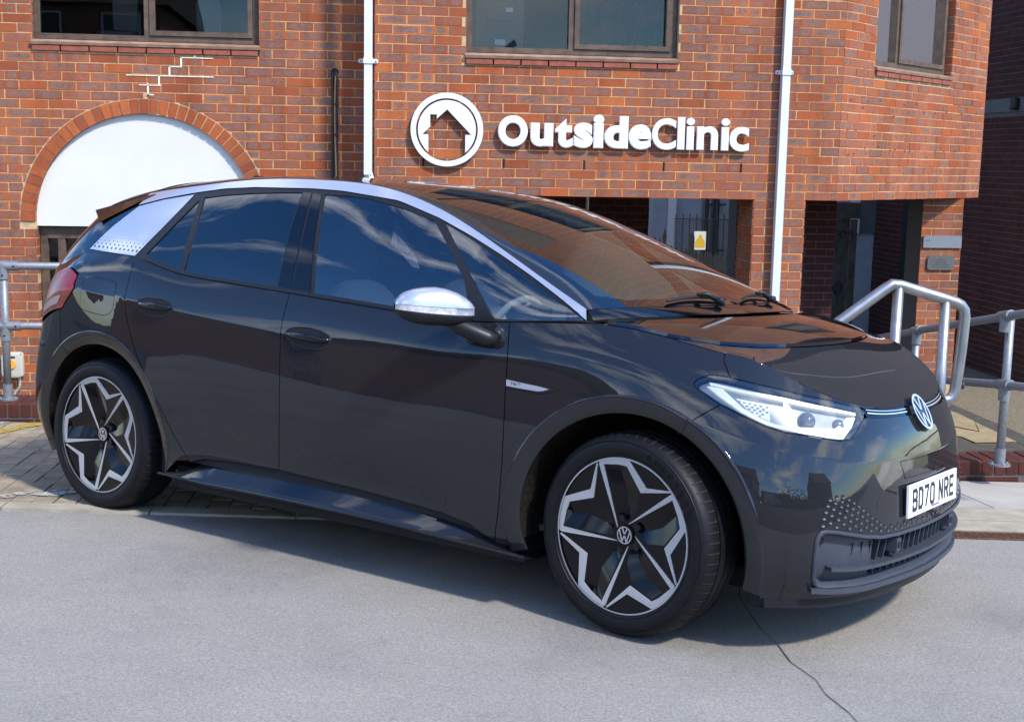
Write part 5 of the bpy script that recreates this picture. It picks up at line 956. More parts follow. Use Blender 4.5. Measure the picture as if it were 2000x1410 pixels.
EXTRA={
'drl_low':[(0.8001,0.857),(0.8021,0.8587),(0.804,0.8603),(0.8059,0.8617),(0.8078,0.8631),(0.8098,0.8644),(0.8114,0.8585),(0.8131,0.8527),(0.8147,0.8469),(0.8163,0.8412),(0.8179,0.8356),(0.8195,0.8301),(0.8211,0.8247),(0.8227,0.8194),(0.8243,0.8143),(0.8262,0.8116),(0.828,0.8092),(0.8299,0.8068),(0.8318,0.8046),(0.8337,0.8022),(0.8356,0.7998),(0.8376,0.7997),(0.8396,0.7993),(0.8416,0.7987),(0.8436,0.7978),(0.8457,0.7966),(0.8479,0.7985),(0.8502,0.8003),(0.8526,0.802),(0.855,0.8036),(0.8574,0.8054),(0.8597,0.8087),(0.862,0.8122),(0.8644,0.8159),(0.8668,0.8199),(0.8692,0.824),(0.8717,0.8281),(0.8742,0.8323),(0.8768,0.8365),(0.8793,0.8406),(0.8819,0.8446),(0.8845,0.8484),(0.8871,0.8521),(0.8897,0.8555),(0.8924,0.8587),(0.8951,0.8702),(0.8979,0.8816),(0.9007,0.8971),(0.9037,0.9128),(0.9069,0.9287),(0.9113,0.9333),(0.9159,0.9375),(0.9133,0.9193),(0.911,0.9014),(0.9088,0.8838),(0.9058,0.8665),(0.903,0.8493),(0.9003,0.8321),(0.8978,0.8149),(0.895,0.8129),(0.8923,0.8107),(0.8895,0.808),(0.8869,0.805),(0.8842,0.8018),(0.8816,0.7983),(0.879,0.7947),(0.8764,0.791),(0.874,0.7903),(0.8715,0.7896),(0.8691,0.7889),(0.8667,0.7882),(0.8643,0.7876),(0.8619,0.7871),(0.8596,0.7867),(0.8573,0.7866),(0.855,0.7859),(0.8528,0.7852),(0.8507,0.7845),(0.8485,0.7837),(0.8464,0.7829),(0.8443,0.7818),(0.8422,0.7806),(0.8402,0.7791),(0.8383,0.7813),(0.8365,0.7833),(0.8346,0.7851),(0.8328,0.7868),(0.8309,0.7885),(0.8291,0.7902),(0.8272,0.7919),(0.8254,0.7938),(0.8235,0.7958),(0.8217,0.7997),(0.8199,0.8038),(0.8182,0.808),(0.8164,0.8124),(0.8145,0.8167),(0.8127,0.8212),(0.8109,0.8257),(0.8091,0.8302)],
'drl_up':[(0.8012,0.8751),(0.8037,0.8762),(0.8062,0.877),(0.8088,0.8777),(0.8113,0.8783),(0.8139,0.8789),(0.8165,0.8796),(0.8191,0.8806),(0.8217,0.8818),(0.8245,0.8843),(0.8274,0.8874),(0.8303,0.891),(0.8332,0.895),(0.8362,0.899),(0.8392,0.9031),(0.8423,0.907),(0.8455,0.9106),(0.8488,0.9141),(0.8521,0.9176),(0.8556,0.9208),(0.8593,0.9242),(0.8631,0.9281),(0.8671,0.9324),(0.871,0.9367),(0.8749,0.9408),(0.8788,0.9446),(0.8826,0.948),(0.8863,0.9514),(0.89,0.9543),(0.8938,0.9568),(0.8976,0.959),(0.9015,0.9609),(0.9054,0.9623),(0.9095,0.9633),(0.9137,0.9639),(0.918,0.964),(0.9173,0.9499),(0.9129,0.9495),(0.9087,0.9486),(0.9046,0.9472),(0.9006,0.9454),(0.8967,0.9432),(0.8929,0.9407),(0.8891,0.9377),(0.8853,0.9342),(0.8816,0.9305),(0.8778,0.9263),(0.874,0.9219),(0.8703,0.9184),(0.8664,0.9146),(0.8626,0.911),(0.8589,0.9077),(0.8554,0.9049),(0.852,0.9023),(0.8487,0.8998),(0.8455,0.8968),(0.8424,0.8936),(0.8393,0.8902),(0.8364,0.8864),(0.8334,0.8827),(0.8305,0.879),(0.8276,0.8757),(0.8248,0.8728),(0.822,0.8704),(0.8191,0.8693),(0.8162,0.8686),(0.8133,0.8681),(0.8105,0.8678),(0.8077,0.8674),(0.8048,0.8669),(0.802,0.8661)],
'hexpanel':[(0.8192,0.8454),(0.8212,0.8467),(0.8232,0.8483),(0.8252,0.8501),(0.8273,0.8522),(0.8293,0.8545),(0.8313,0.8569),(0.8334,0.8595),(0.8355,0.8621),(0.8376,0.8647),(0.8397,0.8672),(0.8419,0.8695),(0.842,0.8572),(0.8421,0.8449),(0.8422,0.8325),(0.8424,0.82),(0.8425,0.8075),(0.8404,0.8077),(0.8384,0.8078),(0.8364,0.8076),(0.8344,0.8073),(0.8327,0.81),(0.831,0.8127),(0.8293,0.8154),(0.8275,0.8181)],
'hexdots':[(0.8216,0.8358),(0.8249,0.8376),(0.8285,0.8424),(0.8321,0.8458),(0.8359,0.8509),(0.8268,0.8292),(0.8303,0.833),(0.8338,0.8372),(0.8377,0.8417),(0.8285,0.821),(0.8319,0.8251),(0.8357,0.8301),(0.8304,0.813),(0.8337,0.8169),(0.8373,0.821),(0.8355,0.8105),(0.8402,0.8566),(0.8403,0.8364)],
'handle_r':[(0.3077,0.7002),(0.3103,0.7233),(0.3147,0.7329),(0.3191,0.7427),(0.3231,0.7475),(0.327,0.7524),(0.3308,0.7574),(0.3345,0.7556),(0.3381,0.7536),(0.3417,0.7515),(0.3447,0.739),(0.3476,0.7263),(0.3488,0.6985),(0.3453,0.6736),(0.3415,0.6633),(0.3377,0.6532),(0.3331,0.6488),(0.3284,0.6445),(0.3248,0.6453),(0.3212,0.6461),(0.3176,0.6469),(0.314,0.655),(0.3104,0.663)],
'handle_f':[(0.4708,0.7132),(0.4738,0.741),(0.4775,0.7509),(0.4811,0.7608),(0.4841,0.7636),(0.4871,0.7664),(0.4901,0.7692),(0.493,0.772),(0.4967,0.7694),(0.5004,0.7669),(0.5041,0.7644),(0.5081,0.7547),(0.5121,0.7451),(0.5147,0.7146),(0.5124,0.6805),(0.5094,0.6671),(0.5065,0.6538),(0.5022,0.6494),(0.498,0.6451),(0.4943,0.6452),(0.4907,0.6453),(0.487,0.6454),(0.4839,0.6501),(0.4809,0.655),(0.4778,0.6598),(0.475,0.6729),(0.4722,0.6861)],
'bar_r':[(0.3098,0.6965),(0.315,0.6986),(0.3201,0.7012),(0.3252,0.7045),(0.3302,0.7078),(0.3351,0.7113),(0.341,0.716),(0.3468,0.7207),(0.3469,0.7149),(0.3415,0.6993),(0.3357,0.6878),(0.3304,0.6867),(0.325,0.6856),(0.3196,0.6845),(0.3142,0.6835)],
'bar_f':[(0.4725,0.7116),(0.4767,0.713),(0.4809,0.7145),(0.4851,0.716),(0.4892,0.7175),(0.4934,0.7189),(0.4975,0.7204),(0.5016,0.7224),(0.5057,0.7244),(0.5097,0.7264),(0.5137,0.7284),(0.5139,0.721),(0.51,0.7135),(0.506,0.7059),(0.5021,0.6985),(0.4981,0.6919),(0.494,0.692),(0.4898,0.692),(0.4856,0.6921),(0.4814,0.6922),(0.4772,0.6922)],
'badge_o':[(0.666,0.6998),(0.6684,0.6992),(0.6708,0.6984),(0.6731,0.6976),(0.6755,0.6967),(0.6778,0.6957),(0.6806,0.6949),(0.6833,0.694),(0.686,0.693),(0.6887,0.6919),(0.6914,0.6909),(0.6937,0.6893),(0.696,0.6877),(0.6983,0.6862),(0.7006,0.6846),(0.7029,0.683),(0.7052,0.6815),(0.7025,0.6732),(0.6998,0.6651),(0.6966,0.6589),(0.6934,0.6529),(0.6894,0.6539),(0.6867,0.6553),(0.684,0.6567),(0.6812,0.6579),(0.6785,0.659),(0.6761,0.6601),(0.6737,0.661),(0.6714,0.6617),(0.669,0.6624),(0.6666,0.6629)],
'badge_i':[(0.6664,0.6959),(0.6693,0.695),(0.6722,0.694),(0.675,0.6928),(0.6779,0.6915),(0.6806,0.6905),(0.6834,0.6894),(0.6861,0.6882),(0.6888,0.687),(0.6915,0.6857),(0.694,0.6834),(0.6965,0.6811),(0.6989,0.6787),(0.6967,0.6726),(0.6945,0.6667),(0.6906,0.6617),(0.6882,0.6623),(0.6857,0.6628),(0.6833,0.6633),(0.6809,0.6637),(0.6784,0.664),(0.6761,0.6646),(0.6737,0.6651),(0.6714,0.6655),(0.669,0.6657),(0.6667,0.6659)],
'badge_1':[(0.6697,0.6885),(0.6714,0.6885),(0.6708,0.6718),(0.6704,0.6717),(0.6707,0.6856),(0.6697,0.6856)],
'badge_s':[(0.6722,0.686),(0.6744,0.6865),(0.6744,0.6836),(0.6727,0.6831),(0.6743,0.6804),(0.674,0.675),(0.6723,0.6759),(0.6724,0.6785),(0.6736,0.6784),(0.6724,0.6802)],
'badge_t':[(0.6749,0.6887),(0.6773,0.6881),(0.6772,0.6858),(0.6765,0.6856),(0.6763,0.6752),(0.6758,0.6754),(0.676,0.6858),(0.6749,0.6861)],
'tail_edge':[(0.195,0.7817),(0.1973,0.7929),(0.2032,0.7753),(0.2081,0.763),(0.2122,0.7507),(0.216,0.7403),(0.2195,0.7315),(0.2229,0.7238)],
'studs':[(0.8804,0.5019),(0.8854,0.5158),(0.89,0.5206),(0.8789,0.4743),(0.8843,0.4913),(0.8892,0.5008),(0.8946,0.5111),(0.8776,0.4454),(0.8829,0.4624),(0.8886,0.4767),(0.8934,0.4853),(0.8987,0.4952),(0.8764,0.4154),(0.8816,0.4335),(0.8874,0.4476),(0.8927,0.4598),(0.8977,0.4687),(0.9028,0.4773),(0.8759,0.3837),(0.8808,0.4003),(0.8864,0.4175),(0.8914,0.4306),(0.8967,0.441),(0.9018,0.4507),(0.9069,0.458),(0.8854,0.3837),(0.8906,0.3987),(0.8958,0.4121),(0.9009,0.4224),(0.906,0.4313),(0.911,0.4384),(0.8953,0.379),(0.9001,0.3899),(0.905,0.401),(0.91,0.4103),(0.9153,0.4187),(0.9048,0.3702),(0.9098,0.3801),(0.9151,0.3891),(0.9202,0.4001),(0.9144,0.3618),(0.9197,0.3713),(0.9247,0.382),(0.925,0.3542),(0.9299,0.3667),(0.934,0.3486),(0.938,0.3634),(0.9428,0.348),(0.9472,0.3594),(0.952,0.3447),(0.9562,0.3592),(0.9603,0.3468),(0.9645,0.3588),(0.9694,0.3468),(0.9729,0.3581),(0.9775,0.3468),(0.987,0.3462),(0.995,0.3516),(1.0046,0.3481),(1.0139,0.3466),(1.0224,0.3491),(1.0315,0.3579)],
'pdc':[(0.9243,0.4964),(0.9274,0.4883),(0.928,0.4762),(0.9286,0.4643),(0.9278,0.4525),(0.927,0.4408),(0.9243,0.4324),(0.9212,0.4383),(0.9208,0.4498),(0.9204,0.4614),(0.9211,0.4734),(0.9218,0.4856)],
'fog':[(0.8777,0.31)],
}
PARTDOTS=[(0.22857,0.26912,2.6),(0.23586,0.25533,2.6),(0.24291,0.24579,2.6),(0.24974,0.23936,2.6),(0.25636,0.23517,2.6),(0.26279,0.23264,2.6),(0.26903,0.23168,2.6),(0.27511,0.23226,2.6),(0.28096,0.23424,2.6),(0.28668,0.23759,2.6),(0.29226,0.24227,2.6),(0.2271,0.21744,4.5),(0.23439,0.20367,4.5),(0.2414,0.19429,4.5),(0.24821,0.18812,4.5),(0.2548,0.18421,4.5),(0.2612,0.18197,4.5),(0.26741,0.18122,4.5),(0.27346,0.18196,4.5),(0.27931,0.18412,4.5),(0.285,0.18766,4.5),(0.29057,0.19255,4.5),(0.22458,0.17069,7),(0.23196,0.15563,7),(0.23904,0.14542,7),(0.24589,0.1387,7),(0.25254,0.13449,7),(0.25898,0.13203,7),(0.26523,0.13103,7),(0.2713,0.13151,7),(0.2772,0.13345,7),(0.28293,0.1368,7),(0.28853,0.14155,7),(0.22268,0.11488,10),(0.23001,0.09957,10),(0.23704,0.08928,10),(0.24383,0.08262,10),(0.25041,0.07858,10),(0.2568,0.07634,10),(0.26299,0.07548,10),(0.269,0.07599,10),(0.27486,0.07793,10),(0.28055,0.08123,10),(0.28611,0.08597,10)]
# ================================================================== THE CAR
M_paint,N_,L_,b_=_m('dark_grey_metallic_paint')
_f1=noise_node(N_,L_,900,2,.5); _rr=ramp(N_,L_,_f1.outputs['Fac'],[(.35,(.011,.0115,.013)),(.7,(.019,.020,.024))]); L_.new(_rr.outputs[0],b_.inputs['Base Color'])
b_.inputs['Metallic'].default_value=0; b_.inputs['Specular IOR Level'].default_value=.0; b_.inputs['Roughness'].default_value=.45; b_.inputs['Coat Weight'].default_value=1; b_.inputs['Coat Roughness'].default_value=.012; b_.inputs['Coat IOR'].default_value=1.52
_nn=noise_node(N_,L_,7,3,.5); _bb=N_.new('ShaderNodeBump'); _bb.inputs['Strength'].default_value=.035; _bb.inputs['Distance'].default_value=.01; L_.new(_nn.outputs['Fac'],_bb.inputs['Height']); L_.new(_bb.outputs[0],b_.inputs['Coat Normal'])
M_gloss=mat('gloss_black_panel',(.003,.003,.004),.05,scale=4,var=.1,spec=.5); M_gloss.node_tree.nodes['Principled BSDF'].inputs['Coat Roughness'].default_value=.01
M_trim=mat('satin_black_trim',(.011,.011,.013),.40,scale=30,var=.15,bmp=.05,spec=.3)
M_silver=mat('silver_lacquer',(.50,.515,.57),.30,metal=.55,scale=400,var=.06,coat=1)
M_grille=mat('slate_grey_bumper_plastic',(.038,.044,.060),.48,scale=30,var=.12,bmp=.06)
M_felt=mat('dusty_wheel_arch_felt',(.014,.011,.009),.95,scale=60,var=.7,bmp=.6,spec=.05)
M_inner=mat('black_inner_shell',(.004,.004,.005),.8,scale=4,var=.1)
M_rubber=mat('tyre_rubber',(.0065,.0065,.0075),.5,scale=40,var=.35,bmp=.05,spec=.22)
M_rimblack=mat('gloss_black_wheel_lacquer',(.003,.003,.004),.15,scale=8,var=.1,spec=.3)
M_barrel=mat('dark_wheel_barrel',(.008,.008,.009),.6,scale=8,var=.1,spec=.2)
M_rimsilver=mat('diamond_cut_alloy',(.50,.50,.51),.36,metal=.5,scale=60,var=.05)
M_disc=mat('brake_disc_steel',(.12,.115,.11),.55,metal=.5,scale=20,var=.2)
M_seat=mat('pale_grey_seat_fabric',(.62,.64,.60),.85,scale=60,var=.08,bmp=.1)
M_seatdark=mat('dark_grey_seat_fabric',(.05,.055,.06),.85,scale=40,var=.1)
M_dash=mat('light_grey_dashboard',(.40,.42,.41),.6,scale=20,var=.06)
M_gfront=glass_mat('clear_side_glass',(.95,.99,.99),2.15); M_grear=glass_mat('privacy_side_glass',(.10,.11,.12),1.85); M_gws=glass_mat('windscreen_glass',(.24,.27,.27),1.85)
M_glamp=glass_mat('headlight_cover',(.95,.97,.98),1.8)
M_drl=mat('white_light_guide',(.86,.88,.90),.25,scale=3,var=.02); M_lampin=mat('lamp_housing_silver',(.40,.42,.45),.35,metal=0,scale=10,var=.1); _e=M_drl.node_tree.nodes['Principled BSDF']; _e.inputs['Emission Color'].default_value=(.93,.97,1,1); _e.inputs['Emission Strength'].default_value=.25
M_lens=mat('projector_lens',(.10,.12,.15),.05,scale=4,var=.1,coat=1)
M_redlamp=mat('red_tail_lamp',(.22,.003,.005),.3,scale=14,var=.6,spec=.3); M_redlite=mat('pale_lamp_insert',(.42,.22,.22),.3,scale=9,var=.1)
M_plate=mat('white_number_plate',(.82,.82,.84),.35,scale=3,var=.01); M_purple=mat('purple_dealer_strip',(.16,.09,.38),.4,scale=3,var=.02)
M_chrome=mat('satin_chrome',(.80,.80,.82),.22,metal=.6,scale=5,var=.03)
M_indic=mat('clear_indicator_lens',(.52,.50,.50),.15,scale=60,var=.3,coat=1)
CM=Matrix(((.74109281,.67074709,.02966121),(-.67125619,.73928527,.05359485),(.01402049,-.05962903,.99812214)))
car=thing('hatchback_car','dark grey electric hatchback with silver pillar panels and star-pattern wheels parked at an angle','car',tuple(GO)); car.rotation_euler=CM.to_euler()
SCALE={'S1':(5.9,.95),'S4':(5.9,.42),'S3':(5.9,.66),'S2':(5.9,.75)}
SFUN={'S1':S1m,'S4':S4m,'S3':S3m,'S2':S2m}
SIGN={'S1':1,'S4':1,'S3':1,'S2':1}
def snorm(k,u,v):
    S=SFUN[k]; e=2e-4
    ulo=0 if k!='S1' else -9
    du=S(u+e,v)-S(u-e,v); dv=S(u,v+e)-S(u,v-e) if k not in('S2','S3') else S(u,np.clip(v+e,0,2))-S(u,np.clip(v-e,0,2)); n=np.cross(du,dv); l=np.linalg.norm(n,axis=1); n=n/np.maximum(l,1e-12)[:,None]
    bad=l<1e-12; n[bad]=(0,0,1)
    return n
for k_,(a,b2) in {'S1':(.55,.5),'S4':(.5,.5),'S3':(.5,.5),'S2':(.8,.5)}.items():
    n_=snorm(k_,np.array([a]),np.array([b2]))[0]; ref={'S1':(0,-1,0),'S4':(0,-1,.3),'S3':(0,-.2,1),'S2':(0,-.2,1)}[k_]
    SIGN[k_]=1 if n_@np.array(ref)>0 else -1
def pip(P,poly):
    x,y=P[:,0],P[:,1]; ins=np.zeros(len(P),bool); n=len(poly); j=n-1
    for i in range(n):
        xi,yi=poly[i]; xj,yj=poly[j]
        c=((yi>y)!=(yj>y)); 
        with np.errstate(divide='ignore',invalid='ignore'): xx=(xj-xi)*(y-yi)/((yj-yi) if yj!=yi else 1e-12)+xi
        ins^=(c&(x<xx)); j=i
    return ins
def clean(P,mn=.004):
    out=[P[0]]
    for p in P[1:]:
        if np.hypot(*(p-out[-1]))>mn: out.append(p)
    if np.hypot(*(out[0]-out[-1]))<mn: out.pop()
    return np.array(out)
def densify(P,st):
    out=[]
    for a,b in zip(P,np.roll(P,-1,axis=0)):
        n=max(1,int(np.hypot(*(b-a))/st)); out+= [a+(b-a)*k/n for k in range(n)]
    return np.array(out)
def area(P): x,y=P.T; return .5*np.sum(x*np.roll(y,-1)-y*np.roll(x,-1))
def inset(P,d):
    if area(P)<0: P=P[::-1]
    e=np.roll(P,-1,axis=0)-P; e/=np.maximum(np.linalg.norm(e,axis=1),1e-9)[:,None]; n=np.stack([-e[:,1],e[:,0]],1); m=n+np.roll(n,1,axis=0); l=np.linalg.norm(m,axis=1); m/=np.maximum(l,.35)[:,None]
    f=1/np.maximum(.5*np.maximum(l,.7),.5); return P+m*d*np.minimum(f,1.5)[:,None]
def panel(name,k,poly,m,off=0.,holes=(),depth=.014,gap=.0018,bev=.003,grid=.030,mirror=True,free=None,parent=None,holegap=.0,drop=.6,label=None):
    sx=np.array(SCALE[k]); P=clean(np.asarray(poly,float)*sx)
    if area(P)<0: P=P[::-1]
    P=densify(P,grid*.7); fr=np.array([free is not None and free(*(p/sx)) for p in P])
    P0=np.where(fr[:,None],P,inset(P,gap)) if gap else P; P1=inset(P,gap+bev); P1=np.where(fr[:,None],P0,P1) if bev else None
    loops=[P0]; dz=[np.where(fr,0,-bev*drop) if bev else np.zeros(len(P0))]
    verts=[P0]; edges=[(i,(i+1)%len(P0)) for i in range(len(P0))]; n0=len(P0)
    if bev:
        P1=P1[~fr] if fr.any() else P1; P1=clean(P1,.002); kk=n0; verts.append(P1); dz.append(np.zeros(len(P1)))
        if not fr.any(): edges+=[(kk+i,kk+(i+1)%len(P1)) for i in range(len(P1))]
    hl=[]
    for h in holes:
        H_=clean(np.asarray(h,float)*sx); 
        if area(H_)<0: H_=H_[::-1]
        H_=inset(densify(H_,grid*.7),-holegap) if holegap else densify(H_,grid*.7); kk=sum(len(a) for a in verts); verts.append(H_); dz.append(np.full(len(H_),-bev*drop if bev else 0)); edges+=[(kk+i,kk+(i+1)%len(H_)) for i in range(len(H_))]; hl.append((kk,H_))
    lo=P0.min(0); hi=P0.max(0); gx,gy=np.meshgrid(np.arange(lo[0],hi[0],grid),np.arange(lo[1],hi[1],grid*.8)); Gp=np.stack([gx.ravel(),gy.ravel()],1)
    Gp=Gp[pip(Gp,inset(P,gap+bev+.006))]
    for _,H_ in hl: Gp=Gp[~pip(Gp,inset(H_,-.008))]
    allb=np.vstack(verts); 
    if len(Gp): 
        d=np.min(((Gp[:,None,:]-allb[None,:,:])**2).sum(-1),axis=1); Gp=Gp[d>(.007)**2]
    V=np.vstack([allb,Gp]); DZ=np.r_[np.concatenate(dz),np.zeros(len(Gp))]
    vo,eo,fo,ov,oe,of=delaunay_2d_cdt([Vector(p) for p in V],edges,[],0,1e-6)
    VO=np.array([v[:] for v in vo]); DO=np.array([DZ[o[0]] if len(o) else 0. for o in ov]); T=np.array([f for f in fo if len(f)==3])
    cen=VO[T].mean(1); keep=pip(cen,P0)
    for _,H_ in hl: keep&=~pip(cen,H_)
    T=T[keep]
    uv=VO/sx; n=snorm(k,uv[:,0],uv[:,1])*SIGN[k]; X=SFUN[k](uv[:,0],uv[:,1])+n*(off+DO)[:,None]
    # orient triangles along the normals
    tn=np.cross(X[T[:,1]]-X[T[:,0]],X[T[:,2]]-X[T[:,0]]); flip=(tn*n[T[:,0]]).sum(1)<0; T[flip]=T[flip][:,::-1]
    # skirts
    VV=[X]; NN=[n]; FF=[tuple(t) for t in T]; base=len(X)
    for H_,sg in [(P0,1)]+[(h,-1) for _,h in hl]:
        q=H_/sx; nn=snorm(k,q[:,0],q[:,1])*SIGN[k]; a=SFUN[k](q[:,0],q[:,1]); top=a+nn*(off-(bev*drop if bev else 0)); bot=a+nn*(off-depth); m_=len(H_)
        if sg>0 and fr.any():
            pass
        tan=np.roll(top,-1,axis=0)-np.roll(top,1,axis=0); tan/=np.maximum(np.linalg.norm(tan,axis=1),1e-9)[:,None]; on=np.cross(tan,nn)
        c_=X.mean(0); 
        VV+=[top,bot]; 
        # outward direction sign check by polygon orientation
        s_=np.sign(((top-c_)*on).sum(1).mean()) or 1
        s_=s_*sg
        NN+=[on*s_,on*s_]
        for i in range(m_):
            j=(i+1)%m_
            if sg>0 and fr[i] and fr[j]: continue
            FF.append((base+i,base+j,base+m_+j,base+m_+i))
        base+=2*m_
    X=np.vstack(VV); NNn=np.vstack(NN)
    res=[]
    for s in ((1,-1) if mirror else (1,)):
        me=bpy.data.meshes.new(name); XX=X*[1,s,1]; nn=NNn*[1,s,1]
        me.from_pydata(XX.tolist(),[],[tuple(int(i) for i in (f if s>0 else f[::-1])) for f in FF]); me.materials.append(m); me.polygons.foreach_set('use_smooth',[True]*len(me.polygons))
        me.normals_split_custom_set_from_vertices([tuple(map(float,v)) for v in nn]); me.update()
        o=bpy.data.objects.new(name,me); COL.objects.link(o); o.parent=parent or car
        if label: o['label']=label
        res.append(o)
    return res
def PT(n): return np.array(PARTS[n])
def XT(n): return np.array(EXTRA[n])
def cp(k,u,v,off=0.):
    n=snorm(k,np.array([u]),np.array([v]))*SIGN[k]; return (SFUN[k](np.array([u]),np.array([v]))+n*off)[0],n[0]
# ---- body panels
uh=PT('_hfc')[-1][0]
hood_free=lambda u,v: False
fuel=PT('fuel_flap')
panel('quarter_panel','S1',PT('quarter_panel'),M_paint,holes=[fuel],holegap=.0015)
panel('fuel_flap','S1',fuel,M_paint,mirror=False,gap=.001,bev=.002,grid=.02)
dr_=panel('rear_door','S1',PT('rear_door'),M_paint); df_=panel('front_door','S1',PT('front_door'),M_paint)
panel('front_wing','S1',PT('front_fender'),M_paint)
hl=PT('headlight'); fbc=PT('_fbc'); hlb=PT('_hlb'); tip=PT('_hltip'); bt=PT('_bart'); bb=PT('_barb')
# front bumper: one piece across the nose
Ro=.478
e=fbc[-1]; xe=S1(*e)[0]; a0=math.degrees(math.atan2(xe[2]-.343,xe[0]-2.775))
def arc(cx,R_,a0,a1,n=24,cz=.343):
    o=[]; v=.6
    for a in np.radians(np.linspace(a0,a1,n)):
        x,z=cx+R_*math.cos(a),cz+R_*math.sin(a); p=np.array([float(u_of_x(x)),v])
        for _ in range(25):
            Pp=S1(p[0],p[1])[0]; er=np.array([x-Pp[0],z-Pp[2]])
            if abs(er).max()<1e-5: break
            h=1e-5; A=(S1(p[0]+h,p[1])[0]-Pp)[[0,2]]/h; B=(S1(p[0],p[1]+h)[0]-Pp)[[0,2]]/h; p=p+np.clip(np.linalg.solve(np.stack([A,B],1),er),-.1,.1)
        o.append(p); v=p[1]
    return np.array(o)
mir=lambda P:(np.asarray(P)*[-1,1]+[2,0])[::-1]
fa=arc(2.775,Ro,-17,a0,26)
barb=bb[bb[:,0]<.999]
right=np.vstack([[[fa[0][0],.0]],fa,fbc[::-1][1:],hlb[::-1][1:],[[.9265,.945]],barb[1:]]); right=right[right[:,0]<1]
bott=np.array([[u,0.] for u in np.linspace(2-fa[0][0],fa[0][0],40)])[1:-1]
go=PT('grille_outline'); go=go[go[:,0]<.999]; gtop=[[1.,.3185]]; 
G_r=np.vstack([[[1.,.3185]],go,[[1.,.066]]]) ; Gout=np.vstack([G_r[:-1],[[1.,.066]],mir(G_r)[1:-1]])
ft=PT('_flapt'); fb_=PT('_flapb'); FL=np.array([[.9525,.676],[.975,.676],[1.,.675],[1.025,.676],[1.0475,.676],[1.042,.569],[1.02,.572],[1.,.572],[.98,.572],[.958,.569]])
pdc=XT('pdc')
bump_=panel('front_bumper','S1',np.vstack([right,[[1.,.942]],mir(right),bott]),M_paint,holes=[Gout,FL],holegap=.001,mirror=False,grid=.026)
panel('bumper_flap','S1',FL,M_paint,mirror=False,gap=.0018,bev=.002,grid=.02)
panel('sensor_disc','S1',pdc,M_paint,off=.0012,gap=0,bev=.001,depth=.003,grid=.01)
# light bar between the lamps
LB=np.vstack([[[.9245,.985]],bt[1:],[[1.,1.0]],mir(bt[1:]),[[1.0755,.985]],[[1.0735,.948]],mir(barb[1:]),[[1.,.942]],barb[1:][::-1],[[.9265,.948]]])
panel('front_light_bar','S1',LB*[1,1],M_gloss,off=-.003,mirror=False,gap=.001,bev=.001,grid=.02)
mid_=np.array([[u,.965+.006*0] for u in np.linspace(.928,.982,12)]); q_=np.vstack([mid_+[0,.0035],(mid_-[0,.0035])[::-1]]); panel('light_guide','S1',q_,M_chrome,off=.0005,gap=0,bev=0,depth=.003,grid=.02)
q_=np.vstack([mid_+[0,.020],(mid_+[0,.0155])[::-1]]); panel('chrome_line','S1',q_,M_chrome,off=.0005,gap=0,bev=0,depth=.003,grid=.02)
# bonnet: lower band on the side surface + cap
hlt=PT('_hlt'); hfc=PT('_hfc')
low=np.vstack([hfc,hlt[1:],[[.9235,.992]],bt[1:][bt[1:][:,1]<.999] if (bt[1:][:,1]<.999).any() else np.zeros((0,2))]); low=low[low[:,1]<1.0]
band=np.vstack([[[hfc[0][0],1.0]],low,[[.9405,1.0]]]); 
panel('bonnet_edge','S1',band,M_paint,free=lambda u,v: v>.9985,grid=.022)
g2=PT('_gap2') if '_gap2' in PARTS else None
GAPW=[(0,.7675),(.02,.7745),(.043,.778),(.083,.783),(.127,.789),(.184,.792),(.247,.795),(.322,.798),(.41,.799),(.506,.8005),(.75,.8015),(1,.802)]
gap_r=np.array([[u,w] for w,u in GAPW]); gap_full=np.vstack([gap_r,(gap_r*[1,-1]+[0,2])[::-1][1:]])
us_=np.linspace(.7675,.998,40); 
capr=np.vstack([gap_full+[.0006,0],np.array([[u,2.0] for u in us_[1:]]),np.array([[u,0.0] for u in us_[1:][::-1]])])
panel('bonnet','S2',capr,M_paint,free=lambda u,v: v<.0015 or v>1.9985,mirror=False,grid=.030)
u0c=float(u_of_x(2.62))
cw=np.vstack([np.array([[u,0.0] for u in np.linspace(u0c+.002,.767,14)]),gap_full[1:-1],np.array([[u,2.0] for u in np.linspace(.767,u0c+.002,14)])])
panel('black_bonnet_top','S2',cw,M_gloss,off=.009,mirror=False,bev=.012,drop=.75,depth=.02,grid=.026,gap=.003)
# raised crease on the bonnet
CRS=[(.828,.001),(.834,.012),(.840,.039),(.845,.117),(.847,.256),(.8505,.42),(.851,.70),(.849,1.0)]
b=MB(); pts=[tuple(cp('S2',u,w,-.0022)[0]) for u,w in CRS]; pts=pts+[(x,-y,z) for x,y,z in pts[::-1][1:]]
sp=ncs(np.r_[0,np.cumsum(np.linalg.norm(np.diff(np.array(pts),axis=0),axis=1))],np.array(pts)); ln=np.linalg.norm(np.diff(np.array(pts),axis=0),axis=1).sum(); b.tube([tuple(p) for p in sp(np.linspace(0,ln,110))],.0040,8); b.build('bonnet_crease',M_paint,car,smooth=True)
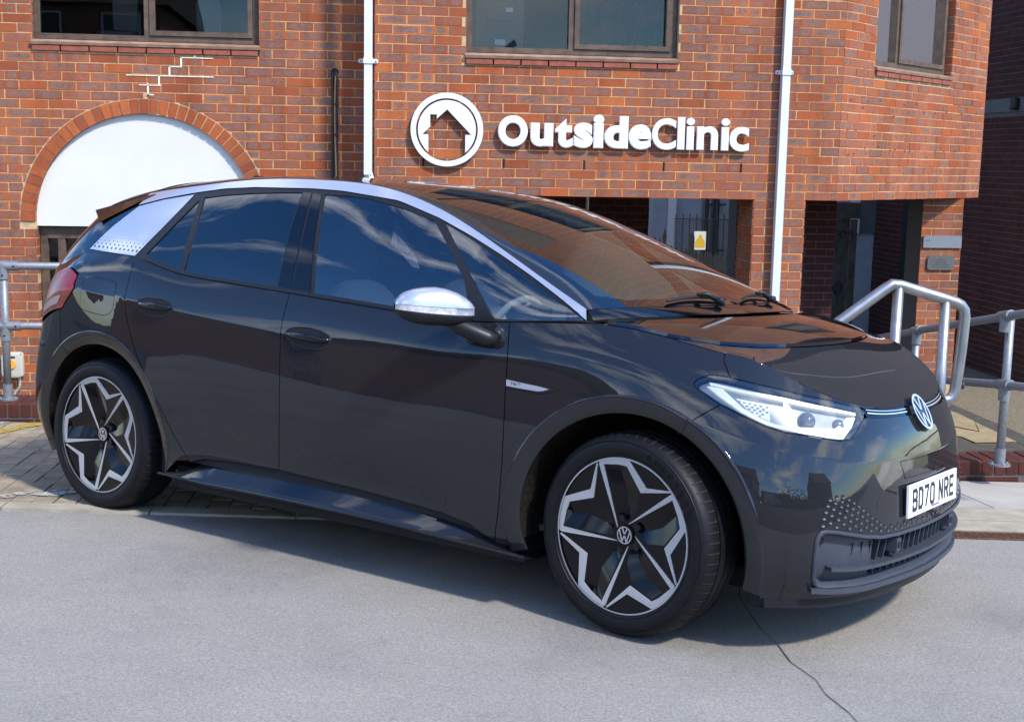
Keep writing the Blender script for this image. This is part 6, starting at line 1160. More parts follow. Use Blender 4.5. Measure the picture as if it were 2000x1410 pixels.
# rear end
rbq=PT('_rbq'); tl=PT('_tl'); ra=arc(0,Ro,194,math.degrees(math.atan2(.686-.343,-.236)),22)
rb=np.vstack([[[ra[0][0],.0]],ra,rbq[::-1][1:],[[tl[0][0],.612]],[[.10,.60]],[[.0,.60]]]); rbm=(rb*[-1,1])[::-1]
rbb=np.array([[u,0.] for u in np.linspace(-ra[0][0],ra[0][0],30)])[1:-1]
panel('rear_bumper','S1',np.vstack([rb,rbm[1:],rbb]),M_paint,mirror=False)
te=XT('tail_edge'); TL=np.vstack([tl,[[.2235,.79]],[[.205,.865]],[[.17,.90]],[[.10,.90]],[[.10,.64]],[[.17,.625]]])
panel('tail_lamp','S1',TL,M_redlamp,off=.004,grid=.02)
ins=np.array([[.150,.650],[.200,.640],[.206,.672],[.150,.680]]); panel('lamp_insert','S1',ins,M_redlite,off=.0055,gap=0,bev=0,depth=.003,grid=.02)
tg=np.vstack([[[.2255,.80]],[[.2255,1.0]],[[-.2255,1.0]],[[-.2255,.80]],[[-.205,.872]],[[-.17,.905]],[[-.095,.905]],[[-.095,.61]],[[.095,.61]],[[.095,.905]],[[.17,.905]],[[.205,.872]]])
panel('tailgate','S1',tg,M_gloss,mirror=False)
# ---- upper body
UE=float(u_of_x(2.63)); sil=PT('_sil')
W1,W2,W3,W4=[PT(n) for n in ('rear_quarter_glass','rear_door_glass','front_door_glass','front_quarter_glass')]
cpn=PT('pillar_panel')
sil_low=sil[sil[:,0].argsort()]
SS=np.array([[u,float(np.interp(u,sil_low[:,0],sil_low[:,1]))] for u in np.linspace(sil_low[0][0],sil_low[-1][0]-.001,70)])
tgu=np.vstack([[[-.235,.0]],[[.235,.0]],[[.262,.30]],[[.262,1.0]],[[-.262,1.0]],[[-.262,.3]]])
panel('tailgate_glass','S4',tgu,M_gloss,mirror=False,off=-.002,gap=0,bev=0)
frame=np.vstack([[[.225,.0]],[[.262,.93]],SS,[[UE-.0008,.02]],[[UE-.004,.0]]])
cl=lambda P: np.clip(P,[0,.012],[2,.985])
holes=[cl(inset(clean(np.array(w)*SCALE['S4']),.0)/np.array(SCALE['S4'])) for w in (W1,W2,W3,W4)]
panel('window_frame','S4',frame,M_trim,holes=holes,gap=.0,bev=.0015,holegap=.0,depth=.02,grid=.02)
def grow(P,d,k='S4'): sx=np.array(SCALE[k]); return inset(clean(np.asarray(P)*sx),-d)/sx
for n_,w_,m_ in (('rear_quarter_window',W1,M_grear),('rear_door_window',W2,M_grear),('front_door_window',W3,M_gfront),('front_quarter_window',W4,M_gfront)):
    panel(n_,'S4',np.clip(grow(w_,.004),[0,.003],[2,.99]),m_,off=-.005,gap=0,bev=0,depth=.003,grid=.03)
for n_ in ('rear_pillar_trim','front_pillar_trim'): panel('pillar_trim','S4',PT(n_),M_gloss,off=.002,gap=.001,bev=.001,depth=.006,grid=.025)
# dotted ceramic border of the quarter window
pp=panel('pillar_panel','S4',np.clip(cpn,[0,.0],[2,.99]),M_silver,off=.0025,gap=.001,bev=.001,depth=.006,grid=.025,label='silver rear pillar panel fading into dots at its foot')
for o_ in pp:
    s=1 if o_.data.vertices[0].co.y<0 else -1
    for k_,(u,v,rad) in enumerate(PARTDOTS):
        r_=rad*.00066; p_,n_=cp('S4',u,v,.0033); p_=p_*[1,s,1]; n_=n_*[1,s,1]; t1=Vector(n_).orthogonal().normalized(); t2=Vector(n_).cross(t1)
        b=MB(); b.add([tuple(Vector(p_)+t1*(r_*math.cos(a))+t2*(r_*math.sin(a))) for a in np.linspace(0,2*PI,9)[:-1]],[tuple(range(8))]); b.build('dot',M_paint,o_)
ss=np.vstack([SS,[[UE-.001,.02]],[[UE,1.0]],np.array([[u,1.0] for u in np.linspace(UE-.004,SS[0][0]+.004,60)])])
SS2=SS.copy(); strip_=np.vstack([SS2,np.array([[u,.998] for u in np.linspace(SS[-1][0]+.0005,SS[0][0]+.002,70)])])
panel('roof_arch_strip','S4',strip_,M_silver,off=.004,gap=.0006,bev=.001,depth=.01,grid=.015)
# ---- roof
def w2(P): P=np.asarray(P); return np.vstack([P,(P*[1,-1]+[0,2])[::-1]])
ug0=.553
def wedge(u): return float(np.interp(u,[0,.25,.30,.553,.62,.72],[.06,.075,.10,.105,.088,.070]))
uu_=np.linspace(.005,.716,90)
sidep=np.vstack([np.array([[u,.0] for u in uu_]),np.array([[u,wedge(u)] for u in uu_[::-1]])])
panel('roof_side_rail','S3',sidep[sidep[:,0]>.02],M_paint,off=.0,gap=.0004,bev=.0,grid=.012,free=lambda u,v: v<.002)
rf=w2(np.vstack([[[.02,wedge(.02)]],np.array([[u,wedge(u)] for u in np.linspace(.04,ug0-.001,60)]),[[ug0-.0008,.3]],[[ug0-.0035,.9]]]))
panel('roof_panel','S3',rf,M_gloss,mirror=False,off=-.001,gap=.0012,bev=.002,grid=.035)
ub_=lambda w: float(np.interp(w,[.07,1,1.93],[.7165,.7165,.7165]))
wsP=w2(np.vstack([[[ug0-.0032,.9]],[[ug0+.0006,.3]],[[ug0+.0006,wedge(ug0)]],np.array([[u,wedge(u)] for u in np.linspace(ug0+.004,.716,36)])])[::1])
panel('windscreen','S3',wsP,M_gws,mirror=False,off=-.002,gap=.0012,bev=.0,depth=.004,grid=.035)
V=[];F=[]
for w in np.linspace(.004,1.996,60):
    p0=S3m(.7158,w)[0]; n2=(snorm('S2',np.array([.7185]),np.array([np.clip(w,.01,1.99)]))*SIGN['S2'])[0]; p1=S2m(.7185,w)[0]+n2*.0085; V+=[p0-[0,0,.003],p0*.5+p1*.5+[0,0,.001],p1]
for i in range(59):
    for k_ in range(2): F.append((i*3+k_,(i+1)*3+k_,(i+1)*3+k_+1,i*3+k_+1))
mesh_obj('cowl_panel',V,F,M_gloss,car,smooth=True)
# dark ceramic border inside the windscreen
sh=np.vstack([np.array([[u,wedge(u)+.002] for u in np.linspace(ug0+.003,.714,30)]),np.array([[u,wedge(u)+.055] for u in np.linspace(.706,ug0+.006,30)])])
panel('windscreen_border','S3',sh,M_inner,off=-.006,gap=0,bev=0,depth=.002,grid=.02)
bs=np.vstack([[[.7155,w]] for w in np.linspace(.12,1.88,30)]+[[[.706,w]] for w in np.linspace(1.88,.12,30)]); panel('windscreen_border','S3',bs,M_inner,off=-.006,gap=0,bev=0,depth=.002,grid=.02,mirror=False)
# rear view mirror and sensor housing
b=MB(); b.sell((1.83,0,1.385),(.09,.055,.035),3,3,20,10); b.build('sensor_housing',M_trim,car,smooth=True); b=MB(); b.sell((1.74,0,1.335),(.015,.12,.035),4,4,20,10); b.build('interior_mirror',M_trim,car,smooth=True)
# spoiler and fin
V=[];F=[];ws_=np.linspace(0,2,41)
for w in ws_:
    p=S3m(.262,w)[0]; p2=S3m(.255,w)[0]; y=(1-w)*-1; yy=.565*(w-1)
    tip=np.array([-.425-.085*(1-(abs(w-1))**2.2),yy,1.366+.040*(1-abs(w-1)**1.8)]); V+=[p+[0,0,.003],(p*.45+tip*.55)+[0,0,.004*1],tip,tip+[.012,0,-.016],tip+[.10,0,-.06]]
for i in range(40):
    for k_ in range(4): F.append((i*5+k_,(i+1)*5+k_,(i+1)*5+k_+1,i*5+k_+1))
F+=[(0,1,2,3,4),tuple(200+k_ for k_ in (4,3,2,1,0))]
smooth_by_angle(mesh_obj('rear_spoiler',V,F,M_trim,car),40)
for s in (1,-1):
    A=S4(.262,.97)[0]*[1,s,1]; Bq=np.array([-.425,-.565*s,1.366]); C1=S4(.205,.62)[0]*[1,s,1]; b=MB(); e_=np.array([0,-.012*s,0]); b.add([A+e_,Bq+e_,C1+e_,A-e_,Bq-e_,C1-e_],[(0,1,2),(5,4,3),(0,3,4,1),(1,4,5,2),(2,5,3,0)]); b.build('spoiler_side_fin',M_gloss,car)
b=MB(); q,_=cp('S3',float(u_of_x(.10)),1.0,0); 
fin=[(.10,0,0,.002),(.06,0,.012,.008),(.01,0,.026,.008),(-.045,0,.036,.006),(-.06,0,.033,.003)]
k0=0; pr=[]
for dx,_,dz,wd in fin: pr.append((q[0]+dx,wd,dz))
vv=[];ff=[]
for i,(x,wd,dz) in enumerate(pr): zb=cp('S3',float(u_of_x(max(min(x,2),-.3))),1.0,0)[0][2]-.002; vv+=[(x,-wd*1.6,zb),(x,wd*1.6,zb),(x,0,zb+dz)]
for i in range(len(pr)-1):
    a=i*3;c=a+3; ff+=[(a,c,c+2,a+2),(a+1,a+2,c+2,c+1)]
ff+=[(0,2,1),(len(vv)-3,len(vv)-2,len(vv)-1)]
mesh_obj('roof_fin',vv,ff,M_paint,car)
# ---- wheel arch trims and wells
def arch(cx,aL,aR,name,ro=.476,ri=.418):
    for s in (1,-1):
        V=[];F=[];n=56; rows=[]
        for i in range(n+1):
            a=math.radians(aL+(aR-aL)*i/n); 
            rows.append(a)
        prof=[(ro+.004,-.001),(ro+.001,.0018),(ro-.003,.0022),(ro-.010,.0005),(ri+.018,-.008),(ri+.004,-.013),(ri,-.017),(ri+.001,-.026)]
        uvs=[arc(cx,r_,aL,aR,n+1) for r_,_ in prof]
        for i in range(n+1):
            for k_,(r_,of) in enumerate(prof):
                u,v=uvs[k_][i]; p_,n_=cp('S1',u,v,0); p_=np.array([p_[0],p_[1]-of,p_[2]]); V.append(p_*[1,s,1])
        K=len(prof)
        for i in range(n):
            for k_ in range(K-1): q=(i*K+k_,(i+1)*K+k_,(i+1)*K+k_+1,i*K+k_+1); F.append(q if s>0 else q[::-1])
        o_=mesh_obj(name,V,F,M_paint,car,smooth=True); smooth_by_angle(o_,50)
        # well
        n=40; aw=arc(cx,ri*1.004,190,-10,n+1); V=[];F=[]
        for i in range(n+1):
            a_=R(190-200*i/n); yo=S1(*aw[i])[0][1]+.022; V+=[(cx+ri*1.004*math.cos(a_),yo*s,.343+ri*1.004*math.sin(a_)),(cx+ri*math.cos(a_),-.50*s,.343+ri*math.sin(a_))]
        F=[(2*i,2*i+2,2*i+3,2*i+1) for i in range(n)]; V.append((cx,-.50*s,.25)); F+=[(2*i+1,2*i+3,2*n+2) for i in range(n)]
        mesh_obj('wheel_well',V,F,M_felt,car)
arch(2.775,196,-16,'front_arch_trim'); arch(0.,197,-14,'rear_arch_trim')
# seam lines across the arch trims
for cx,a in ((2.775,a0),(0.,math.degrees(math.atan2(.686-.343,-.236)))):
    b=MB(); pts=[]
    for r_ in np.linspace(.42,.476,5):
        u,v=arc(cx,r_,a,a+.01,2)[0]; p_,_=cp('S1',u,v,.0062); pts.append(tuple(p_))
    for s in (1,-1):
        b=MB(); b.tube([(x,y*s,z) for x,y,z in pts],.0014,6); b.build('arch_seam',M_inner,car)
# ---- inner shell, floor, wells closing panels
def inner_shell():
    uu=np.linspace(.0,1,120); vv=np.linspace(.03,.97,14); U,V_=np.meshgrid(uu,vv,indexing='ij'); X=S1(U.ravel(),V_.ravel()); n=snorm('S1',U.ravel(),V_.ravel())*SIGN['S1']; X=X-n*.02
    X[:,1]=np.minimum(X[:,1],0)
    for s in (1,-1):
        F=[]
        for i in range(len(uu)-1):
            for j in range(len(vv)-1):
                c=X[[i*14+j,(i+1)*14+j,(i+1)*14+j+1,i*14+j+1]].mean(0)
                if any(math.hypot(c[0]-cx,c[2]-.343)<.46 for cx in (0,2.775)) : continue
                if c[0]>3.20 and .16<c[2]<.50 : continue
                if .775<uu[i]<.945 and vv[j]>.70: continue
                F.append((i*14+j,(i+1)*14+j,(i+1)*14+j+1,i*14+j+1))
        mesh_obj('inner_body_shell',X*[1,s,1],F,M_inner,car)
inner_shell()
b=MB(); b.box(-.62,3.36,-.55,.55,.17,.24); b.box(.45,2.33,-.78,.78,.16,.26); b.box(3.30,3.34,-.62,.62,.2,.6); b.build('underbody',M_inner,car)
# ---- side skirt
top=[(.60,.262),(.64,.285),(.70,.300),(.874,.316),(1.117,.318),(1.459,.313),(1.778,.298),(2.026,.284),(2.17,.258),(2.25,.228),(2.32,.208)]
bot=[(.439,.238),(.60,.235),(.743,.232),(.931,.234),(1.309,.236),(1.721,.233),(2.021,.224),(2.21,.219),(2.399,.214)]
ts=ncs(np.linspace(0,1,len(top)),np.array(top)); bs_=ncs(np.linspace(0,1,len(bot)),np.array(bot))
for s in (1,-1):
    V=[];F=[];n=60
    for i in range(n+1):
        t_=i/n; tx,tz=ts(t_)[0]; bx,bz=bs_(t_)[0]
        for (f_,y_,zo) in ((0,-.790,.006),(.0,-.832,.0),(.35,-.856,-.004),(.75,-.878,-.002),(.97,-.888,.002),(1.0,-.889,-.006),(1.0,-.872,-.016),(1.,-.60,-.02)):
            V.append(((tx+(bx-tx)*f_),y_*s,(tz+(bz-tz)*f_)+zo))
    K=8
    for i in range(n):
        for k_ in range(K-1): q=(i*K+k_,(i+1)*K+k_,(i+1)*K+k_+1,i*K+k_+1); F.append(q[::-1] if s>0 else q)
    o_=mesh_obj('side_skirt',V,F,M_paint,car,smooth=True); smooth_by_angle(o_,40)
# ---- lower grille
cav=[]
def gcurve(v,off,u0=.872,n=50,u1=None):
    U=np.linspace(u0,2-u0,n); P=S1m(U,np.full(n,v)); N_g=snorm('S1',U,np.full(n,v))*SIGN['S1']; return P+N_g*off
def ribbon(name,v,o0,o1,th,m,u0=.874,curve=None):
    n=60; U=np.linspace(u0,2-u0,n); vv=np.array([v if curve is None else curve(u) for u in U]); P=S1m(U,vv); Ng=snorm('S1',U,vv)*SIGN['S1']; Ng[:,2]=0; Ng/=np.linalg.norm(Ng,axis=1)[:,None]
    A=P+Ng*o0; B=P+Ng*o1; V=[];F=[]
    for i in range(n):
        V+=[A[i]+[0,0,th],B[i]+[0,0,th],B[i]-[0,0,th],A[i]-[0,0,th]]
    for i in range(n-1):
        for k_ in range(4): F.append((i*4+k_,(i+1)*4+k_,(i+1)*4+(k_+1)%4,i*4+(k_+1)%4))
    F+=[(0,1,2,3),tuple((n-1)*4+k_ for k_ in (3,2,1,0))]
    return mesh_obj(name,V,F,m,gr_)
gr_=mesh_obj('lower_grille',[(0,0,0)],[],M_grille,car)
# frame following the opening outline
sx=np.array(SCALE['S1']); GO_=clean(Gout*sx); 
if area(GO_)<0: GO_=GO_[::-1]
GO_=densify(GO_,.02); loops=[(-.001,.001),(.004,.006),(.012,.006),(.018,-.004),(.020,-.05)]
V=[];F=[];K=len(loops); n=len(GO_)
for d_,of in loops:
    Q=inset(GO_,d_)/sx; Ng=snorm('S1',Q[:,0],Q[:,1])*SIGN['S1']; V.append(S1m(Q[:,0],Q[:,1])+Ng*of)
V=np.stack(V,1).reshape(-1,3)
for i in range(n):
    for k_ in range(K-1): F.append((i*K+k_,((i+1)%n)*K+k_,((i+1)%n)*K+k_+1,i*K+k_+1))
o_=mesh_obj('grille_frame',V,F,M_grille,gr_); smooth_by_angle(o_,40)
Q=inset(GO_,.015)/sx; panel('grille_back','S1',Q,M_inner,off=-.075,mirror=False,gap=0,bev=0,depth=.001,parent=gr_)
ribbon('grille_blade',.185,-.070,.004,.006,M_grille,.884)
ribbon('splitter_lip',.062,-.075,.022,.0085,M_grille,.873,curve=lambda u: .070-.012*math.cos((u-1)*9))
for i,u in enumerate(np.linspace(.905,1.095,22)):
    p0=S1m(u,.06)[0]; p1=S1m(u,.30)[0]; Ng=(snorm('S1',np.array([u]),np.array([.2]))*SIGN['S1'])[0]; Ng[2]=0; Ng/=np.linalg.norm(Ng); tt=np.cross(Ng,(0,0,1))*.0035
    b=MB(); vs=[]
    for (pp_,of) in ((p0,-.072),(p0,-.022),(p1,-.022),(p1,-.072)):
        for sg_ in (-1,1): vs.append(pp_+Ng*of+tt*sg_)
    b.add(vs,[(0,2,4,6),(1,7,5,3),(0,1,3,2),(2,3,5,4),(4,5,7,6)]); b.build('grille_fin',M_grille,gr_)
# solid end panels of the grille with fog sensor recess
for s in (0,1):
    q=np.array([[.8725,.072],[.902,.066],[.925,.064],[.925,.335],[.90,.345],[.8735,.345]]); q=q if s==0 else mir(q); panel('grille_end_panel','S1',q,M_grille,off=-.030,mirror=False,gap=0,bev=0,depth=.001,parent=gr_,grid=.03)
    for u in (.888,.905) if s==0 else (1.112,1.095):
        pass
    f=XT('fog')[0]; u=f[0] if s==0 else 2-f[0]; p_,n_=cp('S1',u,f[1],-.028); b=MB(); b.tube([tuple(p_-n_*.002),tuple(p_+n_*.006)],.013,16); b.build('sensor',M_trim,gr_)
for u in (.949,1.051):
    p_,n_=cp('S1',u,.262,-.03); b=MB(); b.box(p_[0]-.02,p_[0]+.03,p_[1]-.02,p_[1]+.02,p_[2]-.022,p_[2]+.022); b.build('sensor_block',M_grille,gr_)
    b=MB(); b.tube([(p_[0]+.03,p_[1],p_[2]),(p_[0]+.033,p_[1],p_[2])],.012,14); b.build('sensor',M_inner,gr_)
# lower lip below the grille
b=MB(); 
V=[];F=[];n=60; U=np.linspace(fa[0][0]+.003,2-fa[0][0]-.003,n)
for i,u in enumerate(U):
    p_=S1m(u,.0)[0]; V+=[p_+[0,0,.002],p_+[0.0,0,-.028]*np.array(1),p_*[.985,.96,1]+[0,0,-.034]]
for i in range(n-1):
    for k_ in range(2): F.append((i*3+k_,(i+1)*3+k_,(i+1)*3+k_+1,i*3+k_+1))
mesh_obj('bumper_underlip',V,F,M_trim,car)
# honeycomb dimples: black face paints the shaded hollow, grey wedge the lit lower edge
stl=XT('studs')
for u,v in np.vstack([stl,mir(stl)]):
    p_,n_=cp('S1',u,v,0); t1=np.cross((0,0,1),n_); t1/=np.linalg.norm(t1); t2=np.cross(n_,t1); r_=.0082
    P_=lambda a,c,d: tuple(p_+t1*a*r_+t2*c*r_+n_*d)
    b=MB(); b.add([P_(-1.,.1,.0008),P_(-.45,.85,.0008),P_(.55,.9,.0008),P_(1.,.1,.0008),P_(.5,-.5,.0008),P_(-.5,-.5,.0008)],[(0,1,2,3,4,5)]); st_=b.build('stud',M_inner,gr_)
    b=MB(); b.add([P_(-.85,-.15,.0010),P_(-.2,-.15,.0010),P_(.75,-.05,.0012),P_(.45,-.75,.0045),P_(-.45,-.80,.0045)],[(0,1,2,3,4)]); b.build('stud',M_grille,gr_)
# ---- number plate
PX,PZ,PTI=3.527,.4932,.0444
NPm=Matrix.Translation((PX+.006,0,PZ))@Matrix.Rotation(-PTI,4,'Y')
npl=mesh_obj('number_plate',[],[],M_plate,car); npl.matrix_local=NPm
b=MB(); b.box(-.008,0,-.26,.26,-.0555,.0555); npl.data=b.build('tmp',M_plate).data; bpy.data.objects.remove(bpy.data.objects['tmp'])
b=MB(); b.box(-.03,-.008,-.245,.245,-.045,.045); b.build('plate_bracket',M_trim,npl)
SEG={'B':[((0,0),(0,1)),((0,1),(.8,1)),((.8,1),(1,.87)),((1,.87),(1,.63)),((1,.63),(.8,.5)),((0,.5),(.8,.5)),((.8,.5),(1,.37)),((1,.37),(1,.13)),((1,.13),(.8,0)),((.8,0),(0,0))],
'D':[((0,0),(0,1)),((0,1),(.7,1)),((.7,1),(1,.82)),((1,.82),(1,.18)),((1,.18),(.7,0)),((.7,0),(0,0))],'7':[((0,1),(1,1)),((1,1),(.35,0))],
'0':[((.2,0),(0,.15)),((0,.15),(0,.85)),((0,.85),(.2,1)),((.2,1),(.8,1)),((.8,1),(1,.85)),((1,.85),(1,.15)),((1,.15),(.8,0)),((.8,0),(.2,0))],
'N':[((0,0),(0,1)),((0,1),(1,0)),((1,0),(1,1))],'R':[((0,0),(0,1)),((0,1),(.8,1)),((.8,1),(1,.87)),((1,.87),(1,.62)),((1,.62),(.8,.48)),((.8,.48),(0,.48)),((.55,.48),(1,0))],'E':[((0,0),(0,1)),((0,1),(1,1)),((0,.5),(.85,.5)),((0,0),(1,0))]}
y=-.222
for ch in 'BD70 NRE':
    if ch==' ': y+=.033; continue
    b=MB(); w_,h_,t_=.036,.065,.0068
    for k_,((a,c),(d,e_)) in enumerate(SEG[ch]):
        p=Vector((y+t_+a*w_,-.0325+c*h_)); q=Vector((y+t_+d*w_,-.0325+e_*h_)); dd=(q-p).normalized(); nn=Vector((-dd.y,dd.x))*t_; p-=dd*t_*.8; q+=dd*t_*.8
        x_=.0006+.0001*k_; b.add([(x_,*(p-nn)),(x_,*(q-nn)),(x_,*(q+nn)),(x_,*(p+nn))],[(0,1,2,3)])
    b.build('plate_character',M_text,npl); y+=.061
b=MB(); b.box(.0004,.0009,-.02,.065,-.0475,-.0415); b.build('dealer_strip',M_purple,npl)
b=MB()
for (y0,y1,z0,z1) in ((-.25,.25,.046,.0475),(-.25,-.03,-.0475,-.046),(.075,.25,-.0475,-.046),(-.2515,-.25,-.047,.047),(.25,.2515,-.047,.047)): b.box(.0003,.0006,y0,y1,z0,z1)
b.build('plate_border',M_text,npl)
for y_ in (-.225,.235): b=MB(); b.sell((.001,y_,-.012),(.002,.006,.006),2,2,12,6); b.build('plate_screw',M_plate,npl)
# ---- emblem
def emblem(parent,R_,T,m1=M_chrome,m2=M_gloss,th=.010):
    """T maps (a right, b up, c outward) local to car space"""
    b=MB(); n=40
    b.add([tuple(T@Vector((R_*.96*math.cos(a),R_*.96*math.sin(a),0))) for a in np.linspace(0,2*PI,n+1)[:-1]]+[tuple(T@Vector((R_*1.03*math.cos(a),R_*1.03*math.sin(a),-th))) for a in np.linspace(0,2*PI,n+1)[:-1]],[tuple(range(n))]+[(i,i+n,(i+1)%n+n,(i+1)%n) for i in range(n)])
    e_=b.build('emblem',m2,parent); b=MB()
    def bar(p,q,w):
        p=Vector(p)*R_; q=Vector(q)*R_; d=(q-p).normalized(); nn=Vector((-d.y,d.x))*w*R_
        vs=[Vector((*(x),z)) for z in (.0004,.003) for x in (p-nn,q-nn,q+nn,p+nn)]; b.add([tuple(T@v) for v in vs],[(4,5,6,7),(0,1,5,4),(1,2,6,5),(2,3,7,6),(3,0,4,7)])
    for s in (-1,1):
        bar((s*.36,.82),(s*.02,.12),.062); bar((s*.72,.52),(s*.30,-.78),.062); bar((s*.30,-.78),(s*.03,-.08),.062)
    n=48
    for i in range(n):
        a0_=2*PI*i/n;a1_=2*PI*(i+1)/n; q=[Vector((r_*R_*math.cos(a),r_*R_*math.sin(a),z)) for r_,a in ((.86,a0_),(.99,a0_),(.99,a1_),(.86,a1_)) for z in (.003,)]
        b.add([tuple(T@v) for v in q],[(0,1,2,3)])
    b.build('emblem_logo',m1,e_); return e_
Ng=Vector((.86,0,.50)).normalized(); Lt=Vector((0,1,0)); Up=Ng.cross(Lt)
pe=Vector((3.470,0,.773)); Te=Matrix([[Lt.x,Up.x,Ng.x,pe.x],[Lt.y,Up.y,Ng.y,pe.y],[Lt.z,Up.z,Ng.z,pe.z],[0,0,0,1]])
emblem(car,.069,Te,th=.03)
# ---- headlights
for s in (0,1):
    HH=hl if s==0 else mir(hl); par=panel('headlight','S1',HH,M_gloss,off=-.045,mirror=False,gap=0,bev=0,depth=.001,grid=.02)[0]
    def T_(P): P=np.asarray(P); return P if s==0 else mir(P)
    sxx=np.array(SCALE['S1']); inn=inset(clean(T_(hl)*sxx),.012)/sxx
    panel('lamp_housing','S1',inn,M_lampin,off=-.034,mirror=False,gap=0,bev=0,depth=.01,parent=par,grid=.02)
    panel('light_guide','S1',T_(XT('drl_low')),M_drl,off=-.012,mirror=False,gap=0,bev=0,depth=.016,parent=par,grid=.015)
    panel('light_guide','S1',T_(XT('drl_up')),M_drl,off=-.012,mirror=False,gap=0,bev=0,depth=.016,parent=par,grid=.015)
    panel('reflector_panel','S1',T_(XT('hexpanel')),M_drl,off=-.020,mirror=False,gap=0,bev=0,depth=.01,parent=par,grid=.015)
    for u,v in T_(XT('hexdots')):
        p_,n_=cp('S1',u,v,-.0185); t1=np.cross((0,0,1),n_); t1/=np.linalg.norm(t1); t2=np.cross(n_,t1); b=MB(); b.add([tuple(p_+t1*.0055*math.cos(a)+t2*.0036*math.sin(a)) for a in np.linspace(0,2*PI,7)[:-1]],[tuple(range(6))]); b.build('hexagon_cell',M_lampin,par)
    for u,v,r_ in ((.872,.865,.030),(.900,.89,.022)):
        uu=u if s==0 else 2-u; p_,n_=cp('S1',uu,v,-.03); b=MB(); b.sell(tuple(p_),(r_,r_,r_),2,2,20,12); b.build('projector_lens',M_lens,par,smooth=True)
    # black rim and clear cover
    rim=MB(); 
    sk=clean(T_(hl)*sxx); sk=sk if area(sk)>0 else sk[::-1]; sk=densify(sk,.02); a_=inset(sk,.001)/sxx; c_=inset(sk,.007)/sxx
    A_=S1m(a_[:,0],a_[:,1])-snorm('S1',a_[:,0],a_[:,1])*SIGN['S1']*.002; C_=S1m(c_[:,0],c_[:,1])-snorm('S1',c_[:,0],c_[:,1])*SIGN['S1']*.002; n=len(A_)
    D_=C_-snorm('S1',c_[:,0],c_[:,1])*SIGN['S1']*.035
    mesh_obj('lamp_rim',np.vstack([A_,C_,D_]),[(i,(i+1)%n,(i+1)%n+n,i+n) for i in range(n)]+[(i+n,(i+1)%n+n,(i+1)%n+2*n,i+2*n) for i in range(n)],M_gloss,par)
    panel('lamp_cover','S1',T_(hl),M_glamp,off=-.0005,mirror=False,gap=.002,bev=.0,depth=.001,parent=par,grid=.02)
# ---- door handles
for door,hk,bk in ((dr_,'handle_r','bar_r'),(df_,'handle_f','bar_f')):
    for i,o_ in enumerate(door):
        hh=XT(hk); c0=hh.mean(0); 
        def one(name,P,m,off,depth,bev=.0):
            r_=panel(name,'S1',P,m,off=off,depth=depth,gap=0,bev=bev,parent=o_,grid=.012,mirror=True)
            bpy.data.objects.remove(r_[1-i]); return r_[i]
        rec=one('handle_recess',hh,M_inner,.0012,.001)
        # raised body-colour lip
        P3=S1(hh[:,0],hh[:,1]); nn3=snorm('S1',hh[:,0],hh[:,1])*SIGN['S1']; s=1 if i==0 else -1
        b=MB(); pts=[tuple((p+n_*.001)*[1,s,1]) for p,n_ in zip(P3,nn3)]; pts.append(pts[0]); b.tube(pts,.0026,6,False); b.build('handle_lip',M_paint,o_,smooth=True)
        br=XT(bk); q=S1(br[:,0],br[:,1]); lo=q[q[:,0].argmin()]; hi=q[q[:,0].argmax()]; b=MB(); L_b=[]
        for t_ in np.linspace(0,1,12): p=lo+(hi-lo)*t_; L_b.append(((p[0]),(p[1]-.016*math.sin(PI*min(max(t_,0),1))**.5)*s,p[2]-.004))
        b.tube(L_b,[.006+.008*math.sin(PI*t_)**.5 for t_ in np.linspace(0.02,.98,12)],12); b.build('handle_grip',M_gloss,o_,smooth=True)
# ---- badge on the wing
bo=panel('side_badge','S1',XT('badge_o'),M_trim,off=.002,gap=0,bev=0,depth=.003,grid=.012)
bi=panel('badge_plate','S1',XT('badge_i'),M_silver,off=.0032,gap=0,bev=0,depth=.002,grid=.012,parent=bo[0])
bi[1].parent=bo[1]
for g_ in ('badge_1','badge_s','badge_t'):
    r_=panel('badge_character','S1',XT(g_),M_text,off=.0040,gap=0,bev=0,depth=.001,grid=.02,parent=bo[0]); r_[1].parent=bo[1]
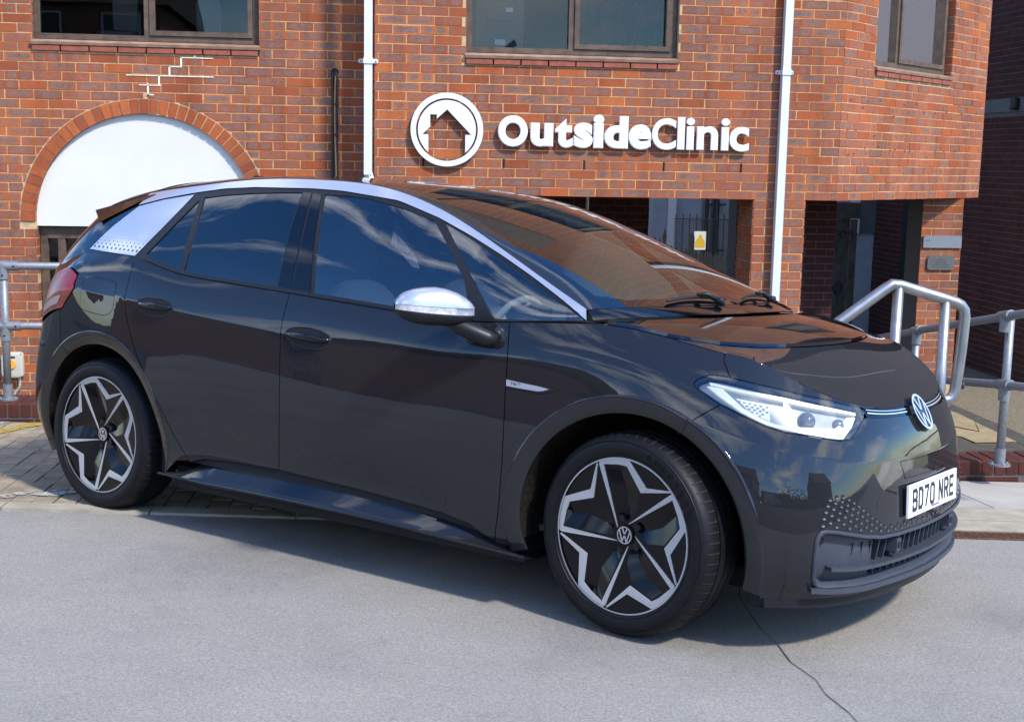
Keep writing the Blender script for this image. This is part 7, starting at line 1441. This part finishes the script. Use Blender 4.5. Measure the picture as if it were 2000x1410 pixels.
# ---- mirrors
MS=np.array([(-0.1455,1.0793,1.0756,1.0595,1.0576),(-0.1415,1.0919,1.0775,1.0588,1.0487),(-0.1288,1.1083,1.0775,1.0578,1.0347),(-0.1105,1.1206,1.077,1.0569,1.0226),(-0.083,1.1312,1.0763,1.0548,1.0123),(-0.0462,1.1377,1.0746,1.052,1.0069),(-0.0038,1.1403,1.073,1.0494,1.0041),(0.0332,1.1356,1.0714,1.0478,1.0032),(0.0742,1.1232,1.0702,1.0459,1.0051),(0.106,1.1069,1.0695,1.045,1.0095),(0.1265,1.0901,1.0693,1.0445,1.0172),(0.136,1.0777,1.0686,1.0443,1.0284),(0.1407,1.0723,1.0686,1.0441,1.0413)])
def msec(t):
    return np.array([np.interp(t,MS[:,0],MS[:,k]) for k in (1,2,3,4)])
for s in (1,-1):
    nt=44; aa=np.linspace(0,PI,nt); ts_=-.0025+.1431*-np.cos(aa); V=[]; D_=np.array([.62,.785]); Np=np.array([.785,-.62])
    prof=[]; 
    for t_ in ts_:
        zt,zc,zb,zl=msec(t_); e_=abs((t_+.0025)/.1435); dm=.066*(1-min(e_,1)**3.2)**(1/2.6)+.0005; ring=[]
        up=[(dm*math.cos(x)**.85 if x<PI/2-.001 else 0.,zc+(zt-zc)*math.sin(x)**.95) for x in np.linspace(PI/2,0,9)]
        bd=[(dm*.97,zc-.0015),(dm*.955,(zc+zb)/2),(dm*.97,zb)]
        lw=[(dm*.99*math.cos(x)**.6 if x<PI/2-.001 else 0.,zb-(zb-zl)*math.sin(x)) for x in np.linspace(0.05,PI/2,8)]
        r_=up+bd+lw; r_=r_+[(-d_,z_) for d_,z_ in r_[::-1][1:-1]]
        for d_,z_ in r_: p2=np.array([2.05,-1.0])+D_*t_+Np*d_; V.append((p2[0],p2[1]*s,z_))
    K=len(r_); F1=[];F2=[];F3=[];F4=[]
    for i in range(nt-1):
        for k_ in range(K):
            q=(i*K+k_,(i+1)*K+k_,(i+1)*K+(k_+1)%K,i*K+(k_+1)%K); kk=k_ if k_<K/2 else K-1-k_
            if kk<8: F1.append(q)
            elif kk<11: (F3 if (9<=kk and k_<K/2 and -.137<ts_[i]<.055) else F4).append(q)
            else: F2.append(q)
    mh=mesh_obj('door_mirror',V,F2,M_trim,car,smooth=True)
    smooth_by_angle(mesh_obj('mirror_cap',V,F1,M_silver,mh),45); mesh_obj('indicator_lens',V,F3,M_indic,mh,smooth=True); mesh_obj('mirror_band',V,F4,M_silver,mh,smooth=True)
    b=MB(); b.tube([(2.085,-.965*s,1.022),(2.12,-.945*s,1.004),(2.16,-.918*s,.985),(2.200,-.888*s,.967),(2.225,-.868*s,.955)],[.022,.029,.031,.030,.026],16); b.build('mirror_arm',M_trim,mh,smooth=True)
# belt trim under the glass
bu=np.linspace(.300,.7135,60)
panel('belt_trim','S4',np.vstack([np.array([[u,.0] for u in bu]),np.array([[u,float(np.interp(u,[.30,.36,.45,.70],[.05,.035,.030,.035]))] for u in bu[::-1]])]),M_trim,off=.0035,gap=0,bev=.001,depth=.016,grid=.012)
bq=np.linspace(.292,.7135,60)
panel('belt_seal','S1',np.vstack([np.array([[u,.988] for u in bq]),np.array([[u,.9999] for u in bq[::-1]])]),M_trim,off=-.003,gap=0,bev=0,depth=.01,grid=.012)
# ---- wipers
for (wa,wb,pv) in ((.42,.86,.74),(1.02,1.50,1.35)):
    pts=[tuple(S3m(.7135-.0035*math.sin(PI*i/13),w)[0]+[0,0,.010]) for i,w in enumerate(np.linspace(wa,wb,14))]
    b=MB(); b.tube(pts,[.004]+[.0065]*12+[.004],6); wpr=b.build('wiper_blade',M_trim,car,smooth=True)
    pp=S3m(.7160,pv)[0]; mid=np.array(pts[7]); b=MB(); b.tube([tuple(pp+[.01,0,.014]),tuple((pp+mid)/2+[0,0,.024]),tuple(mid+[0,0,.008])],[.011,.009,.006],8); b.build('wiper_arm',M_trim,wpr,smooth=True)
    b=MB(); b.sell(tuple(pp+[.012,0,.014]),(.017,.017,.013),3,3,14,8); b.build('wiper_pivot',M_trim,wpr,smooth=True)
# ---- wheels
EL=[(.032,.143),(.711,.649),(.763,.649),(.905,.451),(.964,.249),(.735,-.111),(.872,-.458),(.850,-.462),(.636,-.048),(.866,.248),(.832,.378),(.737,.581),(.064,.154)]
EL=np.array(EL)
OPN=np.array([(.16,.17),(.735,.555),(.815,.375),(.842,.255),(.62,-.015),(.36,-.05),(.20,.02)])
def rot(P,a): c,s=math.cos(a),math.sin(a); return np.asarray(P)@np.array([[c,s],[-s,c]])
RR=.2633
def dish(r): return .030*(1-min(r,1))**1.1+.004
def wheel_mesh(parent,s,spin,lettering):
    """wheel local frame: x along car, z up, outward = -y*s. """
    W=lambda a,b_,d: (a,-s*d,b_)     # d outward
    def rev(name,prof,m,n=96,par=parent):
        V=[];F=[];K=len(prof)
        for i in range(n):
            t=2*PI*i/n
            for r_,d in prof: V.append(W(r_*math.cos(t),r_*math.sin(t),d))
        for i in range(n):
            for k_ in range(K-1): q=(i*K+k_,((i+1)%n)*K+k_,((i+1)%n)*K+k_+1,i*K+k_+1); F.append(q if s<0 else q[::-1])
        o_=mesh_obj(name,V,F,m,par); smooth_by_angle(o_,38); return o_
    # d=0 at wheel face plane (rim lip); tyre bulges a little
    ty=rev('tyre',[(.262,-.012),(.268,.004),(.285,.010),(.305,.0115),(.325,.006),(.336,-.006),(.3425,-.022),(.3455,-.040),(.3465,-.055),(.3465,-.0595),(.340,-.060),(.340,-.067),(.3470,-.0675),(.3474,-.100),(.341,-.1005),(.341,-.1075),(.3474,-.108),(.3474,-.138),(.341,-.1385),(.341,-.1455),(.3468,-.146),(.3455,-.165),(.336,-.195),(.30,-.205),(.262,-.19)],M_rubber,120)
    # shoulder blocks: sipes
    b=MB(); n=64
    for i in range(n):
        t=2*PI*i/n; c,q=math.cos(t),math.sin(t); tx,tz=-q,c; w=.0030
        pr=[(.3300,-.0005),(.3385,-.010),(.3445,-.022),(.3480,-.040),(.3490,-.056)]
        vs=[]
        for r_,d in pr:
            for sg_ in (-1,1): vs.append(W(r_*c+tx*w*sg_,r_*q+tz*w*sg_,d+.0005))
        b.add(vs,[(2*k_,2*k_+1,2*k_+3,2*k_+2) for k_ in range(4)])
    b.build('tread_sipes',M_inner,ty,kind='stuff')
    for r_,d in ((.3215,.0085),(.2745,.0085)): rev('sidewall_ring',[(r_-.0012,d-.001),(r_,d+.0012),(r_+.0012,d-.001)],M_rubber,96,ty)
    if lettering:
        txt='GOODYEAR'; a=R(70)
        for ch in txt:
            v,f=text_mesh(ch,.03,.05); lo=v.min(0);hi=v.max(0); v=(v-[ (lo[0]+hi[0])/2,(lo[1]+hi[1])/2,0])*[.030,.030,.02]
            P=[]
            for x_,y_,z_ in v:
                r_=.298+y_*1.0; an=a-s*x_/r_; P.append(W(r_*math.cos(an)*1,r_*math.sin(an),.0118+max(z_,0)*1.2))
            mesh_obj('sidewall_letter',P,f,M_rimblack,ty); a-=s*.112
    rim=rev('rim',[(.2633,.002),(.2650,-.006),(.258,-.010),(.250,-.012),(.240,-.045),(.232,-.12),(.235,-.19)],M_barrel,96)
    rev('rim_edge',[(.2600,.0035),(.2650,.0030),(.2660,.0000)],M_rimsilver,96,rim)
    # spoke face with five openings
    n=100; outer=np.stack([.985*np.cos(np.linspace(0,2*PI,n+1)[:-1]),.985*np.sin(np.linspace(0,2*PI,n+1)[:-1])],1)
    verts=[outer]; edges=[(i,(i+1)%n) for i in range(n)]; hls=[]
    for k in range(5):
        h=densify(rot(OPN,spin+2*PI*k/5),.06); kk=sum(map(len,verts)); verts.append(h); edges+=[(kk+i,kk+(i+1)%len(h)) for i in range(len(h))]; hls.append(h)
    gx,gy=np.meshgrid(np.arange(-1,1,.075),np.arange(-1,1,.075)); g=np.stack([gx.ravel(),gy.ravel()],1); g=g[np.hypot(*g.T)<.95]
    for h in hls: g=g[~pip(g,inset(h,-.03))]
    V=np.vstack(verts+[g]); vo,_,fo,_,_,_=delaunay_2d_cdt([Vector(p) for p in V],edges,[],0,1e-6); VO=np.array([v[:] for v in vo]); T=[f for f in fo if len(f)==3]
    cen=np.array([VO[list(t)].mean(0) for t in T]); keep=np.hypot(*cen.T)<.99
    for h in hls: keep&=~pip(cen,h)
    T=[t for t,k_ in zip(T,keep) if k_]
    r_=np.hypot(*VO.T); D=np.array([-dish(x) for x in r_]); P=[W(a*RR,c*RR,d) for (a,c),d in zip(VO,D)]
    F=[t if s<0 else t[::-1] for t in T]; base=len(P)
    for h in hls:
        m_=len(h); P+=[W(a*RR,c*RR,-dish(math.hypot(a,c))) for a,c in h]+[W(a*RR*1.0,c*RR*1.0,-dish(math.hypot(a,c))-.028) for a,c in inset(h,.02)]
        F+=[(base+i,base+(i+1)%m_,base+m_+(i+1)%m_,base+m_+i) for i in range(m_)]; base+=2*m_
    o_=mesh_obj('spokes',P,F,M_rimblack,parent); smooth_by_angle(o_,35)
    for k in range(5):
        e_=densify(rot(EL,spin+2*PI*k/5),.06); t_=tessellate_polygon([[Vector((x,y,0)) for x,y in e_]]); m_=len(e_)
        P=[W(a*RR,c*RR,-dish(math.hypot(a,c))+.0035) for a,c in e_]+[W(a*RR,c*RR,-dish(math.hypot(a,c))-.001) for a,c in e_]
        mesh_obj('polished_facet',P,[t for t in t_]+[(i,(i+1)%m_,(i+1)%m_+m_,i+m_) for i in range(m_)],M_rimsilver,o_)
    # hub cap, bolts
    b=MB(); b.tube([W(0,0,-.034),W(0,0,-.024)],.034,32); hc=b.build('hub_cap',M_rimblack,parent)
    T=Matrix([[1 if s>0 else -1,0,0,0],[0,0,-s,-s*(-.0235)],[0,1,0,0],[0,0,0,1]])
    T=T if True else T; emblem(hc,.030,T,M_rimsilver,M_rimblack,.001)
    for k in range(5):
        a=PI/2+.30+2*PI*k/5; b=MB(); b.tube([W(.058*math.cos(a),.058*math.sin(a),-.045),W(.058*math.cos(a),.058*math.sin(a),-.026)],.0115,12); b.tube([W(.058*math.cos(a),.058*math.sin(a),-.026),W(.058*math.cos(a),.058*math.sin(a),-.0255)],.006,6); b.build('wheel_bolt',M_trim,hc)
    b=MB(); b.tube([W(0,0,-.105),W(0,0,-.085)],.165,48); b.tube([W(0,0,-.085),W(0,0,-.06)],.085,32); b.build('brake_disc',M_disc,parent,smooth=False)
    sgn=-1
    pts=[(.150*math.cos(a),.150*math.sin(a)) for a in np.linspace(PI-.35,PI+.45,8)]; b=MB(); b.tube([W(x,z,-.085) for x,z in pts],.030,10); b.build('brake_caliper',M_disc,parent,smooth=True)
wheels=[(2.77,-.861,1,-.0755,0.,True),(0,-.862,1,0,.16,False),(2.77,.861,-1,-.0755,.3,False),(0,.862,-1,0,.1,False)]
for x,y,s,steer,spin,lt_ in wheels:
    wh=bpy.data.objects.new('wheel',None); COL.objects.link(wh); wh.parent=car; wh.location=(x,y,.3466); wh.rotation_euler=(0,0,steer); wheel_mesh(wh,s,spin,lt_)
# ---- interior
def seat(x,y,parent=car):
    t=MB(); t.sell((x,y,.50),(.27,.24,.085),4,4,24,12); o_=t.build('seat',M_seat,parent,smooth=True)
    T=Matrix.Rotation(R(-20),3,'Y'); t=MB(); t.sell((x-.30,y,.80),(.065,.235,.33),3,3.2,28,16,T); t.build('seat_back',M_seat,o_,smooth=True)
    t=MB(); t.sell((x-.335,y,.86),(.05,.15,.30),3,3,24,12,T); t.build('seat_panel',M_seatdark,o_,smooth=True)
    t=MB(); t.sell((x-.44,y,1.235),(.055,.13,.105),3,3,24,12,T); t.build('headrest',M_seatdark,o_,smooth=True)
    return o_
for y_ in (-.38,.38): seat(1.52,y_)
t=MB(); t.sell((.72,0,.46),(.25,.60,.10),5,5,24,10); rs=t.build('rear_seat',M_seat,car,smooth=True); t=MB(); t.sell((.42,0,.80),(.08,.60,.32),4,5,28,12,Matrix.Rotation(R(-22),3,'Y')); t.build('rear_seat_back',M_seatdark,rs,smooth=True)
for y_ in (-.36,0,.36): t=MB(); t.sell((.31,y_,1.14),(.05,.13,.09),3,3,20,10); t.build('headrest',M_seatdark,rs,smooth=True)
t=MB(); t.prism([(2.05,.80),(2.05,.93),(2.15,.985),(2.45,1.00),(2.80,1.02),(2.80,.86),(2.2,.80)],-.70,.70,lambda u,z,d:(u,d,z)); db=t.build('dashboard',M_dash,car)
t=MB(); t.box(2.02,2.04,-.50,-.24,.93,1.06); t.box(2.04,2.06,-.14,.16,.93,1.09); t.build('display_screen',M_plasticgrey,db)
n=30; t=MB(); T=Matrix.Translation((1.93,-.38,.93))@Matrix.Rotation(R(-62),4,'Y'); t.tube([tuple(T@Vector((.175*math.cos(a),.175*math.sin(a),0))) for a in np.linspace(0,2*PI,n+1)],.016,8,False); stw=t.build('steering_wheel',M_dash,car,smooth=True)
t=MB(); t.tube([tuple(T@Vector((-.17,0,0))),tuple(T@Vector((.17,0,0)))],.02,8); t.tube([tuple(T@Vector((0,-.17,0))),tuple(T@Vector((0,.17,0)))],.018,8); t.tube([tuple(T@Vector((0,0,0))),tuple(T@Vector((0,0,-.15)))],.035,10); t.build('steering_spoke',M_dash,stw,smooth=True)
for s in (1,-1):
    V=[];F=[];n=40
    for i,u in enumerate(np.linspace(float(u_of_x(.5)),float(u_of_x(2.35)),n)):
        p=S1(u,.965)[0]; V+=[(p[0],(p[1]+.055)*s,p[2]-.01),(p[0],(p[1]+.10)*s,p[2]-.05),(p[0],(p[1]+.10)*s,.45)]
    for i in range(n-1):
        for k_ in range(2): F.append((i*3+k_,(i+1)*3+k_,(i+1)*3+k_+1,i*3+k_+1))
    mesh_obj('door_card',V,F,M_dash,car)
b=MB(); b.box(.3,2.4,-.74,.74,.28,.30); b.build('cabin_floor',M_seatdark,car)
# headlining just under the roof
U=np.linspace(.30,.548,24); Wd=np.linspace(.10,1.90,16); UU,WW=np.meshgrid(U,Wd,indexing='ij'); X=S3m(UU.ravel(),WW.ravel())-[0,0,.03]
mesh_obj('headlining',X,[(i*16+j,(i+1)*16+j,(i+1)*16+j+1,i*16+j+1) for i in range(23) for j in range(15)],M_dash,car,smooth=True)
print('objects',len(bpy.data.objects))
